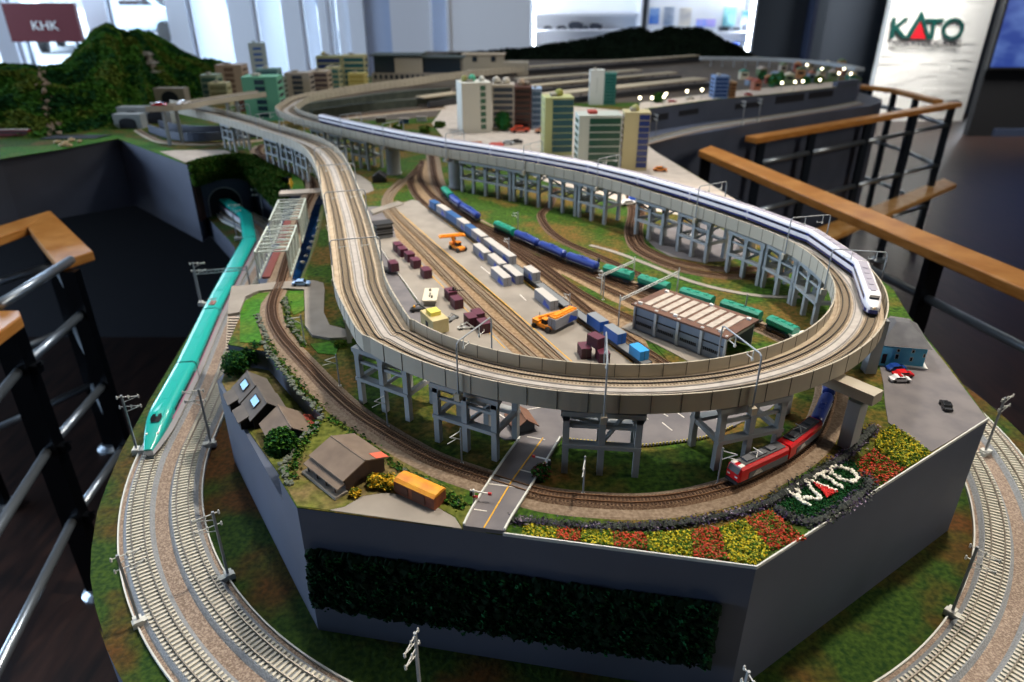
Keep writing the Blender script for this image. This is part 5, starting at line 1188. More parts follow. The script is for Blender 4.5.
# ================================================================= truss bridges
def truss(label, nl, nr_, fr_, fl, ht=.054):
    nl, nr_, fr_, fl = [P(*q, .454) for q in (nl, nr_, fr_, fl)]
    a = (nl + nr_) / 2; b = (fl + fr_) / 2; d = b - a; L = d.length; W = ((nr_ - nl).length + (fr_ - fl).length) / 2
    t = thing('truss_bridge', label, 'bridge', V((a.x, a.y, ZG - .001)), math.atan2(d.y, d.x), 'white steel truss spans over the river')
    tm = mat('truss_white', '#b9c4bd', .6); w = W / 2; H = ht + .003; n = 7; c = .0028
    for sy in (-1, 1):
        y = sy * w
        MB().bar((0, y, H), (L, y, H), c, c * 1.2).build('top_chord', tm, t); MB().bar((0, y, .004), (L, y, .004), c * 1.2, c * 1.6).build('bottom_chord', tm, t)
        for i in range(n + 1): MB().bar((L * i / n, y, .004), (L * i / n, y, H), c * .8).build('vertical', tm, t)
        for i in range(n):
            x0, x1 = L * i / n, L * (i + 1) / n
            MB().bar((x0, y, .004 if i % 2 else H), (x1, y, H if i % 2 else .004), c * .7).build('diagonal', tm, t)
    for i in range(n + 1): MB().bar((L * i / n, -w, H), (L * i / n, w, H), c * .8).build('top_strut', tm, t)
    for i in range(n):
        x0, x1 = L * i / n, L * (i + 1) / n
        MB().bar((x0, -w, H), (x1, w, H), c * .5).build('top_brace', tm, t) if i % 2 else MB().bar((x0, w, H), (x1, -w, H), c * .5).build('top_brace', tm, t)
    MB().box(0, L, w * .3, w * .8, .002, .006).build('red_deck', mat('bridge_red', '#6e342e', .8), t)
    MB().box(0, L, -w * .82, -w * .12, .001, .004).build('tan_deck', M['sleeper_tan'], t)
    return t
truss('nearer white truss bridge span with red girder deck inside', (253, 252.7), (288, 250.5), (295.3, 225.3), (268.6, 227))
truss('farther white truss bridge span towards the tunnel bank', (269.4, 220.6), (298.4, 219), (305.5, 198.8), (278.5, 200))
patch('bridge_abutment', 'beige slab across the far end of the truss bridges', 'bridge abutment', [(279, 196.5), (281, 193), (321, 190.5), (320, 195)], 'plaza', .006)
o = MB(); o.lathe((0, 0, 0), [(.0016, 0), (.0026, .005), (.003, .009), (.0024, .013), (.001, .014)], 10); o.blob((0, 0, .0155), .0022, 0, 1); o.tube([(-.002, 0, .011), (-.0045, -.001, .008)], .0009, 6); o.tube([(.002, 0, .011), (.0045, -.001, .008)], .0009, 6)
o = o.build('figurine', mat('hi_vis', '#e0b020', .6)); q = P(292, 190.5); o.location = (q.x, q.y, ZS + .006); o.scale = (1.5, 1.5, 1.5); tag(o, 'tiny yellow figure standing on the beige bridge abutment', 'figurine')
# ================================================================= large gauge masts
mast_p = None
def big_mast(px, label, side, h=.115, hb_=LOW - .010):
    """side: direction (rad) the arms point to"""
    global mast_p
    p = P(px[0], px[1], hb_)
    loc = V((p.x, p.y, ZL + .0012))
    i = min(range(len(mid_path)), key=lambda i: (mid_path[i].xy - p.xy).length); q = mid_path[i]; a = math.atan2(q.y - p.y, q.x - p.x)
    if mast_p is None:
        t = thing('catenary_mast', label, 'catenary mast', loc, a, 'large masts along the big double track'); mast_p = t
        MB().frame((.003, 0, .006), (.022, .009, .008)).build('concrete_foot', cap_m, t); MB().box(-.006, .004, -.0065, .0065, .010, .013).build('base_plate', M['mast_white'], t)
        MB().bar((0, 0, .010), (0, 0, h), .0030, .0030).build('pole', M['mast_grey'], t)
        for z in (.112, .094):
            o = MB(); o.tube([(-.008, 0, z), (.026, 0, z)], .0007, 6); o.tube([(0, 0, z - .010), (.026, 0, z)], .0006, 6); o.build('cantilever_arm', M['mast_white'], t)
            m = MB()
            for x in (-.007, .010, .025): m.lathe((x, 0, z - .0035), [(.0010, 0), (.0014, .0015), (.0009, .003), (.0013, .0045), (.0007, .006)], 10)
            m.build('insulators', M['mast_white'], t)
    else: dup(mast_p, loc, a, label)
big_mast((137, 450), 'large mast right beside the nose of the green train', 0)
big_mast((211, 443), 'large mast between the inner track and the house terrace wall', 0)
big_mast((228, 575), 'large mast on the inner kerb below the terrace corner', 0)
big_mast((139, 621), 'large mast on the outer kerb by the floor gap at lower left', 0)
big_mast((952, 612), 'large mast on the inner kerb at the lower right', 0)
big_mast((985, 452), 'large mast peeping over the right corner of the plinth', 0)
big_mast((421, 702), 'large mast cut by the lower frame edge, left of centre', 0)
big_mast((733, 742), 'large mast cut by the lower frame edge, by the plinth corner', 0)
big_mast((201.5, 303), 'slim large mast at the void edge beside the green cars', 0)
big_mast((237, 238), 'large mast on the grass before the tunnel mouth', 0)
big_mast((264, 219), 'large mast against the wall right of the tunnel mouth', 0)
a_, b_ = P(200, 302, LOW), P(252, 297, LOW)
t = thing('signal_gantry', 'thin lattice gantry spanning above the green train roofs', 'gantry', (a_.x, a_.y, pz)); e_ = V((b_.x - a_.x, b_.y - a_.y, 0))
for q in (V((0, 0, 0)), e_): MB().bar(q, q + V((0, 0, .084)), .003).build('pole', M['mast_grey'], t)
m = MB()
for z in (.072, .080): m.bar(V((0, 0, z)), e_ + V((0, 0, z)), .0016)
for k in range(14): m.bar(e_ * (k / 14) + V((0, 0, .072 if k % 2 else .080)), e_ * ((k + 1) / 14) + V((0, 0, .080 if k % 2 else .072)), .0010)
m.build('lattice_beam', M['mast_grey'], t)
patch('grass', 'dry mossy ground between the terrace houses', 'grass', [(222, 383), (249, 432), (280, 476), (289, 462), (310, 436), (322, 424), (268, 360), (232, 352)], 'grass_yellow', .0006, h=.545, kind='stuff')
# ================================================================= houses
def gable(name, label, ra_, rb_, hr, hg, half, wallh, wall_m, roof_m, cat='house', extra=None, over=.004):
    a, b = P(ra_[0], ra_[1], hr), P(rb_[0], rb_[1], hr); zb = ZC - hg + .0013; d = (b - a); L = d.length; c = (a + b) / 2
    t = thing(name, label, cat, V((c.x, c.y, zb)), math.atan2(d.y, d.x)); H = hg - hr - .001; w = half
    m = MB(); l2 = L / 2 - over; m.add([(x, y, z) for x in (-l2, l2) for y, z in ((-w, 0), (-w, wallh), (0, H - .002), (w, wallh), (w, 0))], [(0, 1, 2, 3, 4), (9, 8, 7, 6, 5), (0, 5, 6, 1), (1, 6, 7, 2), (2, 7, 8, 3), (3, 8, 9, 4), (4, 9, 5, 0)]); m.build('walls', wall_m, t)
    sl = (H - wallh) / w; ov = over * 1.2; th = .0016
    for sy in (-1, 1):
        m = MB(); e = [(0, H), (sy * (w + ov), wallh - ov * sl), (sy * (w + ov), wallh - ov * sl - th), (0, H - th)]
        m.add([(x, y, z) for x in (-L / 2, L / 2) for y, z in e], [(0, 1, 2, 3), (7, 6, 5, 4), (0, 4, 5, 1), (1, 5, 6, 2), (2, 6, 7, 3), (3, 7, 4, 0)]); m.build('roof_slope', roof_m, t)
    m = MB(); m.bar((-L / 2, 0, H), (L / 2, 0, H), .002, .0012); m.build('ridge', roof_m, t)
    return t, L, H, sl
brown = mat('weathered_wood', '#3a2c28', .9, c2='#4a3a32', scale=60, stretch=(1, 1, .2)); roof_b = mat('brown_roof', '#6a5c50', .85, c2='#796a5c', scale=40); roof_g = mat('grey_roof', '#524c48', .8, c2='#5e5852', scale=50)
sky_m = mat('skylight', '#9fd0f4', .2, emit='#8fc8f8', estr=.35); dark_w = mat('dark_timber', '#1e1c1e', .9)  # skylight panes given a faint glow of their own
for (ra_, rb_, lab, off) in (((247, 371), (255.5, 386), 'small dark house with a glowing blue skylight, farther of the two', 0), ((257, 386), (267, 403), 'small dark house with a glowing blue skylight, nearer of the two', 0)):
    t, L, H, sl = gable('terrace_house', lab, ra_, rb_, .505, .545, .021, .022, dark_w, roof_g)
    s_ = -1
    y0, y1 = s_ * .006, s_ * .016; zf = lambda y: H - abs(y) * sl + .0005
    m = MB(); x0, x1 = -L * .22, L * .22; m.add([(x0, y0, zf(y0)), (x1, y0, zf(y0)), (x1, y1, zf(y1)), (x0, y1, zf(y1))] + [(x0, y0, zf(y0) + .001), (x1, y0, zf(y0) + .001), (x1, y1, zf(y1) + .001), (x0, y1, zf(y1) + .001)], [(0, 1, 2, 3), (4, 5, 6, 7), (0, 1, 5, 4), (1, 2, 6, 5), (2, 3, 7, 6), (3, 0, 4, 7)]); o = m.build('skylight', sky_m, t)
    m = MB()
    for q in ((x0, y0, x1, y0), (x1, y0, x1, y1), (x1, y1, x0, y1), (x0, y1, x0, y0)): m.bar((q[0], q[1], zf(q[1]) + .001), (q[2], q[3], zf(q[3]) + .001), .0014)
    m.build('skylight_frame', M['black'], o)
    m = MB(); m.add([(-L * .4, -.024, .020), (L * .3, -.024, .020), (L * .3, -.040, .014), (-L * .4, -.040, .014)] + [(-L * .4, -.024, .0185), (L * .3, -.024, .0185), (L * .3, -.040, .0125), (-L * .4, -.040, .0125)], [(0, 1, 2, 3), (4, 5, 6, 7), (0, 1, 5, 4), (1, 2, 6, 5), (2, 3, 7, 6), (3, 0, 4, 7)]); m.build('lean_to_roof', roof_g, t); MB().box(-L * .36, L * .26, -.037, -.02, 0, .0135).build('lean_to', dark_w, t)
t, L, H, sl = gable('terrace_house', 'wide beige roofed house with a tiny red porch roof on the terrace', (278, 405), (292, 428), .507, .545, .024, .020, dark_w, roof_b)
m = MB(); m.add([(-L * .4, .024, .018), (L * .6, .024, .018), (L * .6, .046, .010), (-L * .4, .046, .010)] + [(-L * .4, .024, .0165), (L * .6, .024, .0165), (L * .6, .046, .0085), (-L * .4, .046, .0085)], [(0, 1, 2, 3), (4, 5, 6, 7), (0, 1, 5, 4), (1, 2, 6, 5), (2, 3, 7, 6), (3, 0, 4, 7)]); m.build('red_porch_roof', mat('brick_red', '#c05038', .7), t); MB().box(-L * .26, L * .46, .02, .037, 0, .0095).build('porch', dark_w, t)
t, L, H, sl = gable('goods_shed', 'brown wooden goods shed with broad grey roof by the rounded lot', (331, 436), (365.5, 460.5), .477, .51, .027, .022, brown, roof_b, 'shed')
m = MB(); m.add([(-L / 2, -.030, .0165), (L / 2, -.030, .0165), (L / 2, -.040, .0130), (-L / 2, -.040, .0130)] + [(-L / 2, -.030, .0150), (L / 2, -.030, .0150), (L / 2, -.040, .0115), (-L / 2, -.040, .0115)], [(0, 1, 2, 3), (4, 5, 6, 7), (0, 1, 5, 4), (1, 2, 6, 5), (2, 3, 7, 6), (3, 0, 4, 7)]); m.build('canopy', roof_b, t)
MB().box(-L / 2, L / 2, -.044, -.027, 0, .004).build('loading_platform', M['asphalt_pale'], t)
for k in range(4): MB().box(-L * .4 + k * L * .26 - .001, -L * .4 + k * L * .26 + .001, -.039, -.0375, .004, .012).build('canopy_post', brown, t)
MB().box(-.02, .012, -.028, -.027, .004, .013).build('sliding_door', dark_w, t)
m = MB(); zf = lambda y: H - abs(y) * sl; y0, y1 = .014, .031; x0, x1 = L * .30, L * .5; m.add([(x0, y0, zf(y0) + .0006), (x1, y0, zf(y0) + .0006), (x1, y1, zf(y1) + .0006), (x0, y1, zf(y1) + .0006)] + [(x0, y0, zf(y0)), (x1, y0, zf(y0)), (x1, y1, zf(y1)), (x0, y1, zf(y1))], [(0, 1, 2, 3), (4, 5, 6, 7), (0, 1, 5, 4), (1, 2, 6, 5), (2, 3, 7, 6), (3, 0, 4, 7)]); m.build('red_roof_patch', mat('salmon_red', '#d06248', .7), t)
# brown roofed office by the car park
t, L, H, sl = gable('gate_office', 'small brown roofed office under the viaduct beside the road', (516, 404), (527, 420), .487, .51, .012, .013, mat('office_grey', '#5a6066', .7), mat('maroon_roof', '#6a4a3c', .8, c2='#7c5a48', scale=50), 'office')
# old railcar body
a_, b_ = P(397, 491), P(436, 509); c_ = P(404, 487); d = b_ - a_; L = d.length
mid = (P(397, 491) + P(445, 505)) / 2
t = thing('old_railcar_body', 'rusty orange railcar body with a yellow roof beside the lot', 'railcar', V((mid.x, mid.y, ZS + .0008)), math.atan2(d.y, d.x)); w = .0105; rust = mat('rust_side', '#8c4a24', .8, c2='#5a2a18', scale=70); yel = mat('yellow_roof', '#d89a1c', .6, c2='#c4741c', scale=60)
m = MB(); m.box(-L / 2, L / 2, -w, w, 0, .0165); m.build('body', rust, t)
m = MB(); section_loft(m, [(x, [(w + .0008, .0165), (w * .7, .0195), (0, .0205), (-w * .7, .0195), (-w - .0008, .0165)]) for x in (-L / 2 - .0006, L / 2 + .0006)]); m.build('roof', yel, t)
for sy in (-1, 1):
    for k in range(2): MB().box(-L * .12 + k * .002 + (k - .5) * .024 - .010, -L * .12 + (k - .5) * .024 + .010, sy * w - .0005, sy * w + .0006, .002, .014).build('sliding_door', mat('dark_rust', '#54301e', .8), t)
# ================================================================= train depot
FL, BL, BR, FR = P(635, 303, .461), P(671, 290, .461), P(759, 322, .461), P(727, 336, .461)
u = (FR - FL); Ld = u.length; u.normalize(); v_ = V((-u.y, u.x, 0)); Wd = abs((BL - FL).dot(v_)) * .5 + abs((BR - FR).dot(v_)) * .5; Hd = .049
t = thing('train_depot', 'long train depot with glazed front wall and striped brown roof', 'depot', V((FL.x, FL.y, ZS + .0022)), math.atan2(u.y, u.x))
L = Ld; W = Wd; dw = mat('depot_wall', '#8c949c', .6); rb = mat('depot_roof', '#5c4238', .8, c2='#6c4e40', scale=60); cream = mat('skylight_strip', '#b8b0a6', .7, c2='#a39a90', scale=90)
MB().box(0, L, W - .002, W, 0, Hd - .004).build('back_wall', dw, t); MB().box(0, .002, 0, W, Hd * .55, Hd - .004).build('end_wall', dw, t); MB().box(L - .002, L, 0, W, Hd * .7, Hd - .004).build('end_wall', mat('white_gable', '#c9ccc9', .6), t)
MB().box(0, L, .0005, .002, 0, .009).build('plinth_wall', dw, t)
for k in range(5):
    xx = k * L / 4; MB().box(max(0, xx - .0018), min(L, xx + .0018) + .001, -.0018, .002, 0, Hd - .003).build('white_post', mat('post_white', '#c2c8ca', .5), t)
    if k < 4:
        MB().box(xx + .002, xx + L / 4 - .002, .0006, .0014, .009, Hd - .005).build('glazed_panel', mat('depot_glass', '#74869a', .25, c2='#8696a6', scale=30), t)
        m = MB(); m.box(xx + .002, xx + L / 4 - .002, -.0004, .001, Hd * .5, Hd * .54)
        for q in range(9): m.box(xx + .006 + q * (L / 4 - .012) / 9, xx + .006 + (q + .6) * (L / 4 - .012) / 9, -.0004, .0006, .010, .015)
        m.build('lower_windows', M['under'], t)
m = MB(); o_ = .004; rp = [(-o_, -.005), (L + o_, -.005), (L + o_, W + .005), (-o_, W + .005)]; r0, r1 = Hd - .004, Hd - .0036
m.add([(-o_, -.005, r0), (L + o_, -.005, r0), (L + o_, W / 2, r1), (-o_, W / 2, r1), (L + o_, W + .005, r0), (-o_, W + .005, r0)] + [(-o_, -.005, r0 - .003), (L + o_, -.005, r0 - .003), (L + o_, W / 2, r1 - .003), (-o_, W / 2, r1 - .003), (L + o_, W + .005, r0 - .003), (-o_, W + .005, r0 - .003)], [(0, 1, 2, 3), (3, 2, 4, 5), (0, 1, 7, 6), (5, 4, 10, 11), (0, 3, 9, 6), (3, 5, 11, 9), (1, 7, 8, 2), (2, 8, 10, 4), (6, 7, 8, 9), (9, 8, 10, 11)]); m.build('roof', rb, t)
zr_ = lambda y: r0 + (r1 - r0) * (1 - abs(y - W / 2) / (W / 2 + .005))
for k in range(9):
    xa = .012 + k * (L - .020) / 9; xb = xa + (L - .020) / 9 * .68; m = MB(); vs = []
    for y in (W * .1, W / 2, W * .92): vs += [(xa, y, zr_(y) + .0012), (xb, y, zr_(y) + .0012), (xa, y, zr_(y) - .001), (xb, y, zr_(y) - .001)]
    m.add(vs, [(0, 1, 5, 4), (4, 5, 9, 8), (0, 1, 3, 2), (8, 9, 11, 10), (0, 4, 6, 2), (4, 8, 10, 6), (1, 5, 7, 3), (5, 9, 11, 7)]); m.build('roof_light', cream, t)
for (x, y) in ((.008, .004), (.01, W * .9), (L * .45, .004), (L * .55, W * .96), (L * .92, .006), (L * .96, W * .9)): MB().frame((x, y, zr_(y) + .002), (.007, .004, .0035)).build('roof_vent', M['white'], t)
# ================================================================= blue house
a_, b_ = P(877, 364), P(922, 369); d = b_ - a_; Lb = d.length
t = thing('blue_house', 'bright blue house with a dark hipped roof on the corner lot', 'house', V((a_.x, a_.y, ZS + .001)), math.atan2(d.y, d.x)); D = .085; Hh = .033
bl = mat('house_blue', '#58bce4', .7, c2='#6ccaf0', scale=40); rf = mat('slate_roof', '#4c4e54', .8, c2='#5a5c60', scale=50)
MB().box(0, Lb, 0, D, 0, Hh).build('walls', bl, t); MB().box(-.004, Lb + .006, -.005, D, 0, .0015).build('white_step', M['white'], t)
MB().box(-.004, .014, -.008, .02, 0, Hh - .002).build('bay', bl, t)
m = MB(); e = .005; z0, z1 = Hh, Hh + .022; m.add([(-e, -e - .004, z0), (Lb + e, -e, z0), (Lb + e, D + e, z0), (-e, D + e, z0), (Lb * .35, D * .42, z1), (Lb * .65, D * .42, z1), (Lb * .65, D * .6, z1), (Lb * .35, D * .6, z1)], [(3, 2, 1, 0), (4, 5, 6, 7), (0, 1, 5, 4), (1, 2, 6, 5), (2, 3, 7, 6), (3, 0, 4, 7)]); m.build('hipped_roof', rf, t)
for (x, z, w_2, h_) in ((.024, .014, .004, .007), (.044, .012, .003, .006), (.024, .024, .003, .004), (.044, .025, .003, .004), (.060, .020, .002, .005)):
    m = MB(); m.box(x - w_2 / 2, x + w_2 / 2, -.0006, .001, z - h_ / 2, z + h_ / 2); o = m.build('window', M['dark_glass'], t); MB().box(x - w_2 / 2 - .0006, x + w_2 / 2 + .0006, -.0003, .0008, z - h_ / 2 - .0006, z + h_ / 2 + .0006).build('window_frame', M['white'], o)
m = MB(); m.box(.002, .008, -.0088, -.0078, .004, .020); m.build('door', M['dark_glass'], t)
# ================================================================= small yard buildings
def boxes(name, label, cat, x, y, rz, parts, h=GR, dz=.0012, group=None):
    p = P(x, y, h); t = thing(name, label, cat, V((p.x, p.y, ZC - h + dz)), rz, group)
    for (nm, m_, bx) in parts:
        m = MB()
        for b in bx: m.box(*b)
        m.build(nm, m_, t)
    return t
cream_ = mat('cream_wall', '#b8ab7c', .8, c2='#c6ba8e', scale=40)
boxes('signal_box', 'three tiered grey signal box with a dark flat roof by the yard throat', 'signal box', 384, 238, ya, [('tower', mat('box_grey', '#7c8086', .7), [(-.014, .014, -.018, .018, 0, .034)]), ('window_row', M['dark_glass'], [(-.0146, .0146, -.0186, .0186, .010, .014), (-.0146, .0146, -.0186, .0186, .022, .028)]), ('balcony', M['under'], [(-.017, .017, -.021, .021, .018, .0195)]), ('flat_roof', M['under'], [(-.017, .017, -.021, .021, .034, .0365)])])
boxes('small_shed', 'black fronted shed with a dark pitched roof on the pale lot', 'shed', 379, 183, 0, [('walls', M['black'], [(-.018, .018, 0, .03, 0, .016)])])
m = MB(); m.add([(-.021, -.004, .0155), (.021, -.004, .0155), (.021, .034, .0155), (-.021, .034, .0155), (0, -.004, .030), (0, .034, .030)], [(0, 1, 4), (3, 2, 5), (0, 4, 5, 3), (1, 4, 5, 2), (0, 1, 2, 3)]); m.build('pitched_roof', M['under'], bpy.data.objects['small_shed'])
boxes('cream_store', 'cream machinery store with a yellow roof hatch on the left pad', 'store', 435, 330, ya + .1, [('body', cream_, [(-.026, .026, -.014, .014, 0, .024)]), ('yellow_hatch', mat('hatch_yellow', '#d8cc5c', .7), [(-.012, .008, -.009, .009, .024, .031)]), ('side_tank', cream_, [(-.036, -.026, -.010, .008, 0, .017)]), ('door', M['under'], [(-.004, .006, -.0146, -.013, 0, .015)])], dz=.005)
t = boxes('yard_shelter', 'pale flat roofed shelter with clutter on top, on the left pad', 'shelter', 431, 303, ya - .4, [('body', M['asphalt_pale'], [(-.028, .024, -.010, .010, 0, .009)]), ('flat_roof', mat('shelter_roof', '#cfc8b4', .8), [(-.031, .027, -.013, .013, .009, .0115)]), ('roof_clutter', M['joint'], [(-.02, -.017, -.004, 0, .0115, .015), (-.006, .010, -.002, .0, .0115, .0135), (.012, .016, .002, .005, .0115, .0155)])], dz=.005)
boxes('white_relay_box', 'plain white flat topped box at the inner foot of the viaduct', 'box', 800, 346, .4, [('body', M['white'], [(-.014, .014, -.012, .012, 0, .016)]), ('lid', M['white'], [(-.0155, .0155, -.0135, .0135, .016, .018)])])
boxes('cream_block', 'cream block with dark square windows beneath the far viaduct', 'building', 748, 249, -.5, [('walls', mat('cream_block_m', '#cdbb94', .8), [(-.016, .016, -.012, .012, 0, .045)]), ('window', M['dark_glass'], [(-.011, -.007, -.0125, -.0118, .010, .016)]), ('window', M['dark_glass'], [(-.011, -.007, -.0125, -.0118, .024, .030)]), ('window', M['dark_glass'], [(.004, .008, -.0125, -.0118, .010, .016)]), ('window', M['dark_glass'], [(.004, .008, -.0125, -.0118, .024, .030)]), ('flat_roof', cream_, [(-.017, .017, -.013, .013, .045, .047)])])
# diesel parts, machinery by the pad
for (x, y, lab, c1) in ((418, 312, 'dark wheeled loader with a yellow beacon left of the cream store', '#3a3c3e'), (452, 322, 'grey ladder rack lying behind the cream store', '#7a7e80'), (466, 331, 'white pump unit between the maroon containers', '#c4c6c4')):
    p = P(x, y); t = thing('yard_machine', lab, 'machine', V((p.x, p.y, ZS + .0006)), random.random()); mm = mat('mach' + c1[1:], c1, .5)
    MB().box(-.014, .012, -.004, .004, .002, .006).build('frame', mm, t); MB().tube([(-.012, 0, .006), (.002, .002, .013), (.014, -.003, .004)], .0012, 6).build('arm', mm, t)
    for sx in (-1, 1): MB().lathe((sx * .009, -.006, .003), [(.003, 0), (.003, .012)], 12, 'Y').build('wheel', M['black'], t)
    MB().blob((-.006, .001, .009), .003, .1, 1).build('beacon', mat('beacon_amber', '#e0a020', .5) if c1 == '#3a3c3e' else mm, t)
# ================================================================= vehicles
def mini_car(x, y, rz, c, label, s=1.0, h=GR, dz=.0022, roofc=None):
    p = P(x, y, h); t = thing('model_car', label, 'car', V((p.x, p.y, ZC - h + dz)), rz); b = mat('mini_' + c[1:], c, .25)
    L, w = .0145 * s, .0058 * s; prof = [(-L, .0022), (-L, .0052), (-L * .72, .0062), (-L * .5, .0092), (L * .25, .0094), (L * .55, .0064), (L * .95, .0056), (L, .0022)]
    m = MB(); n = len(prof); m.add([(a, q, z * s) for q in (-w, w) for a, z in prof], [tuple(range(n)), tuple(range(2 * n - 1, n - 1, -1))] + [(i, (i + 1) % n, n + (i + 1) % n, n + i) for i in range(n)]); m.build('body', b, t, bevel=.0006)
    m = MB()
    for sy in (-1, 1): m.box(-L * .55, L * .35, sy * w - .0003, sy * w + .0003, .0064 * s, .0086 * s)
    m.build('side_windows', M['dark_glass'], t)
    m = MB(); m.add([(L * .29, -w * .85, .0094 * s), (L * .29, w * .85, .0094 * s), (L * .58, w * .85, .0067 * s), (L * .58, -w * .85, .0067 * s)], [(0, 1, 2, 3)]); m.build('windscreen', M['dark_glass'], t)
    for sx in (-.62, .62):
        for sy in (-1, 1): MB().lathe((sx * L, sy * w - .0008, .0022 * s), [(.0023 * s, 0), (.0023 * s, .0016)], 12, 'Y').build('wheel', M['black'], t)
    if roofc: MB().box(-L * .2, L * .1, -w * .7, w * .7, .0093 * s, .0106 * s).build('roof_bar', mat('mini_' + roofc[1:], roofc, .3), t)
    return t
mini_car(895, 371, .15, '#1c3f8c', 'dark blue miniature van parked by the blue house step'); mini_car(902, 377.5, .05, '#c81c20', 'red miniature car half hidden behind the white one')
mini_car(899, 382.5, -.05, '#e8e8ea', 'white miniature car parked beside the red one', roofc='#c81c20'); mini_car(945, 409, 1.35, '#15171a', 'black miniature car alone on the corner lot', .9)
mini_car(302, 288, 0, '#8fb0e0', 'pale blue miniature car on the narrow winding road', 1.15, dz=.0058)
mini_car(686, 238, -.4, '#c8ccd0', 'pale miniature car under the far viaduct on the rounded lot', .9); mini_car(532, 470, 0, '#20242a', 'x') if False else None
def ang_px(a, b, h=GR): a, b = P(a[0], a[1], h), P(b[0], b[1], h); return math.atan2(b.y - a.y, b.x - a.x)
va = ang_px((534, 325), (556, 334)); ca = ang_px((548, 325), (578, 310), .487)
def held(vx, vy, va, cx_, cy_, ch, ca, label, s=1.0, cont=None):
    p = P(vx, vy); t = thing('reach_stacker', label, 'container handler', V((p.x, p.y, zy)), va); og = mat('stacker_orange', '#f0900c', .4)
    m = MB(); m.box(-.022, .018, -.008, .008, .004, .010); m.box(-.022, -.008, -.0085, .0085, .006, .0145); m.build('chassis', og, t, bevel=.0006)
    MB().box(-.004, .006, -.005, .005, .010, .018).build('cab', M['dark_glass'], t); MB().box(-.0045, .0065, -.0055, .0055, .018, .0193).build('cab_roof', og, t)
    for sx, rr in ((-.016, .0042), (.014, .0050)):
        for sy in (-1, 1): MB().lathe((sx, sy * .009 - .0025, rr), [(rr, 0), (rr, .005)], 16, 'Y').build('wheel', M['black'], t)
    MB().tube([(-.018, .006, .014), (-.018, .006, .022)], .0006, 6).build('exhaust', M['black'], t)
    c = P(cx_, cy_, ch); lc = Matrix.Rotation(-va, 4, 'Z') @ (c - t.location); q = Matrix.Rotation(ca - va, 3, 'Z')
    def L_(x, y, z): return lc + q @ V((x, y, z))
    MB().bar((-.014, 0, .015), L_(0, 0, .012), .006, .005).build('boom', og, t)
    m = MB(); R3 = q
    m.frame(L_(0, 0, .0098), (.056, .014, .003), tilt=R3); m.frame(L_(0, 0, .0118), (.046, .0065, .003), tilt=R3)
    for k in range(6): m.frame(L_(-.024 + k * .0096, 0, .0112), (.0015, .015, .002), tilt=R3)
    m.build('spreader', og, t)
    if cont: put_cont(cg, c - V((0, 0, .0093)), ca, cont, 'containers in use', .8)['group'] = 'containers in use'
held(545, 331, va, 563, 318, .489, ca, 'orange reach stacker holding a grey container over the broad pad', cont='grey container hanging in the spreader of the orange stacker')
held(458, 252, ang_px((450, 246), (466, 254)), 452, 240, .484, ang_px((441, 239), (463, 237), .484), 'orange container handler with empty raised spreader at the far pad')
p = P(478, 404); t = thing('forklift', 'small orange forklift parked under the viaduct beyond the road', 'forklift', V((p.x, p.y, ZS + .001)), .1)
MB().box(-.018, .018, -.006, .006, .003, .009).build('body', mat('stacker_orange', '#f08a10', .4), t); MB().box(.004, .012, -.005, .005, .009, .018).build('cab', M['dark_glass'], t); MB().box(.0175, .020, -.005, .005, .001, .022).build('fork_mast', M['under'], t)
for sx in (-.011, .011):
    for sy in (-1, 1): MB().lathe((sx, sy * .006 - .0015, .003), [(.003, 0), (.003, .003)], 12, 'Y').build('wheel', M['black'], t)
p = P(386, 272); t = thing('flatbed_truck', 'black flatbed truck under the portal at the left pad edge', 'truck', V((p.x, p.y, ZS + .0006)), ya + .5)
MB().box(-.026, .018, -.0065, .0065, .004, .006).build('bed', M['under'], t); MB().box(-.026, -.014, -.007, .007, .003, .017).build('cab', M['black'], t)
for sx in (-.020, .006, .013):
    for sy in (-1, 1): MB().lathe((sx, sy * .0065 - .001, .003), [(.003, 0), (.003, .002)], 12, 'Y').build('wheel', M['black'], t)
# ================================================================= ground level masts, gantries, signals
gm_p = None
def gmast(x, y, a, label, hgt=.052):
    global gm_p
    p = P(x, y); loc = V((p.x, p.y, ZS))
    if gm_p is None:
        gm_p = t = thing('line_mast', label, 'catenary mast', loc, a, 'single masts on the lower line'); MB().tube([(0, 0, 0), (0, 0, hgt)], .0010, 8).build('pole', M['mast_grey'], t)
        o = MB(); o.tube([(0, 0, hgt - .004), (.016, 0, hgt - .006)], .0006, 6); o.tube([(0, 0, hgt - .016), (.016, 0, hgt - .006)], .0006, 6); o.tube([(.006, 0, hgt - .012), (.02, 0, hgt - .013)], .0005, 6); o.build('bracket', M['mast_white'], t); MB().lathe((0, 0, 0), [(.0025, 0), (.0025, .002)], 8).build('foot', M['mast_white'], t)
    else: dup(gm_p, loc, a, label)
for x, y, a, lab in ((340, 387, 3.6, 'thin line mast left of the tower above the goods shed'), (388, 428, 3.9, 'thin line mast below the tower above the goods shed'), (462, 465, 3.9, 'line mast left of the road inside the tower legs'), (583, 495, 4.5, 'line mast in front of the nearest tower'), (717, 486, -.3, 'line mast beside the nose of the red locomotive'), (305, 345, 3.2, 'dark line mast beside the winding road'), (569, 322, 2.2, 'line mast between the depot tracks near the container train'), (603, 301, 2.2, 'line mast on the weedy strip left of the depot'), (509, 262, 2.2, 'line mast between the container train and the middle green hopper'), (518, 234, 2.4, 'line mast with a long arm left of the first brown curve'), (743, 323, 1.2, 'line mast with hooked top behind the depot roof')): gmast(x, y, a, lab)
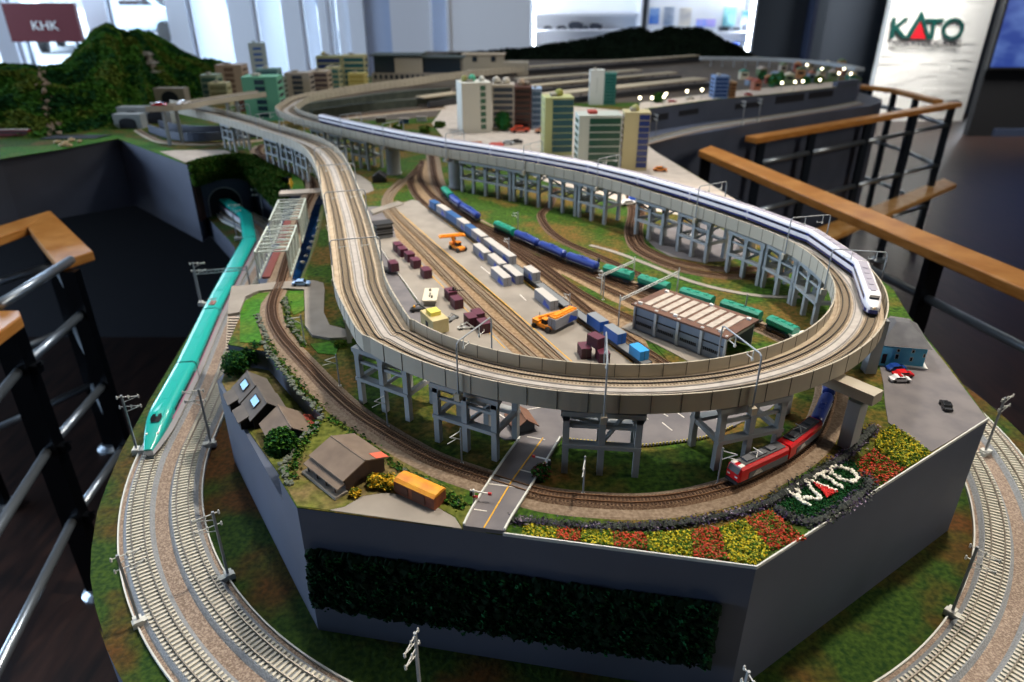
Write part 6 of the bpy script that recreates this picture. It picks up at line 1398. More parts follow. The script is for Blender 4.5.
def gantry(pa2, pb2, h, label):
    a, b = P(*pa2), P(*pb2); t = thing('track_gantry', label, 'gantry', V((a.x, a.y, ZS))); e = V((b.x - a.x, b.y - a.y, 0))
    for q in (V((0, 0, 0)), e): MB().tube([q, q + V((0, 0, h + .006))], .0011, 8).build('pole', M['mast_white'], t)
    m = MB()
    for z in (h - .004, h): m.bar(V((0, 0, z)), e + V((0, 0, z)), .0012)
    for k in range(18): m.bar(e * (k / 18) + V((0, 0, h if k % 2 else h - .004)), e * ((k + 1) / 18) + V((0, 0, h - .004 if k % 2 else h)), .0009)
    m.build('lattice_beam', M['mast_white'], t); return t
gantry((618, 329), (676, 299), .054, 'white lattice gantry at the left gable of the depot'); gantry((601, 296), (633, 281), .042, 'smaller white lattice gantry beside the green hopper wagon')
p = P(598, 273); t = thing('signal_post', 'white signal post with a black head on a plinth by the tank wagons', 'signal', V((p.x, p.y, ZS)))
MB().box(-.008, .008, -.005, .005, 0, .004).build('plinth_block', M['pier_grey'], t); MB().tube([(0, 0, .004), (0, 0, .022)], .0018, 8).build('post', M['white'], t); MB().box(-.002, .002, -.002, .002, .022, .030).build('signal_head', M['black'], t)
p = P(456, 302); t = thing('signal_post', 'black signal with a horizontal arm beside the maroon containers', 'signal', V((p.x, p.y, ZS + .004))); MB().tube([(0, 0, 0), (0, 0, .022)], .0010, 8).build('post', M['black'], t); MB().bar((-.012, 0, .018), (.014, 0, .018), .0012).build('arm', M['black'], t); MB().box(-.0055, -.002, -.002, .002, .014, .024).build('signal_head', M['black'], t)
for x, y, a, lab in ((474, 504, -.15, 'level crossing signal with red and white arms left of the road'), (547, 472, 2.6, 'level crossing signal in the shade right of the road')):
    p = P(x, y); t = thing('crossing_signal', lab, 'crossing signal', V((p.x, p.y, ZS)), a); MB().tube([(0, 0, 0), (0, 0, .019)], .0012, 8).build('post', M['white'], t)
    MB().bar((-.004, 0, .0175), (.018, 0, .0150), .0012).build('barrier_arm', M['white'], t); MB().frame((.018, 0, .015), (.004, .002, .003)).build('red_lamp', M['red'], t); MB().frame((.002, -.001, .010), (.006, .002, .002)).build('red_lamp', M['red'], t); MB().frame((-.003, 0, .013), (.003, .003, .005)).build('lamp_box', M['black'], t)
# ================================================================= hills
def interp(tab, x):
    if x <= tab[0][0]: return tab[0][1]
    for i in range(len(tab) - 1):
        if x <= tab[i + 1][0]:
            k = (x - tab[i][0]) / (tab[i + 1][0] - tab[i][0]); return tab[i][1] + (tab[i + 1][1] - tab[i][1]) * k
    return tab[-1][1]
def hill(name, label, sky, base, x0, x1, dist, nx, ny, mats_, nleaf, lsz, amp, clear=None):
    m = MB().m(mats_[0])
    for q in mats_[1:]: m.mats.append(q)
    grid = []
    for i in range(nx + 1):
        x = x0 + (x1 - x0) * i / nx; yb = interp(base, x); F = P(x, yb, GR); F.z = ZG; R = PY(x, interp(sky, x), F.y + interp(dist, x)); row = []
        for j in range(ny + 1):
            t = j / ny * 1.9
            if t <= 1: s_ = math.sin(t * math.pi / 2) ** 1.15; p = F.lerp(R, t); z = ZG + (R.z - ZG) * s_
            else: p = R + (R - F) * (t - 1) * .9; z = ZG + (R.z - ZG) * max(0, math.cos((t - 1) / .9 * math.pi / 2))
            n_ = noise.noise(V((p.x * 5, p.y * 5, 0))) * amp + noise.noise(V((p.x * 16, p.y * 16, 3))) * amp * .45 + noise.noise(V((p.x * 45, p.y * 45, 7))) * amp * .3
            env = min(1, t * 4) * (1 if t < .75 else max(.25, 1 - abs(t - 1) * 2) * .5)
            row.append(V((p.x, p.y, z + n_ * env)))
        grid.append(row)
    m.add([v for r in grid for v in r], [(i * (ny + 1) + j, (i + 1) * (ny + 1) + j, (i + 1) * (ny + 1) + j + 1, i * (ny + 1) + j + 1) for i in range(nx) for j in range(ny)])
    for k in range(nleaf):
        i = random.random() * nx; j = random.random() ** .8 * ny * .62; a, b = int(i), int(j); fi, fj = i - a, j - b
        a2, b2 = min(a + 1, nx), min(b + 1, ny)
        p = (grid[a][b] * (1 - fi) + grid[a2][b] * fi) * (1 - fj) + (grid[a][b2] * (1 - fi) + grid[a2][b2] * fi) * fj
        c = noise.noise(V((p.x * 9, p.y * 9, p.z * 9))); m.cur = 1 + (0 if c < -.12 else (1 if c < .2 else 2)) % max(1, len(mats_) - 1)
        d = random.random(); m.leaf(p + V((0, 0, .001 + d * lsz * .9)), lsz * random.uniform(.6, 1.3), .7)
    o = m.build(name, recalc=False); tag(o, label, 'hill'); return o, grid
skyL = [(-80, 72), (-20, 70), (0, 68), (20, 68), (45, 70), (62, 68), (72, 62), (85, 45), (97, 31), (107, 27), (118, 33), (127, 35), (137, 31), (150, 36), (165, 44), (180, 53), (200, 61), (215, 62), (225, 66), (236, 74)]
baseL = [(-80, 140), (0, 137), (35, 139), (60, 135), (95, 130), (118, 130), (126, 121), (140, 118), (150, 108), (185, 103), (205, 97), (236, 88)]
_, gl = hill('forested_hill', 'steep green forested hill filling the far left corner', skyL, baseL, -80, 236, [(-80, .7), (60, .75), (100, 1.0), (236, .8)], 110, 60, [M['moss'], M['leaf_dark'], M['leaf_mid'], M['leaf_olive']], 26000, .011, .05)
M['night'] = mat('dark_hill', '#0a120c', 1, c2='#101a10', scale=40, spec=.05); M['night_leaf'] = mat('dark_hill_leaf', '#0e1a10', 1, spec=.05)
skyR = [(425, 57), (470, 54), (512, 50), (540, 47), (575, 42), (600, 38), (620, 30), (640, 28), (650, 33), (668, 27.5), (700, 28), (712, 33), (725, 42), (742, 49), (752, 57)]
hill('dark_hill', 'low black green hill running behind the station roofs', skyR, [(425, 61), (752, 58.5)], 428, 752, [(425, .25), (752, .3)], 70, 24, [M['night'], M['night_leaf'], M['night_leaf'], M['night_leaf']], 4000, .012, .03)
# pagoda, cliff, portals, red train at the hill foot
def at_px_z(x, ytop, ybase, h): b = P(x, ybase, h); return b
q = PY(163, 73, 4.0); t = thing('pagoda', 'small three tiered pagoda perched on the green hillside', 'pagoda', (q.x, q.y - .15, q.z - .005)); t.scale = (1.25, 1.25, 1.25)
pm = mat('pagoda_stone', '#8c8478', .8); pr = mat('pagoda_roof', '#6e6a60', .8)
for k in range(3):
    s_ = 1 - k * .22; z = k * .032; MB().box(-.032 * s_, .032 * s_, -.03 * s_, .03 * s_, z, z + .022).build('storey', pm, t); m = MB(); w = .046 * s_
    m.add([(-w, -w, z + .021), (w, -w, z + .021), (w, w, z + .021), (-w, w, z + .021), (-w * .5, -w * .5, z + .034), (w * .5, -w * .5, z + .034), (w * .5, w * .5, z + .034), (-w * .5, w * .5, z + .034)], [(3, 2, 1, 0), (4, 5, 6, 7), (0, 1, 5, 4), (1, 2, 6, 5), (2, 3, 7, 6), (3, 0, 4, 7)]); m.build('roof_tier', pr, t)
    MB().box(-.02 * s_, .02 * s_, -.031 * s_, -.0295 * s_, z + .004, z + .016).build('opening_shade', M['void'], t)  # dark plate painted as the shade of a doorway
m = MB().m(mat('cliff_rock', '#7c6e60', .9, c2='#a08c78', scale=60))
for i in range(70):
    f = i / 70; a = int((38 + 18 * f + random.uniform(-3, 3) + 80) / 316 * 110); b = int((1 - f) * 36); m.blob(gl[a][b] + V((random.uniform(-.02, .02), -.004, .004)), random.uniform(.006, .013), .45, 1)
tag(m.build('rock_face'), 'brown rocky cascade running down the left green hill', 'rock', kind='stuff')
for i, (x, y) in enumerate(((58, 144), (66, 145), (72, 142), (62, 147), (80, 143), (70, 147))):
    p = P(x, y); o = MB().blob((0, 0, .006), random.uniform(.010, .016), .25, 1, .6).build('boulder', mat('boulder', '#b09a78', .9)); o.location = (p.x, p.y, ZS); tag(o, 'tan boulder in the heap on top of the grey corner wall', 'boulder', 'boulders on the corner wall')
p = P(64, 141); t = thing('rock_pool', 'black rimmed pool above the tan boulders', 'pond', (p.x, p.y + .02, ZS)); MB().prism([(-.10, 0), (.10, .01), (.13, .08), (-.09, .07)], 0, .004).build('basin', M['void'], t)
def far_portal(x, y, w, h_, lab, twin=False):
    p = P(x, y); t = thing('tunnel_mouth', lab, 'tunnel portal', (p.x, p.y, ZG)); n_ = 2 if twin else 1
    MB().box(-w * n_ / 2 - .01, w * n_ / 2 + .01, 0, .05, 0, h_ + .012).build('portal_wall', M['pier_grey'], t)
    for k in range(n_):
        c = (k - (n_ - 1) / 2) * w; m = MB(); pts = [(c - w * .38, 0), (c + w * .38, 0)] + [(c + w * .38 * math.cos(math.pi * j / 10), h_ * .6 + h_ * .35 * math.sin(math.pi * j / 10)) for j in range(11)]
        m.add([(a, -.001, b) for a, b in pts] + [(a, .03, b) for a, b in pts], [tuple(range(len(pts)))]); m.build('opening_shade', M['void'], t)  # dark sheet on the wall drawn as the shade within each mouth
q = PY(171, 103, 3.45); t = thing('tunnel_mouth', 'road tunnel mouth in the hillside above the overpass', 'tunnel portal', (q.x, q.y, q.z)); MB().box(-.07, .07, 0, .06, -.02, .065).build('portal_wall', pm, t)
m = MB(); pts = [(-.04, 0), (.04, 0)] + [(.04 * math.cos(math.pi * j / 10), .02 + .034 * math.sin(math.pi * j / 10)) for j in range(11)]; m.add([(a, -.001, b) for a, b in pts] + [(a, .01, b) for a, b in pts], [tuple(range(len(pts)))]); m.build('opening_shade', M['void'], t)  # solid wall; a dark sheet stands for the road tunnel's shade
far_portal(146, 124, .10, .055, 'twin tunnel mouths at the foot of the hill', True); far_portal(129, 129, .09, .045, 'low dark tunnel mouth nearest the lime green verge')
p = P(14, 137); t = thing('red_railcar', 'dark red railcar standing at the foot of the left hill', 'railcar', (p.x, p.y, ZS)); MB().box(-.065, .065, -.01, .01, .004, .026).build('body', mat('dark_red', '#6c1a20', .5), t); MB().box(-.06, .06, -.0105, .0105, .014, .020).build('window_band', M['under'], t); MB().box(-.064, .064, -.009, .009, .026, .028).build('roof', mat('pale_roof', '#a09088', .6), t)
# overpass with cars
oa, ob = P(160, 103, .425), P(250, 98, .425)
ovh = .375
oc = [(148, 107), (175, 106), (205, 101), (245, 95), (262, 93)]
opath = smooth([P(x, y, ovh) for x, y in oc], .02); t = thing('road_overpass', 'grey road overpass crossing above the left viaduct branch', 'bridge'); MB().sweep(opath, [(-.03, 0), (.03, 0), (.03, -.012), (-.03, -.012)]).build('road_deck', M['asphalt'], t)
for s_ in (-1, 1): MB().sweep(opath, [(s_ * .031 - .001, -.012), (s_ * .031 - .001, .007), (s_ * .031 + .001, .007), (s_ * .031 + .001, -.012)]).build('guard_wall', M['viaduct_grey'], t)
for x in (162, 175, 226, 236):
    s = at_px(opath, x); p, a = at_len(opath, s); MB().box(p.x - .005, p.x + .005, p.y - .005, p.y + .005, ZG, p.z - .012).build('column', M['pier_grey'], t)
for x, c, lab in ((160, '#c8202c', 'red miniature car driving on the overpass'), (184, '#e8e8ea', 'white miniature car driving on the overpass')):
    s = at_px(opath, x); p, a = at_len(opath, s); px, py = pxproj(p); o = mini_car(px, py, a, c, lab, 1.6, h=ovh, dz=.0005)
# curved ground tracks and banks before the station
for i, px in enumerate(([(302, 113), (318, 110), (345, 106.5), (375, 102), (410, 98), (450, 95)], [(312, 119), (335, 115.5), (365, 111.5), (400, 108), (440, 105), (470, 103)])):
    pth = gpath(px, .02); tag(MB().sweep(pth, [(-.012, 0), (-.012, .036), (.012, .036), (.012, 0)]).build('retaining_bank', mat('bank_green', '#3c443e', .9, c2='#4c544a', scale=30)), ('dark green grey curved bank farther from the striped train tail', 'dark green grey curved bank nearer the striped train tail')[i], 'bank')
for i, px in enumerate(([(300, 108), (330, 102), (380, 96), (440, 91)], [(308, 116.5), (340, 111), (380, 106.5), (440, 100)], [(330, 121), (370, 116), (410, 112), (445, 109)])):
    track('railway_track', ('tan curved station approach track, farthest of three', 'tan curved station approach track, middle of three', 'tan curved station approach track, nearest the striped train')[i], gpath(px, .02), mats=('slab_tan', 'sleeper_tan', 'rail_brown'), bal=.05)
patch('station_yard', 'dark brown grey track yard around the terminal platforms', 'ground', [(372, 90), (430, 84), (520, 66), (700, 56), (852, 66), (858, 76), (768, 87.5), (709, 93.5), (641, 102.5), (560, 104), (446, 103), (436, 117), (380, 121), (300, 117), (300, 105), (340, 93)], mat('yard_ground', '#4a443e', .95, c2='#5c5248', scale=12), .0003, kind='stuff')
m = MB(); m.prism([P(430, 70), P(520, 66), P(700, 57), P(800, 62), V((2.05, 6.2, 0)), V((2.0, 6.75, 0)), V((-.75, 6.75, 0)), V((-.7, 5.0, 0))], ZG, ZG + .0013); tag(m.build('station_yard', MATS['yard_ground']), 'dark ground behind the farthest station platform', 'ground', kind='stuff')
for i, px in enumerate(([(150, 133), (175, 140), (205, 141.5), (262, 137)], [(160, 128), (185, 133), (220, 134), (262, 130)])):
    pth = gpath(px, .02); tag(MB().sweep(pth, [(-.003, 0), (-.003, .03), (.003, .03), (.003, 0)]).build('low_wall', M['grey_paint']), ('low blue grey wall curving beneath the overpass, nearer', 'low blue grey wall curving beneath the overpass, farther')[i], 'wall')
# ================================================================= towers
glass_t = {}
def tower(x0, x1, yt, yb, dep, rz, body, band, floors, label, name='tower_block', side=None, h=GR, bands_w=.88, roof=None, vert=False, bx=None, gh=.72, rooft=None, cat='building'):
    """front face spans columns x0..x1, top row yt, ground row yb"""
    p = P((x0 + x1) / 2, yb, h); k = (FPX * CT - (yb - 341) * ST) / p.y; w = (x1 - x0) / k / max(.5, math.cos(rz)) / 2
    H = PY(0, yt, p.y).z - (ZC - h) ; t = thing(name, label, cat, (p.x, p.y, ZC - h + .0012), rz); bm_ = mat('tw_' + body[1:], body, .7); gm_ = mat('tg_' + band[1:], band, .2)
    MB().box(-w, w, 0, dep, 0, H).build('walls', bm_, t); fh = H / (floors + .6); first = None
    for i in range(floors):
        z = fh * (i + .55)
        if first is None: u0, u1 = bx or (-bands_w, bands_w); first = MB().box(w * u0, w * u1, -.0012, .001, 0, fh * gh).build('window_band', gm_, t); o = first
        else: o = first.copy(); col.objects.link(o)
        o.location = (0, 0, z)
    sgm = mat('tg_' + (side or band)[1:], side or band, .3); f2 = None; sx = -1 if p.x > 0 else 1
    for i in range(floors):
        z = fh * (i + .55)
        if f2 is None: f2 = MB().box(-.001, .0012, dep * .15, dep * .85, 0, fh * .5).build('side_window_band', sgm, t); o = f2
        else: o = f2.copy(); col.objects.link(o)
        o.location = (sx * w, 0, z)
    if vert: MB().box(-w * bands_w, -w * bands_w * .8, -.002, 0, 0, H).build('corner_pier', bm_, t); MB().box(w * bands_w * .9, w * bands_w, -.002, 0, 0, H).build('corner_pier', bm_, t)
    MB().box(-w - .001, w + .001, -.001, dep + .001, H, H + .003).build('parapet', bm_, t)
    rm = mat('tw_' + (rooft or '#9a958a')[1:], rooft or '#9a958a', .8)
    m = MB(); m.box(-w * .5, -w * .1, dep * .3, dep * .7, H, H + .012); m.build('lift_housing', rm, t)
    for (bx, br, bc) in (roof or ()): MB().blob((bx * w, dep * .5, H + br * .9), br, .1, 2).build('roof_ball', mat('ball_' + bc[1:], bc, .7), t)
    return t
tower(463, 492, 84, 133, .11, .25, '#cfcec4', '#3c6450', 7, 'white tower with a green window strip and coloured balls on its roof', bx=(.25, .6), roof=((-.6, .014, '#8a8a4c'), (-.1, .015, '#4cae8c'), (.55, .012, '#d8d8d0')))
tower(492.5, 514, 86, 131, .09, 0, '#b0a89a', '#39414e', 7, 'beige block with dark balconies beside the white tower', roof=((-.6, .016, '#c4c0b4'), (.3, .015, '#d0cabc')))
tower(514.5, 531, 88, 130, .09, 0, '#5a3a30', '#26161a', 7, 'dark brown block between the beige and pale blue ones', roof=((-.2, .016, '#a8947e'), (.5, .012, '#8c8478')))
tower(531.5, 541, 90, 129, .09, 0, '#8fa6c4', '#3c5878', 6, 'narrow pale blue block at the end of the row of four')
tower(544, 572, 99, 156, .09, .1, '#b9bd84', '#235058', 8, 'yellow green tower with teal glass bands by the plaza', side='#9aa070', roof=((.1, .014, '#a8a858'),), bx=(-.45, .98), gh=.85)
tower(577, 619, 117, 171, .09, .05, '#bcc4bc', '#174a3a', 7, 'white framed green glass tower behind the striped train', bx=(-.5, .94), gh=.8, roof=(), rooft='#b04a40')
tower(621, 646, 114, 171, .07, -.05, '#c4b98c', '#1e3474', 9, 'cream tower with a dark blue glazed half behind the striped train', bx=(.15, .96), gh=.85, roof=((-.1, .012, '#b0ac6c'),), vert=False)
tower(589, 603, 71, 105, .05, 0, '#cfd4d0', '#b8c0bc', 1, 'slim white slab of the tall tower beyond the plaza', bands_w=.05)
tower(603, 615, 74, 105, .06, 0, '#3c7c74', '#1e5c58', 9, 'teal glazed half of the tall tower beyond the plaza')
tower(713, 727, 77, 99, .09, 0, '#6c86ac', '#2c4474', 5, 'blue grey tower on the edge of the right hand town')
tower(729, 735, 83, 98, .06, 0, '#a8845c', '#5c4030', 4, 'slim tan block beside the blue grey tower')
tower(256, 271, 44, 92, .09, .3, '#aab8bc', '#3c66b0', 8, 'pale tower with a blue side rising above the left town', side='#2a5ac0', rooft='#9aa8a8', gh=.4, bands_w=.5)
tower(220, 246, 66, 97, .1, 0, '#b8a08c', '#7c6458', 5, 'pinkish beige block next to the green hill', bands_w=.35)
tower(205, 221, 76, 104, .08, 0, '#8c9c84', '#3c5c54', 4, 'grey green low block at the foot of the green hill'); tower(212, 230, 84, 106, .06, 0, '#c4bc94', '#8c8460', 3, 'cream low house block in front of the pinkish one', name='low_block')
tower(236, 253, 98, 112, .05, 0, '#8a5448', '#4c2c28', 3, 'brick red low block behind the overpass', name='low_block')
tower(248, 282, 78, 121, .1, .05, '#5c9a7c', '#243a44', 6, 'mint green tower with a dark window stripe by the viaduct curve', bands_w=.28)
tower(262, 283, 70, 112, .07, 0, '#5c7c78', '#2c4c50', 6, 'dusky teal block behind the mint green tower')
tower(287, 312, 74, 98, .09, 0, '#a3998c', '#3c4450', 4, 'grey beige block right of the mint tower', bands_w=.4)
tower(311, 330, 72, 95, .09, 0, '#b8a894', '#54484c', 4, 'warm beige block with a stepped balcony front'); tower(328, 341, 68, 92, .08, 0, '#b9b48c', '#3c6c68', 4, 'cream block with a teal strip in the left town')
tower(319, 344, 57, 88, .09, 0, '#a8aa7c', '#2c3c6c', 5, 'cream green tower with dark blue windows in the left town', roof=((-.5, .014, '#a8a06c'),))
tower(345, 367, 56, 88, .09, 0, '#c0b98c', '#2c5c60', 5, 'cream tower with teal glass beside the station'); tower(349, 366, 74, 90, .06, -.1, '#d8cc84', '#b8a860', 3, 'small bright yellow block below the cream tower')
tower(271, 286, 78, 100, .06, 0, '#7c8478', '#3c4440', 4, 'grey block peeping between the mint tower and the beige one')
# station complex
t = boxes('station_building', 'long station building with dark glass halls and an arcade', 'station', 420, 86, -.04, [('arcade', mat('st_beige', '#9c9488', .8), [(-.28, .24, 0, .14, 0, .070)]), ('glass_hall', mat('st_glass', '#28323c', .2), [(-.26, -.14, 0, .14, .070, .16)]), ('canopy_roof', mat('st_dark', '#3a4440', .7), [(-.28, .02, -.02, .16, .16, .168)]), ('cream_hall', mat('st_cream', '#b4aa96', .8), [(-.14, .02, .0, .14, .070, .150)]), ('glass_hall', MATS['st_glass'], [(.02, .24, .01, .14, .070, .150)]), ('canopy_roof', MATS['st_dark'], [(.02, .26, -.01, .15, .150, .156)])], dz=.0012)
for k in range(16): MB().box(-.265 + k * .031, -.248 + k * .031, -.002, .001, .036, .060).build('arcade_window', MATS['st_glass'], t)
t = boxes('station_annex', 'beige stepped annex at the right end of the station building', 'station', 482, 76, -.03, [('lower_storey', MATS['st_cream'], [(-.22, .30, 0, .14, 0, .080)]), ('upper_storey', MATS['st_cream'], [(-.12, .14, 0, .12, .080, .125)]), ('flat_roof', mat('st_roof', '#c2b096', .8), [(-.13, .15, -.01, .13, .125, .130)]), ('window', MATS['st_glass'], [(-.06, -.03, -.002, .001, .085, .118)]), ('window', MATS['st_glass'], [(.06, .09, -.002, .001, .085, .118)])])
# platform canopies, dark trains between
cano = mat('canopy_beige', '#b0a48c', .8); dkt = mat('dark_train', '#2c2e34', .5)
def canopy(a, b, label, hh=.462, w=.035):
    pa2, pb2 = P(a[0], a[1], hh), P(b[0], b[1], hh); d = pb2 - pa2; L = d.length; t = thing('platform_canopy', label, 'platform canopy', V((pa2.x, pa2.y, ZG)), math.atan2(d.y, d.x), 'beige canopies of the terminal station'); z = ZC - hh - ZG
    MB().box(0, L, 0, w * 2, z - .006, z).build('roof', cano, t); MB().box(0, L, w * .3, w * 1.7, 0, .012).build('platform', M['asphalt_pale'], t)
    n = int(L / .12)
    m = MB().box(-.002, .002, -.002, .002, .012, z - .006); first = None
    for k in range(n):
        if first is None: first = o = m.build('canopy_post', M['under'], t)
        else: o = first.copy(); col.objects.link(o)
        o.location = (.05 + k * (L - .1) / max(1, n - 1), w, 0)
    MB().box(0, L, -.030, -.012, .006, .030).build('stabled_train', dkt, t)
    return t
canopy((471, 70.8), (700, 55.2), 'longest beige platform canopy, farthest back before the dark hill'); canopy((521, 79), (642, 69.8), 'short beige platform canopy second from the dark hill'); canopy((532, 86), (678, 72.3), 'beige platform canopy third from the dark hill')
canopy((541, 96), (708, 78.5), 'wide beige platform canopy nearest the plaza', w=.05); canopy((425, 97.5), (461, 92.5), 'short beige canopy left of the white tower')
evp = smooth([P(x, y, .45) for x, y in ((700, 58), (745, 58.5), (790, 60), (835, 64), (860, 69))], .03); t = thing('elevated_line', 'thin grey elevated line curving round the far right town', 'viaduct'); MB().sweep(evp, [(-.03, .008), (.03, .008), (.03, -.012), (-.03, -.012)]).build('deck', M['pier_grey'], t)
for k in range(1, 16):
    p, a = at_len(evp, plen(evp) * k / 16); MB().box(p.x - .004, p.x + .004, p.y - .004, p.y + .004, ZG, p.z - .012).build('column', M['pier_grey'], t)
# right hand town on the edge of the upper level
patch('street', 'pale street with parked cars along the edge of the right hand town', 'street', [(636, 110.2), (641, 103), (709, 94), (768, 88), (835, 82), (858, 80), (857, 84), (835, 87.2), (768, 94.6), (709, 100)], 'plaza', .0012)
palette = ['#8c4a3c', '#b8a888', '#6c7a5c', '#a87850', '#7c8a9c', '#c4bca4', '#5c6c4c', '#94604c', '#3c7c6c', '#a09488']
adj = {'#8c4a3c': 'brick red', '#b8a888': 'sand', '#6c7a5c': 'olive', '#a87850': 'ochre', '#7c8a9c': 'slate blue', '#c4bca4': 'cream', '#5c6c4c': 'moss green', '#94604c': 'rust', '#3c7c6c': 'teal', '#a09488': 'stone grey'}
hs = [(768, 84), (778, 80), (789, 84), (800, 79), (811, 83), (822, 77), (833, 80), (845, 76), (852, 80), (783, 74), (797, 72), (812, 70), (828, 70), (842, 70), (752, 86), (744, 80), (763, 76), (757, 91)]
where = ['left of the green strip', 'behind the lit lamps', 'near the blue edge', 'in the second row', 'by the front street', 'in the middle', 'towards the corner', 'at the corner', 'on the raised corner', 'at the back left', 'at the back', 'under the elevated line', 'behind the corner', 'at the far corner', 'next to the tan block', 'behind the tan block', 'beside the palms', 'right on the front edge']
for i, (x, y) in enumerate(hs):
    c = palette[i % 10]; p = P(x, y); w = random.uniform(.035, .055); hh = random.uniform(.03, .055); rzz = random.uniform(-.3, .3); t = thing('town_house', '%s miniature house of the right hand town, %s' % (adj[c], where[i]), 'house', (p.x, p.y, ZS), rzz, 'houses of the right hand town')
    m = MB(); m.box(-w / 2, w / 2, 0, w, 0, hh); m.build('walls', mat('tw_' + c[1:], c, .8), t); m = MB(); e = w / 2 + .003; m.add([(-e, -.003, hh), (e, -.003, hh), (e, w + .003, hh), (-e, w + .003, hh), (0, -.003, hh + .016), (0, w + .003, hh + .016)], [(3, 2, 1, 0), (0, 1, 4), (3, 5, 2), (0, 4, 5, 3), (1, 2, 5, 4)]); m.build('roof', mat('tw_' + palette[(i + 3) % 10][1:], palette[(i + 3) % 10], .8), t)
    MB().box(-w * .3, w * .3, -.001, .001, hh * .5, hh * .8).build('window', M['dark_glass'], t)
glow = mat('lamp_globe', '#fff8e0', emit='#fff2c8', estr=9); lp0 = None
lamps = [(640, 98, 'leftmost lit street lamp in front of the white slab tower'), (652, 98, 'lit street lamp second from the left by the green shrub'), (664, 97, 'lit street lamp, front one of the close pair'), (666, 94, 'lit street lamp, rear one of the close pair'), (687, 91.5, 'lit street lamp alone before the blue grey tower'), (702, 90, 'lit street lamp just left of the blue grey tower'), (782, 83, 'lit street lamp at the left of the right town'), (795, 82, 'lit street lamp second in the right town'), (803, 81.5, 'lit street lamp third in the right town'), (820, 80, 'lit street lamp fourth in the right town'), (807, 65, 'lit street lamp at the back of the right town'), (822, 69, 'lit street lamp right of the back one'), (844, 69, 'lit street lamp at the far corner of the town'), (839, 73.5, 'lit street lamp left of the corner pair'), (851, 74, 'lit street lamp at the very corner of the town')]
for x, y, lab in lamps:
    p = P(x, y, .462); loc = V((p.x, p.y, ZS))
    if lp0 is None:
        lp0 = t = thing('street_lamp', lab, 'street lamp', loc, 0, 'lit miniature street lamps'); MB().tube([(0, 0, 0), (0, 0, .045)], .0012, 6).build('pole', M['mast_grey'], t); MB().blob((0, 0, .048), .0068, 0, 2).build('globe', glow, t)
    else: dup(lp0, loc, 0, lab)
# dark bars standing in for the shaded slots in the side wall under the town
def on_line(ax, ay, bx, by, x):
    a, b = P(ax, ay), P(bx, by); return min([a.lerp(b, i / 200) for i in range(201)], key=lambda q: abs(pxproj((q.x, q.y, ZG - .05))[0] - x))
for i, (e1, e2, xa, xb, z0, z1) in enumerate((((638, 110.5), (709, 100.5), 651, 668, .030, .060), ((638, 110.5), (709, 100.5), 679, 698, .030, .055), ((709, 100.5), (768, 95), 735, 762, .03, .055), ((768, 95), (835, 87.5), 775, 803, .012, .05), ((768, 95), (835, 87.5), 808, 832, .012, .045))):
    a, b = on_line(*e1, *e2, xa), on_line(*e1, *e2, xb); d = (b - a).normalized(); nn = V((d.y, -d.x, 0)); m = MB(); m.bar(V((a.x, a.y, ZG - (z0 + z1) / 2)) + nn * .0, V((b.x, b.y, ZG - (z0 + z1) / 2)) + nn * .0, .006, z1 - z0); m.build('slot_shade', M['void'], plinth)
a, b = P(836, 87.4), P(858, 84.5); d = b - a; m = MB(); m.bar(V((a.x, a.y + .02, ZG + .014)), V((b.x, b.y + .02, ZG + .014)), .03, .03); m.build('corner_parapet', M['grey_paint'], plinth)
# gravel strip on the side shelf
sp_ = smooth([V((P(x, y, HSD).x, P(x, y, HSD).y, ZC - HSD)) for x, y in ((640, 144), (700, 129.5), (768, 118.8), (830, 109), (858, 103.5))], .03)
tag(MB().sweep(sp_, [(-.040, 0), (-.040, .004), (.040, .004), (.040, 0)]).build('gravel_bed', M['gravel_tan']), 'sandy track bed along the right hand side shelf', 'gravel', kind='stuff')
big2 = dict(big); track('railway_track', 'large gauge track following the right hand side shelf', up(sp_, .004), **big2)
for x, y, lab in ((655, 141, 'large mast on the side shelf by the cream and blue tower'), (742, 125, 'large mast on the side shelf, left one of the middle pair'), (758, 122, 'large mast on the side shelf, right one of the middle pair')):
    p = P(x, y, HSD); dup(mast_p, V((p.x, p.y, ZC - HSD)), 1.9, lab)
# things on the plaza
for x, y, c, lab in ((497, 150, '#c84838', 'red roofed market stall on the plaza behind the striped train'), (476, 149, '#a8643c', 'rust brown stall left of the red roofed one'), (405, 151, '#e06848', 'orange roofed hut under the far viaduct')):
    p = P(x, y); t = thing('market_stall', lab, 'stall', (p.x, p.y, ZS + .001), .1); MB().box(-.02, .02, 0, .03, 0, .012).build('walls', M['asphalt_pale'], t); m = MB(); m.add([(-.026, -.004, .012), (.026, -.004, .012), (.026, .034, .012), (-.026, .034, .012), (-.02, .015, .022), (.02, .015, .022)], [(3, 2, 1, 0), (0, 1, 5, 4), (1, 2, 5), (2, 3, 4, 5), (3, 0, 4)]); m.build('roof', mat('stall_' + c[1:], c, .7), t)
for x, y, c, lab in ((508, 145, '#d8dce0', 'white model car on the plaza by the market stall'), (517, 144, '#2c3038', 'black model car on the plaza by the market stall'), (660, 172, '#e88a30', 'orange model truck near the blue and cream tower'), (520, 133, '#c04830', 'red model bus in front of the dark brown block'), (545, 134, '#d09070', 'salmon model bus in front of the pale blue block'), (628, 206, '#e8e8e8', 'white model car at the plaza edge'), (672, 103, '#b03028', 'red model car on the street below the canopy'), (690, 100, '#c8c4b8', 'cream model car on the street below the canopy'), (748, 96, '#c03030', 'red model car on the street by the tan block')): mini_car(x, y, random.uniform(-.3, .3), c, lab, 1.5 if 'bus' not in lab else 2.6, dz=.003)
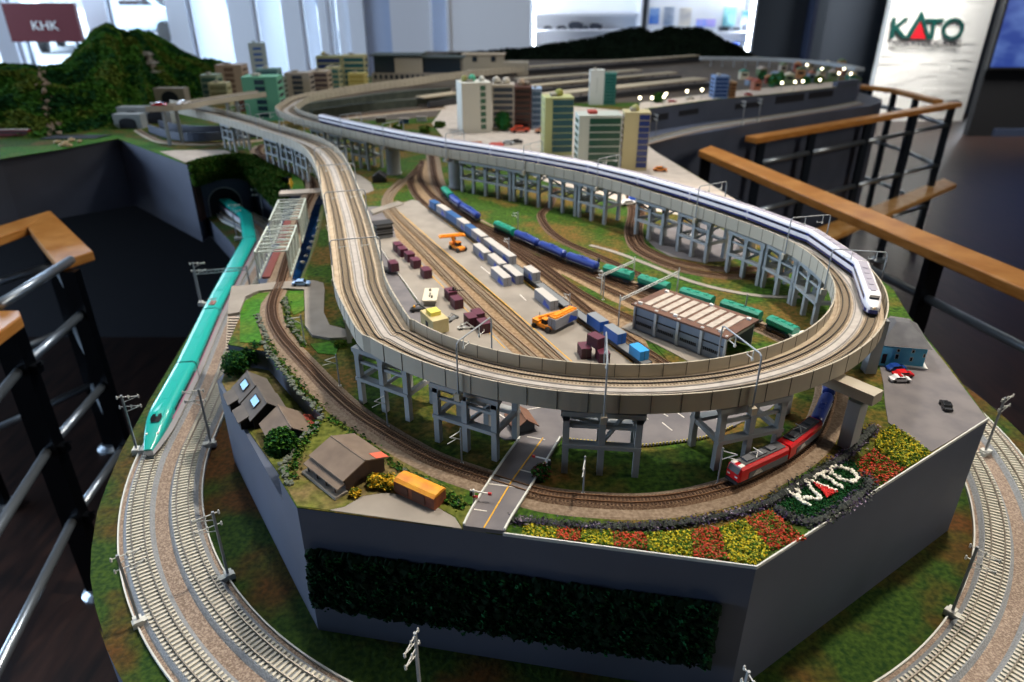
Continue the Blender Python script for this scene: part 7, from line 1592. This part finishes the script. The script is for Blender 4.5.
p = P(633, 201); m = MB(); m.lathe((0, 0, 0), [(.014, 0), (.013, .006), (.010, .011), (.005, .014), (.001, .015)], 20); o = m.build('dome_tent', mat('dome_blue', '#1c50c0', .4)); o.location = (p.x, p.y, ZS + .001); tag(o, 'blue dome tent at the plaza edge seen under the deck', 'tent')
for x, y, c, lab in ((404, 124, '#1c4c6c', 'dark blue domed shelter on the grass behind the striped train'), (381, 123, '#4c4440', 'brown hut on the grass behind the striped train'), (422, 122, '#c8c8c0', 'white bus on the grass behind the striped train')):
    p = P(x, y); t = boxes('lineside_hut', lab, 'hut', x, y, .1, [('walls', mat('hut_' + c[1:], c, .6), [(-.02, .02, 0, .02, 0, .018)]), ('roof', M['asphalt_pale'], [(-.023, .023, -.003, .023, .018, .021)])])
for i in range(26):
    x = random.uniform(640, 735) if i < 10 else random.uniform(765, 850); y = (112 - (x - 640) * .165) if i < 10 else (96 - (x - 768) * .13); y -= random.uniform(1, 4); p = P(x, y)
# clutter poles on the plaza
# ================================================================= vegetation
def RP(x, y, A, B):
    v = y - 341.0; d = V((x - 512.0, FPX * CT - v * ST, -(v * CT + FPX * ST))); n_ = V((B.y - A.y, -(B.x - A.x), 0)); k = n_.dot(V((A.x, A.y, 0))) / n_.dot(d); return V((d.x * k, d.y * k, ZC + d.z * k))
h00, h10, h11, h01 = RP(311, 549, A_, B_), RP(717, 603, A_, B_), RP(708, 660, A_, B_), RP(315, 600, A_, B_)
ab = (B_ - A_).normalized(); nrm = V((ab.y, -ab.x, 0)); nrm.z = 0
M['hedge_a'] = mat('hedge_dark', '#0f3f24', .9, c2='#18502c', scale=200, spec=.15); M['hedge_b'] = mat('hedge_mid', '#1f6038', .9, spec=.15); M['hedge_c'] = mat('hedge_deep', '#071f12', .9, spec=.1)
m = MB().m(M['hedge_c']); m.mats += [M['hedge_a'], M['hedge_b']]
zt_, zb_ = (h00.z + h10.z) / 2, (h01.z + h11.z) / 2
def hp(u, v): a = h00.lerp(h10, u); b = h01.lerp(h11, u); return a.lerp(b, v)
for i in range(70):
    for j in range(9):
        u, v = (i + .5) / 70, (j + .5) / 9; p = hp(u, v); m.blob(p + nrm * random.uniform(.002, .007), .0085, .25, 1)
for i in range(15000):
    u, v = random.random(), random.random(); e = noise.noise(V((u * 40, v * 7, 0))); p = hp(min(1, max(0, u)), v) + V((0, 0, random.gauss(0, .0016)))
    off = .008 + .007 * e + random.random() * .005; m.cur = random.choice((1, 1, 2, 0)) if e > -.1 else random.choice((0, 1)); m.leaf(p + nrm * off, random.uniform(.0018, .0034), .9)
tag(m.build('wall_hedge', recalc=False), 'long dark green hedge strip hanging on the front face of the plinth', 'hedge')
# bushes and trees
def bush(name, label, cat, x, y, h, r, ht, n, mats_, lsz=.003, trunk=True, z=None, group=None, squash=1.0):
    p = P(x, y, h); t = thing(name, label, cat, V((p.x, p.y, ZC - h if z is None else z)), 0, group)
    m = MB().m(mats_[0]); m.mats += mats_[1:]
    c = V((0, 0, ht * .55)); m.blob(c, r * .72, .2, 2, ht * .5 / r)
    for i in range(n):
        d = V((random.gauss(0, 1), random.gauss(0, 1), random.gauss(0, 1))).normalized(); k = random.uniform(.75, 1.05) * (1 + .22 * noise.noise(d * 2.3 + V((x, y, 0)))); m.cur = random.randrange(len(mats_)); m.leaf(c + V((d.x * r * k, d.y * r * k, d.z * ht * .5 * k)), random.uniform(.6, 1.2) * lsz, 1)
    m.build('foliage', None, t, recalc=False)
    if trunk: MB().tube([(0, 0, 0), (0, 0, ht * .5)], r * .1, 7).build('trunk', M['sleeper_brown'], t)
    return t
gd = [M['leaf_dark'], M['hedge_a'], M['leaf_mid']]
bush('tree', 'dark leafy tree at the foot of the wooden steps', 'tree', 237, 376, H_T, .020, .040, 900, gd); bush('tree', 'dark leafy tree in the corner of the terrace wall', 'tree', 258, 366, H_T, .017, .040, 700, gd); bush('tree', 'dark leafy tree between the steps tree and the corner tree', 'tree', 248, 366, H_T, .013, .030, 600, gd)
bush('tree', 'round dark green tree in front of the red porch roof', 'tree', 283, 456, .52, .019, .036, 1200, [M['leaf_mid'], M['leaf_dark']])
ylw = [mat('bloom_yellow', '#d8b020', .8), M['leaf_olive']]
bush('flowering_bush', 'yellow flowering bush between the goods shed and the old railcar', 'bush', 389, 487, GR, .012, .014, 350, ylw, .0024, False); bush('flowering_bush', 'yellow flowering bush at the gable corner of the goods shed', 'bush', 377, 486, GR, .011, .014, 300, ylw, .0024, False); bush('flowering_bush', 'small yellow flowering bush at the edge of the rounded lot', 'bush', 356, 497, GR, .006, .011, 160, ylw, .0022, False)
bush('bush', 'low green bush under the viaduct where the narrow road ends', 'bush', 341, 347, GR, .010, .010, 250, [M['leaf_mid'], M['leaf_olive']], .0028, False)
bush('bush', 'dark bush with a reddish crown beside the crossing road', 'bush', 541, 480, GR, .011, .020, 350, [M['leaf_dark'], M['leaf_mid'], mat('leaf_red', '#5c2a1c', .9)], .0026, False)
bush('tree', 'bright green tree in front of the beige block', 'tree', 503, 131, GR, .030, .07, 500, [mat('tree_green', '#2c8a4c', .9), M['leaf_mid']], .008)
bush('tree', 'green shrub between the lit street lamps', 'tree', 658, 103, GR, .03, .045, 260, [M['leaf_mid'], M['leaf_dark']], .008)
for i, (x, y, lab) in enumerate(((772, 88, 'tall dark green tree at the left of the right town'), (779, 86, 'dark green tree next to the tall one in the right town'), (805, 85, 'green tree amid the right town lamps'), (818, 84, 'olive tree before the right town houses'), (762, 80, 'mint green tree behind the tan block'))): bush('town_tree', lab, 'tree', x, y, GR, .025, .075 if i < 2 else .045, 250, [M['leaf_mid'], M['leaf_dark'], mat('mint_leaf', '#3c8a6c', .9)] if i != 3 else [M['leaf_olive'], M['leaf_mid']], .008)
for i, (x, y, lab) in enumerate(((208, 110, 'dark shrub at the foot of the cream low block'), (440, 128, 'olive shrub at the plaza corner behind the striped train'), (425, 133, 'green shrub on the verge behind the striped train'), (398, 131, 'low olive shrub behind the domed shelter'))): bush('shrub', lab, 'shrub', x, y, GR, .022, .025, 160, [M['leaf_olive'], M['leaf_mid']], .007, False)
# stones: one mesh, many things
stone_p = None; sm_ = mat('rubble_stone', '#6c7268', .95, c2='#3c4638', scale=250, bump=.4)
def stones(px, step, label, group, h=GR, r=.0030, jit=.0022, per=1):
    global stone_p
    pth = smooth([P(x, y, h) for x, y in px], .004); n = int(plen(pth) / step)
    for i in range(n):
        for _ in range(per):
            p, a = at_len(pth, (i + random.random() * .6) * step); loc = V((p.x + random.gauss(0, jit), p.y + random.gauss(0, jit), ZC - h + .0012)); s_ = random.uniform(.7, 1.3)
            if stone_p is None: stone_p = o = MB().blob((0, 0, .0022), r, .3, 1, .75).build('stone', sm_)
            else: o = stone_p.copy(); col.objects.link(o)
            o.location = loc; o.rotation_euler = (0, 0, random.random() * 6); o.scale = (s_, s_ * random.uniform(.8, 1.2), s_); tag(o, label, 'stone', group)
stones([(263, 343), (268, 352), (276, 363), (286, 376), (300, 394), (312, 406), (322, 416)], .0050, 'grey stone in the row along the top of the terrace wall', 'stones along the terrace wall', per=2)
stones([(322, 418), (313, 431), (300, 441), (290, 458), (283, 472), (293, 489)], .0056, 'grey stone in the row curling behind the goods shed lawn', 'stones behind the goods shed', per=2)
stones([(258, 316), (261, 325), (265, 333), (268, 343)], .0050, 'grey stone at the right rim of the bright lawn', 'stones at the lawn rim', per=2)
stones([(285, 299), (287, 311), (291, 326), (297, 336), (303, 345)], .0050, 'grey stone between the curving track and the narrow road', 'stones right of the curving track', per=2)
stones([(404, 474), (420, 483), (440, 494), (455, 503), (462, 510)], .0070, 'grey stone in the low bank between the old railcar and the track', 'stones behind the old railcar')
# low greenery tufts along edges of stones
def tufts(label, areas, n, mats_, lsz, z=ZS, name='undergrowth', hgt=.004, cat='undergrowth'):
    m = MB().m(mats_[0]); m.mats += mats_[1:]
    for _ in range(n):
        (px, wd) = random.choice(areas); p, a = at_len(px, random.random() * plen(px)); q = V((p.x + random.gauss(0, wd), p.y + random.gauss(0, wd), z + random.random() * hgt)); m.cur = random.randrange(len(mats_)); m.leaf(q, lsz * random.uniform(.6, 1.3), .8)
    o = m.build(name, recalc=False); return tag(o, label, cat, kind='stuff')
S = lambda px: smooth([P(x, y) for x, y in px], .01)
tufts('green undergrowth growing between the stone rows and the track', [(S([(266, 340), (285, 370), (322, 412)]), .004), (S([(318, 424), (303, 446), (290, 480)]), .004), (S([(330, 418), (370, 447), (400, 470), (460, 500)]), .003), (S([(285, 300), (292, 328), (305, 348)]), .003), (S([(420, 484), (462, 508)]), .004)], 2600, [M['leaf_mid'], M['leaf_olive'], M['leaf_dark']], .0026)
# flower beds
def inpoly(x, y, poly):
    c = False; j = len(poly) - 1
    for i in range(len(poly)):
        if (poly[i].y > y) != (poly[j].y > y) and x < (poly[j].x - poly[i].x) * (y - poly[i].y) / (poly[j].y - poly[i].y) + poly[i].x: c = not c
        j = i
    return c
def bed_(label, px, cols, n, name='flower_bed', r=.0012, hgt=.0032, cat='flower bed'):
    poly = [P(x, y) for x, y in px]; xs = [p.x for p in poly]; ys = [p.y for p in poly]; m = MB().m(cols[0]); m.mats += cols[1:]; k = 0; N = 0; n = int(n * 2.4)
    while k < n and N < n * 20:
        N += 1; x, y = random.uniform(min(xs), max(xs)), random.uniform(min(ys), max(ys))
        if inpoly(x, y, poly): k += 1; m.cur = random.choices(range(len(cols)), [3] + [2] * (len(cols) - 1))[0]; z = ZS + random.random() * hgt; m.blob((x, y, z), r * random.uniform(.6, 1.2), .3, 1) if k % 3 == 0 else m.leaf((x, y, z), r * 1.5, .7)
    o = m.build(name, recalc=False); return tag(o, label, cat, kind='stuff')
fr_ = [mat('flower_red', '#c23c1e', .7), mat('flower_orange', '#b0543a', .7), M['leaf_mid'], M['leaf_olive']]; fy_ = [mat('flower_yellow', '#cdbb1c', .7), mat('flower_lime', '#98a02c', .7), M['leaf_mid'], M['leaf_olive']]
fp_ = [mat('flower_purple', '#40335a', .8), mat('heather', '#343a38', .9), mat('heather_green', '#4a5646', .9), mat('heather_pale', '#94889c', .8)]
for lab, px, c, n in (('yellow flowers at the left end of the front strip', [(524, 526), (556, 529), (556, 540.5), (522, 537)], fy_, 420), ('red flowers, first patch right of the road', [(557, 529), (580, 530), (580, 543.5), (557, 541)], fr_, 380), ('yellow flowers between the two left red patches', [(581, 531), (611, 532), (613, 547.5), (581, 544)], fy_, 480), ('red flowers, second patch along the front edge', [(612, 534), (644, 535), (649, 552), (614, 548)], fr_, 520), ('yellow flowers in the middle of the front edge', [(645, 535), (690, 533), (693, 558), (650, 552.5)], fy_, 750), ('red flowers, third patch along the front edge', [(691, 533), (718, 529), (728, 562), (694, 558.5)], fr_, 620), ('yellow flowers at the front corner of the plinth', [(719, 529), (744, 521), (770, 552), (757, 566), (729, 562.5)], fy_, 800), ('red flowers right of the front corner', [(745, 521), (770, 512), (806, 541), (771, 552)], fr_, 800),
                      ('red flowers right of the flower lettering', [(857, 462), (872, 451), (889, 462), (905, 470), (884, 486), (868, 487), (858, 475)], fr_, 800), ('yellow flowers at the corner of the tarmac lot', [(873, 447), (880, 433), (893, 427), (915, 441), (931, 455), (906, 469), (890, 461)], fy_, 800)): bed_(lab, px, c, n)
bed_('dark foliage bed behind the white flower lettering', [(775, 508), (800, 488), (835, 466), (852, 462), (866, 478), (866, 490), (815, 522), (795, 521)], [M['leaf_dark'], M['hedge_a']], 2200, hgt=.002, name='foliage_bed')
def row(label, px, n, wd, name='heather_row', hgt=.0055):
    pth = S(px); m = MB().m(fp_[0]); m.mats += fp_[1:]
    for i in range(n):
        p, a = at_len(pth, random.random() * plen(pth)); k = noise.noise(V((p.x * 60, p.y * 60, 0))); m.cur = (3 if random.random() < .35 else 0) if k > .15 else random.choice((0, 1, 2)); m.leaf((p.x + random.gauss(0, wd), p.y + random.gauss(0, wd), ZS + random.random() * hgt), random.uniform(.0012, .0022), .9)
    for i in range(int(plen(pth) / .006)):
        p, a = at_len(pth, i * .006); m.cur = 1; m.blob((p.x, p.y, ZS + .002), wd * 1.3, .3, 1)
    return tag(m.build(name, recalc=False), label, 'heather', kind='stuff')
row('grey purple heather row along the track behind the front flower strip', [(512, 522), (560, 527), (620, 530), (680, 526), (730, 517), (765, 507)], 3400, .0036)
row('purple heather curving above the white flower lettering', [(765, 507), (790, 492), (820, 473), (845, 458), (862, 442), (874, 428)], 2600, .0042)
row('deep purple heather below the white flower lettering', [(778, 512), (795, 522), (816, 524), (845, 508), (868, 490), (864, 478)], 2600, .0040)
# the flower letters
eu = (P(843, 477) - P(802, 498)); adv = eu.length / 3; eu.normalize(); ev = V((-eu.y, eu.x, 0)); O0 = P(802, 498)
gl_ = {'K': [((-.35, -.5), (-.35, .5)), ((-.3, 0), (.35, .5)), ((-.3, 0), (.4, -.5))], 'A': [((-.5, -.5), (-.02, .55)), ((.5, -.5), (.02, .55))], 'T': [((-.45, .45), (.45, .45)), ((0, .45), (0, -.5))], 'O': None}
sz = adv * 1.12; hz_ = .031
wm = mat('flower_white', '#e4e4da', .6); rm_ = mat('flower_scarlet', '#c81c18', .6)
for i, ch in enumerate('KATO'):
    c = O0 + eu * adv * i; m = MB().m(wm)
    strokes = gl_[ch] or [((.45 * math.cos(a), .5 * math.sin(a)), (.45 * math.cos(a + .4), .5 * math.sin(a + .4))) for a in [k * .4 for k in range(16)]]
    for (a, b) in strokes:
        L = math.hypot((b[0] - a[0]) * sz, (b[1] - a[1]) * hz_); n = max(2, int(L / .0011))
        for k in range(n):
            f = k / n; q = c + eu * ((a[0] + (b[0] - a[0]) * f) * sz) + ev * ((a[1] + (b[1] - a[1]) * f) * hz_)
            m.blob((q.x + random.gauss(0, .0011), q.y + random.gauss(0, .0011), ZS + .003 + random.random() * .0015), .0019, .3, 1)
    tag(m.build('flower_letter', recalc=False), 'white flowers forming the letter %s' % ch, 'flower letter', kind='thing')
    if ch == 'A':
        m = MB().m(rm_); base = c
        for k in range(420):
            u, v = random.uniform(-.5, .5), random.uniform(-.55, .25)
            if abs(u) < (.25 - v) * .5: q = c + eu * (u * sz * .9 + .15 * sz) + ev * (v * hz_); m.blob((q.x, q.y, ZS + .0038 + random.random() * .001), .0011, .3, 1)
        tag(m.build('flower_triangle', recalc=False), 'red flowers forming the triangle inside the flower lettering', 'flower letter', kind='thing')
# yellow black fence at the car park edge
pth = S([(563, 441), (573, 442.5), (612, 446), (642, 448), (687, 443), (712, 438), (736, 427.5)]); t = thing('safety_fence', 'tiny yellow and black fence along the car park edge', 'fence'); m = MB()
nf = int(plen(pth) / .0045)
for i in range(nf): p, a = at_len(pth, i * .0045); m.box(p.x - .0009, p.x + .0009, p.y - .0006, p.y + .0006, ZS, ZS + .005)
m.build('pickets', mat('fence_yellow', '#c8b43c', .6), t); MB().sweep(up(pth, .0), [(-.0006, 0), (-.0006, .0032), (.0006, .0032), (.0006, 0)]).build('base_rail', M['black'], t)
# ================================================================= light
w_ = bpy.data.worlds.new('world'); scn.world = w_; w_.use_nodes = True
bg = w_.node_tree.nodes['Background']; bg.inputs[0].default_value = (0.80, 0.90, 1.0, 1); bg.inputs[1].default_value = 9
def area(name, loc, tgt, size, power, c, shape='SQUARE', sy=None, spread=180):
    d = bpy.data.lights.new(name, 'AREA'); d.energy = power; d.color = c; d.size = size; d.shape = 'RECTANGLE' if sy else shape
    if sy: d.size_y = sy
    d.spread = math.radians(spread)
    o = bpy.data.objects.new(name, d); col.objects.link(o); o.location = loc
    o.rotation_euler = (V(tgt) - V(loc)).to_track_quat('-Z', 'Y').to_euler(); return o
WARM = (1.0, 0.86, 0.70); COOL = (0.62, 0.78, 1.0)
def spot(name, loc, tgt, power, c, ang=60, r=.06, blend=.6):
    d = bpy.data.lights.new(name, 'SPOT'); d.energy = power; d.color = c; d.spot_size = math.radians(ang); d.spot_blend = blend; d.shadow_soft_size = r
    o = bpy.data.objects.new(name, d); col.objects.link(o); o.location = loc
    o.rotation_euler = (V(tgt) - V(loc)).to_track_quat('-Z', 'Y').to_euler(); return o
spot('ceiling_spot', (0.9, 1.3, 3.9), (0.2, 0.95, 1.1), 400, WARM, 50, .10)
spot('ceiling_spot', (-0.7, 1.9, 3.9), (-0.1, 1.2, 1.1), 150, (1, .95, .88), 50, .12)
spot('ceiling_spot', (0.3, 3.4, 3.9), (0.0, 2.8, 1.1), 200, (1, .95, .88), 70, .15)
area('sign_fill', (5.6, 8.4, 4.05), (5.9, 10.0, 1.9), 2.2, 270, (1, .97, .94), spread=100)  # unseen lamp added to brighten the sign panel
area('window_daylight', (-5.2, 8.0, 2.3), (-0.3, 2.2, 1.0), 5.0, 360, COOL, sy=2.6)
area('window_daylight_side', (-8.6, 1.5, 2.2), (0, 1.2, 1.0), 6.0, 680, COOL, sy=2.4)
area('fill_panel', (0.5, 3.5, 4.1), (.5, 3.5, 0), 5, 85, (.95, .97, 1.0))  # unseen broad fill added to brighten the back of the layout
area('fill_panel', (4.2, 0.2, 3.0), (.4, .9, 1.0), 1.6, 75, WARM)  # unseen warm fill added for the plinth's right face and the viaduct
scn.view_settings.view_transform = 'Standard'; scn.view_settings.look = 'None'; scn.view_settings.gamma = 1; scn.view_settings.exposure = -0.10
scn.view_settings.use_curve_mapping = False
scn.cycles.max_bounces = 6; scn.cycles.use_denoising = True; scn.cycles.caustics_reflective = False; scn.cycles.caustics_refractive = False
scn.cycles.sample_clamp_indirect = 4
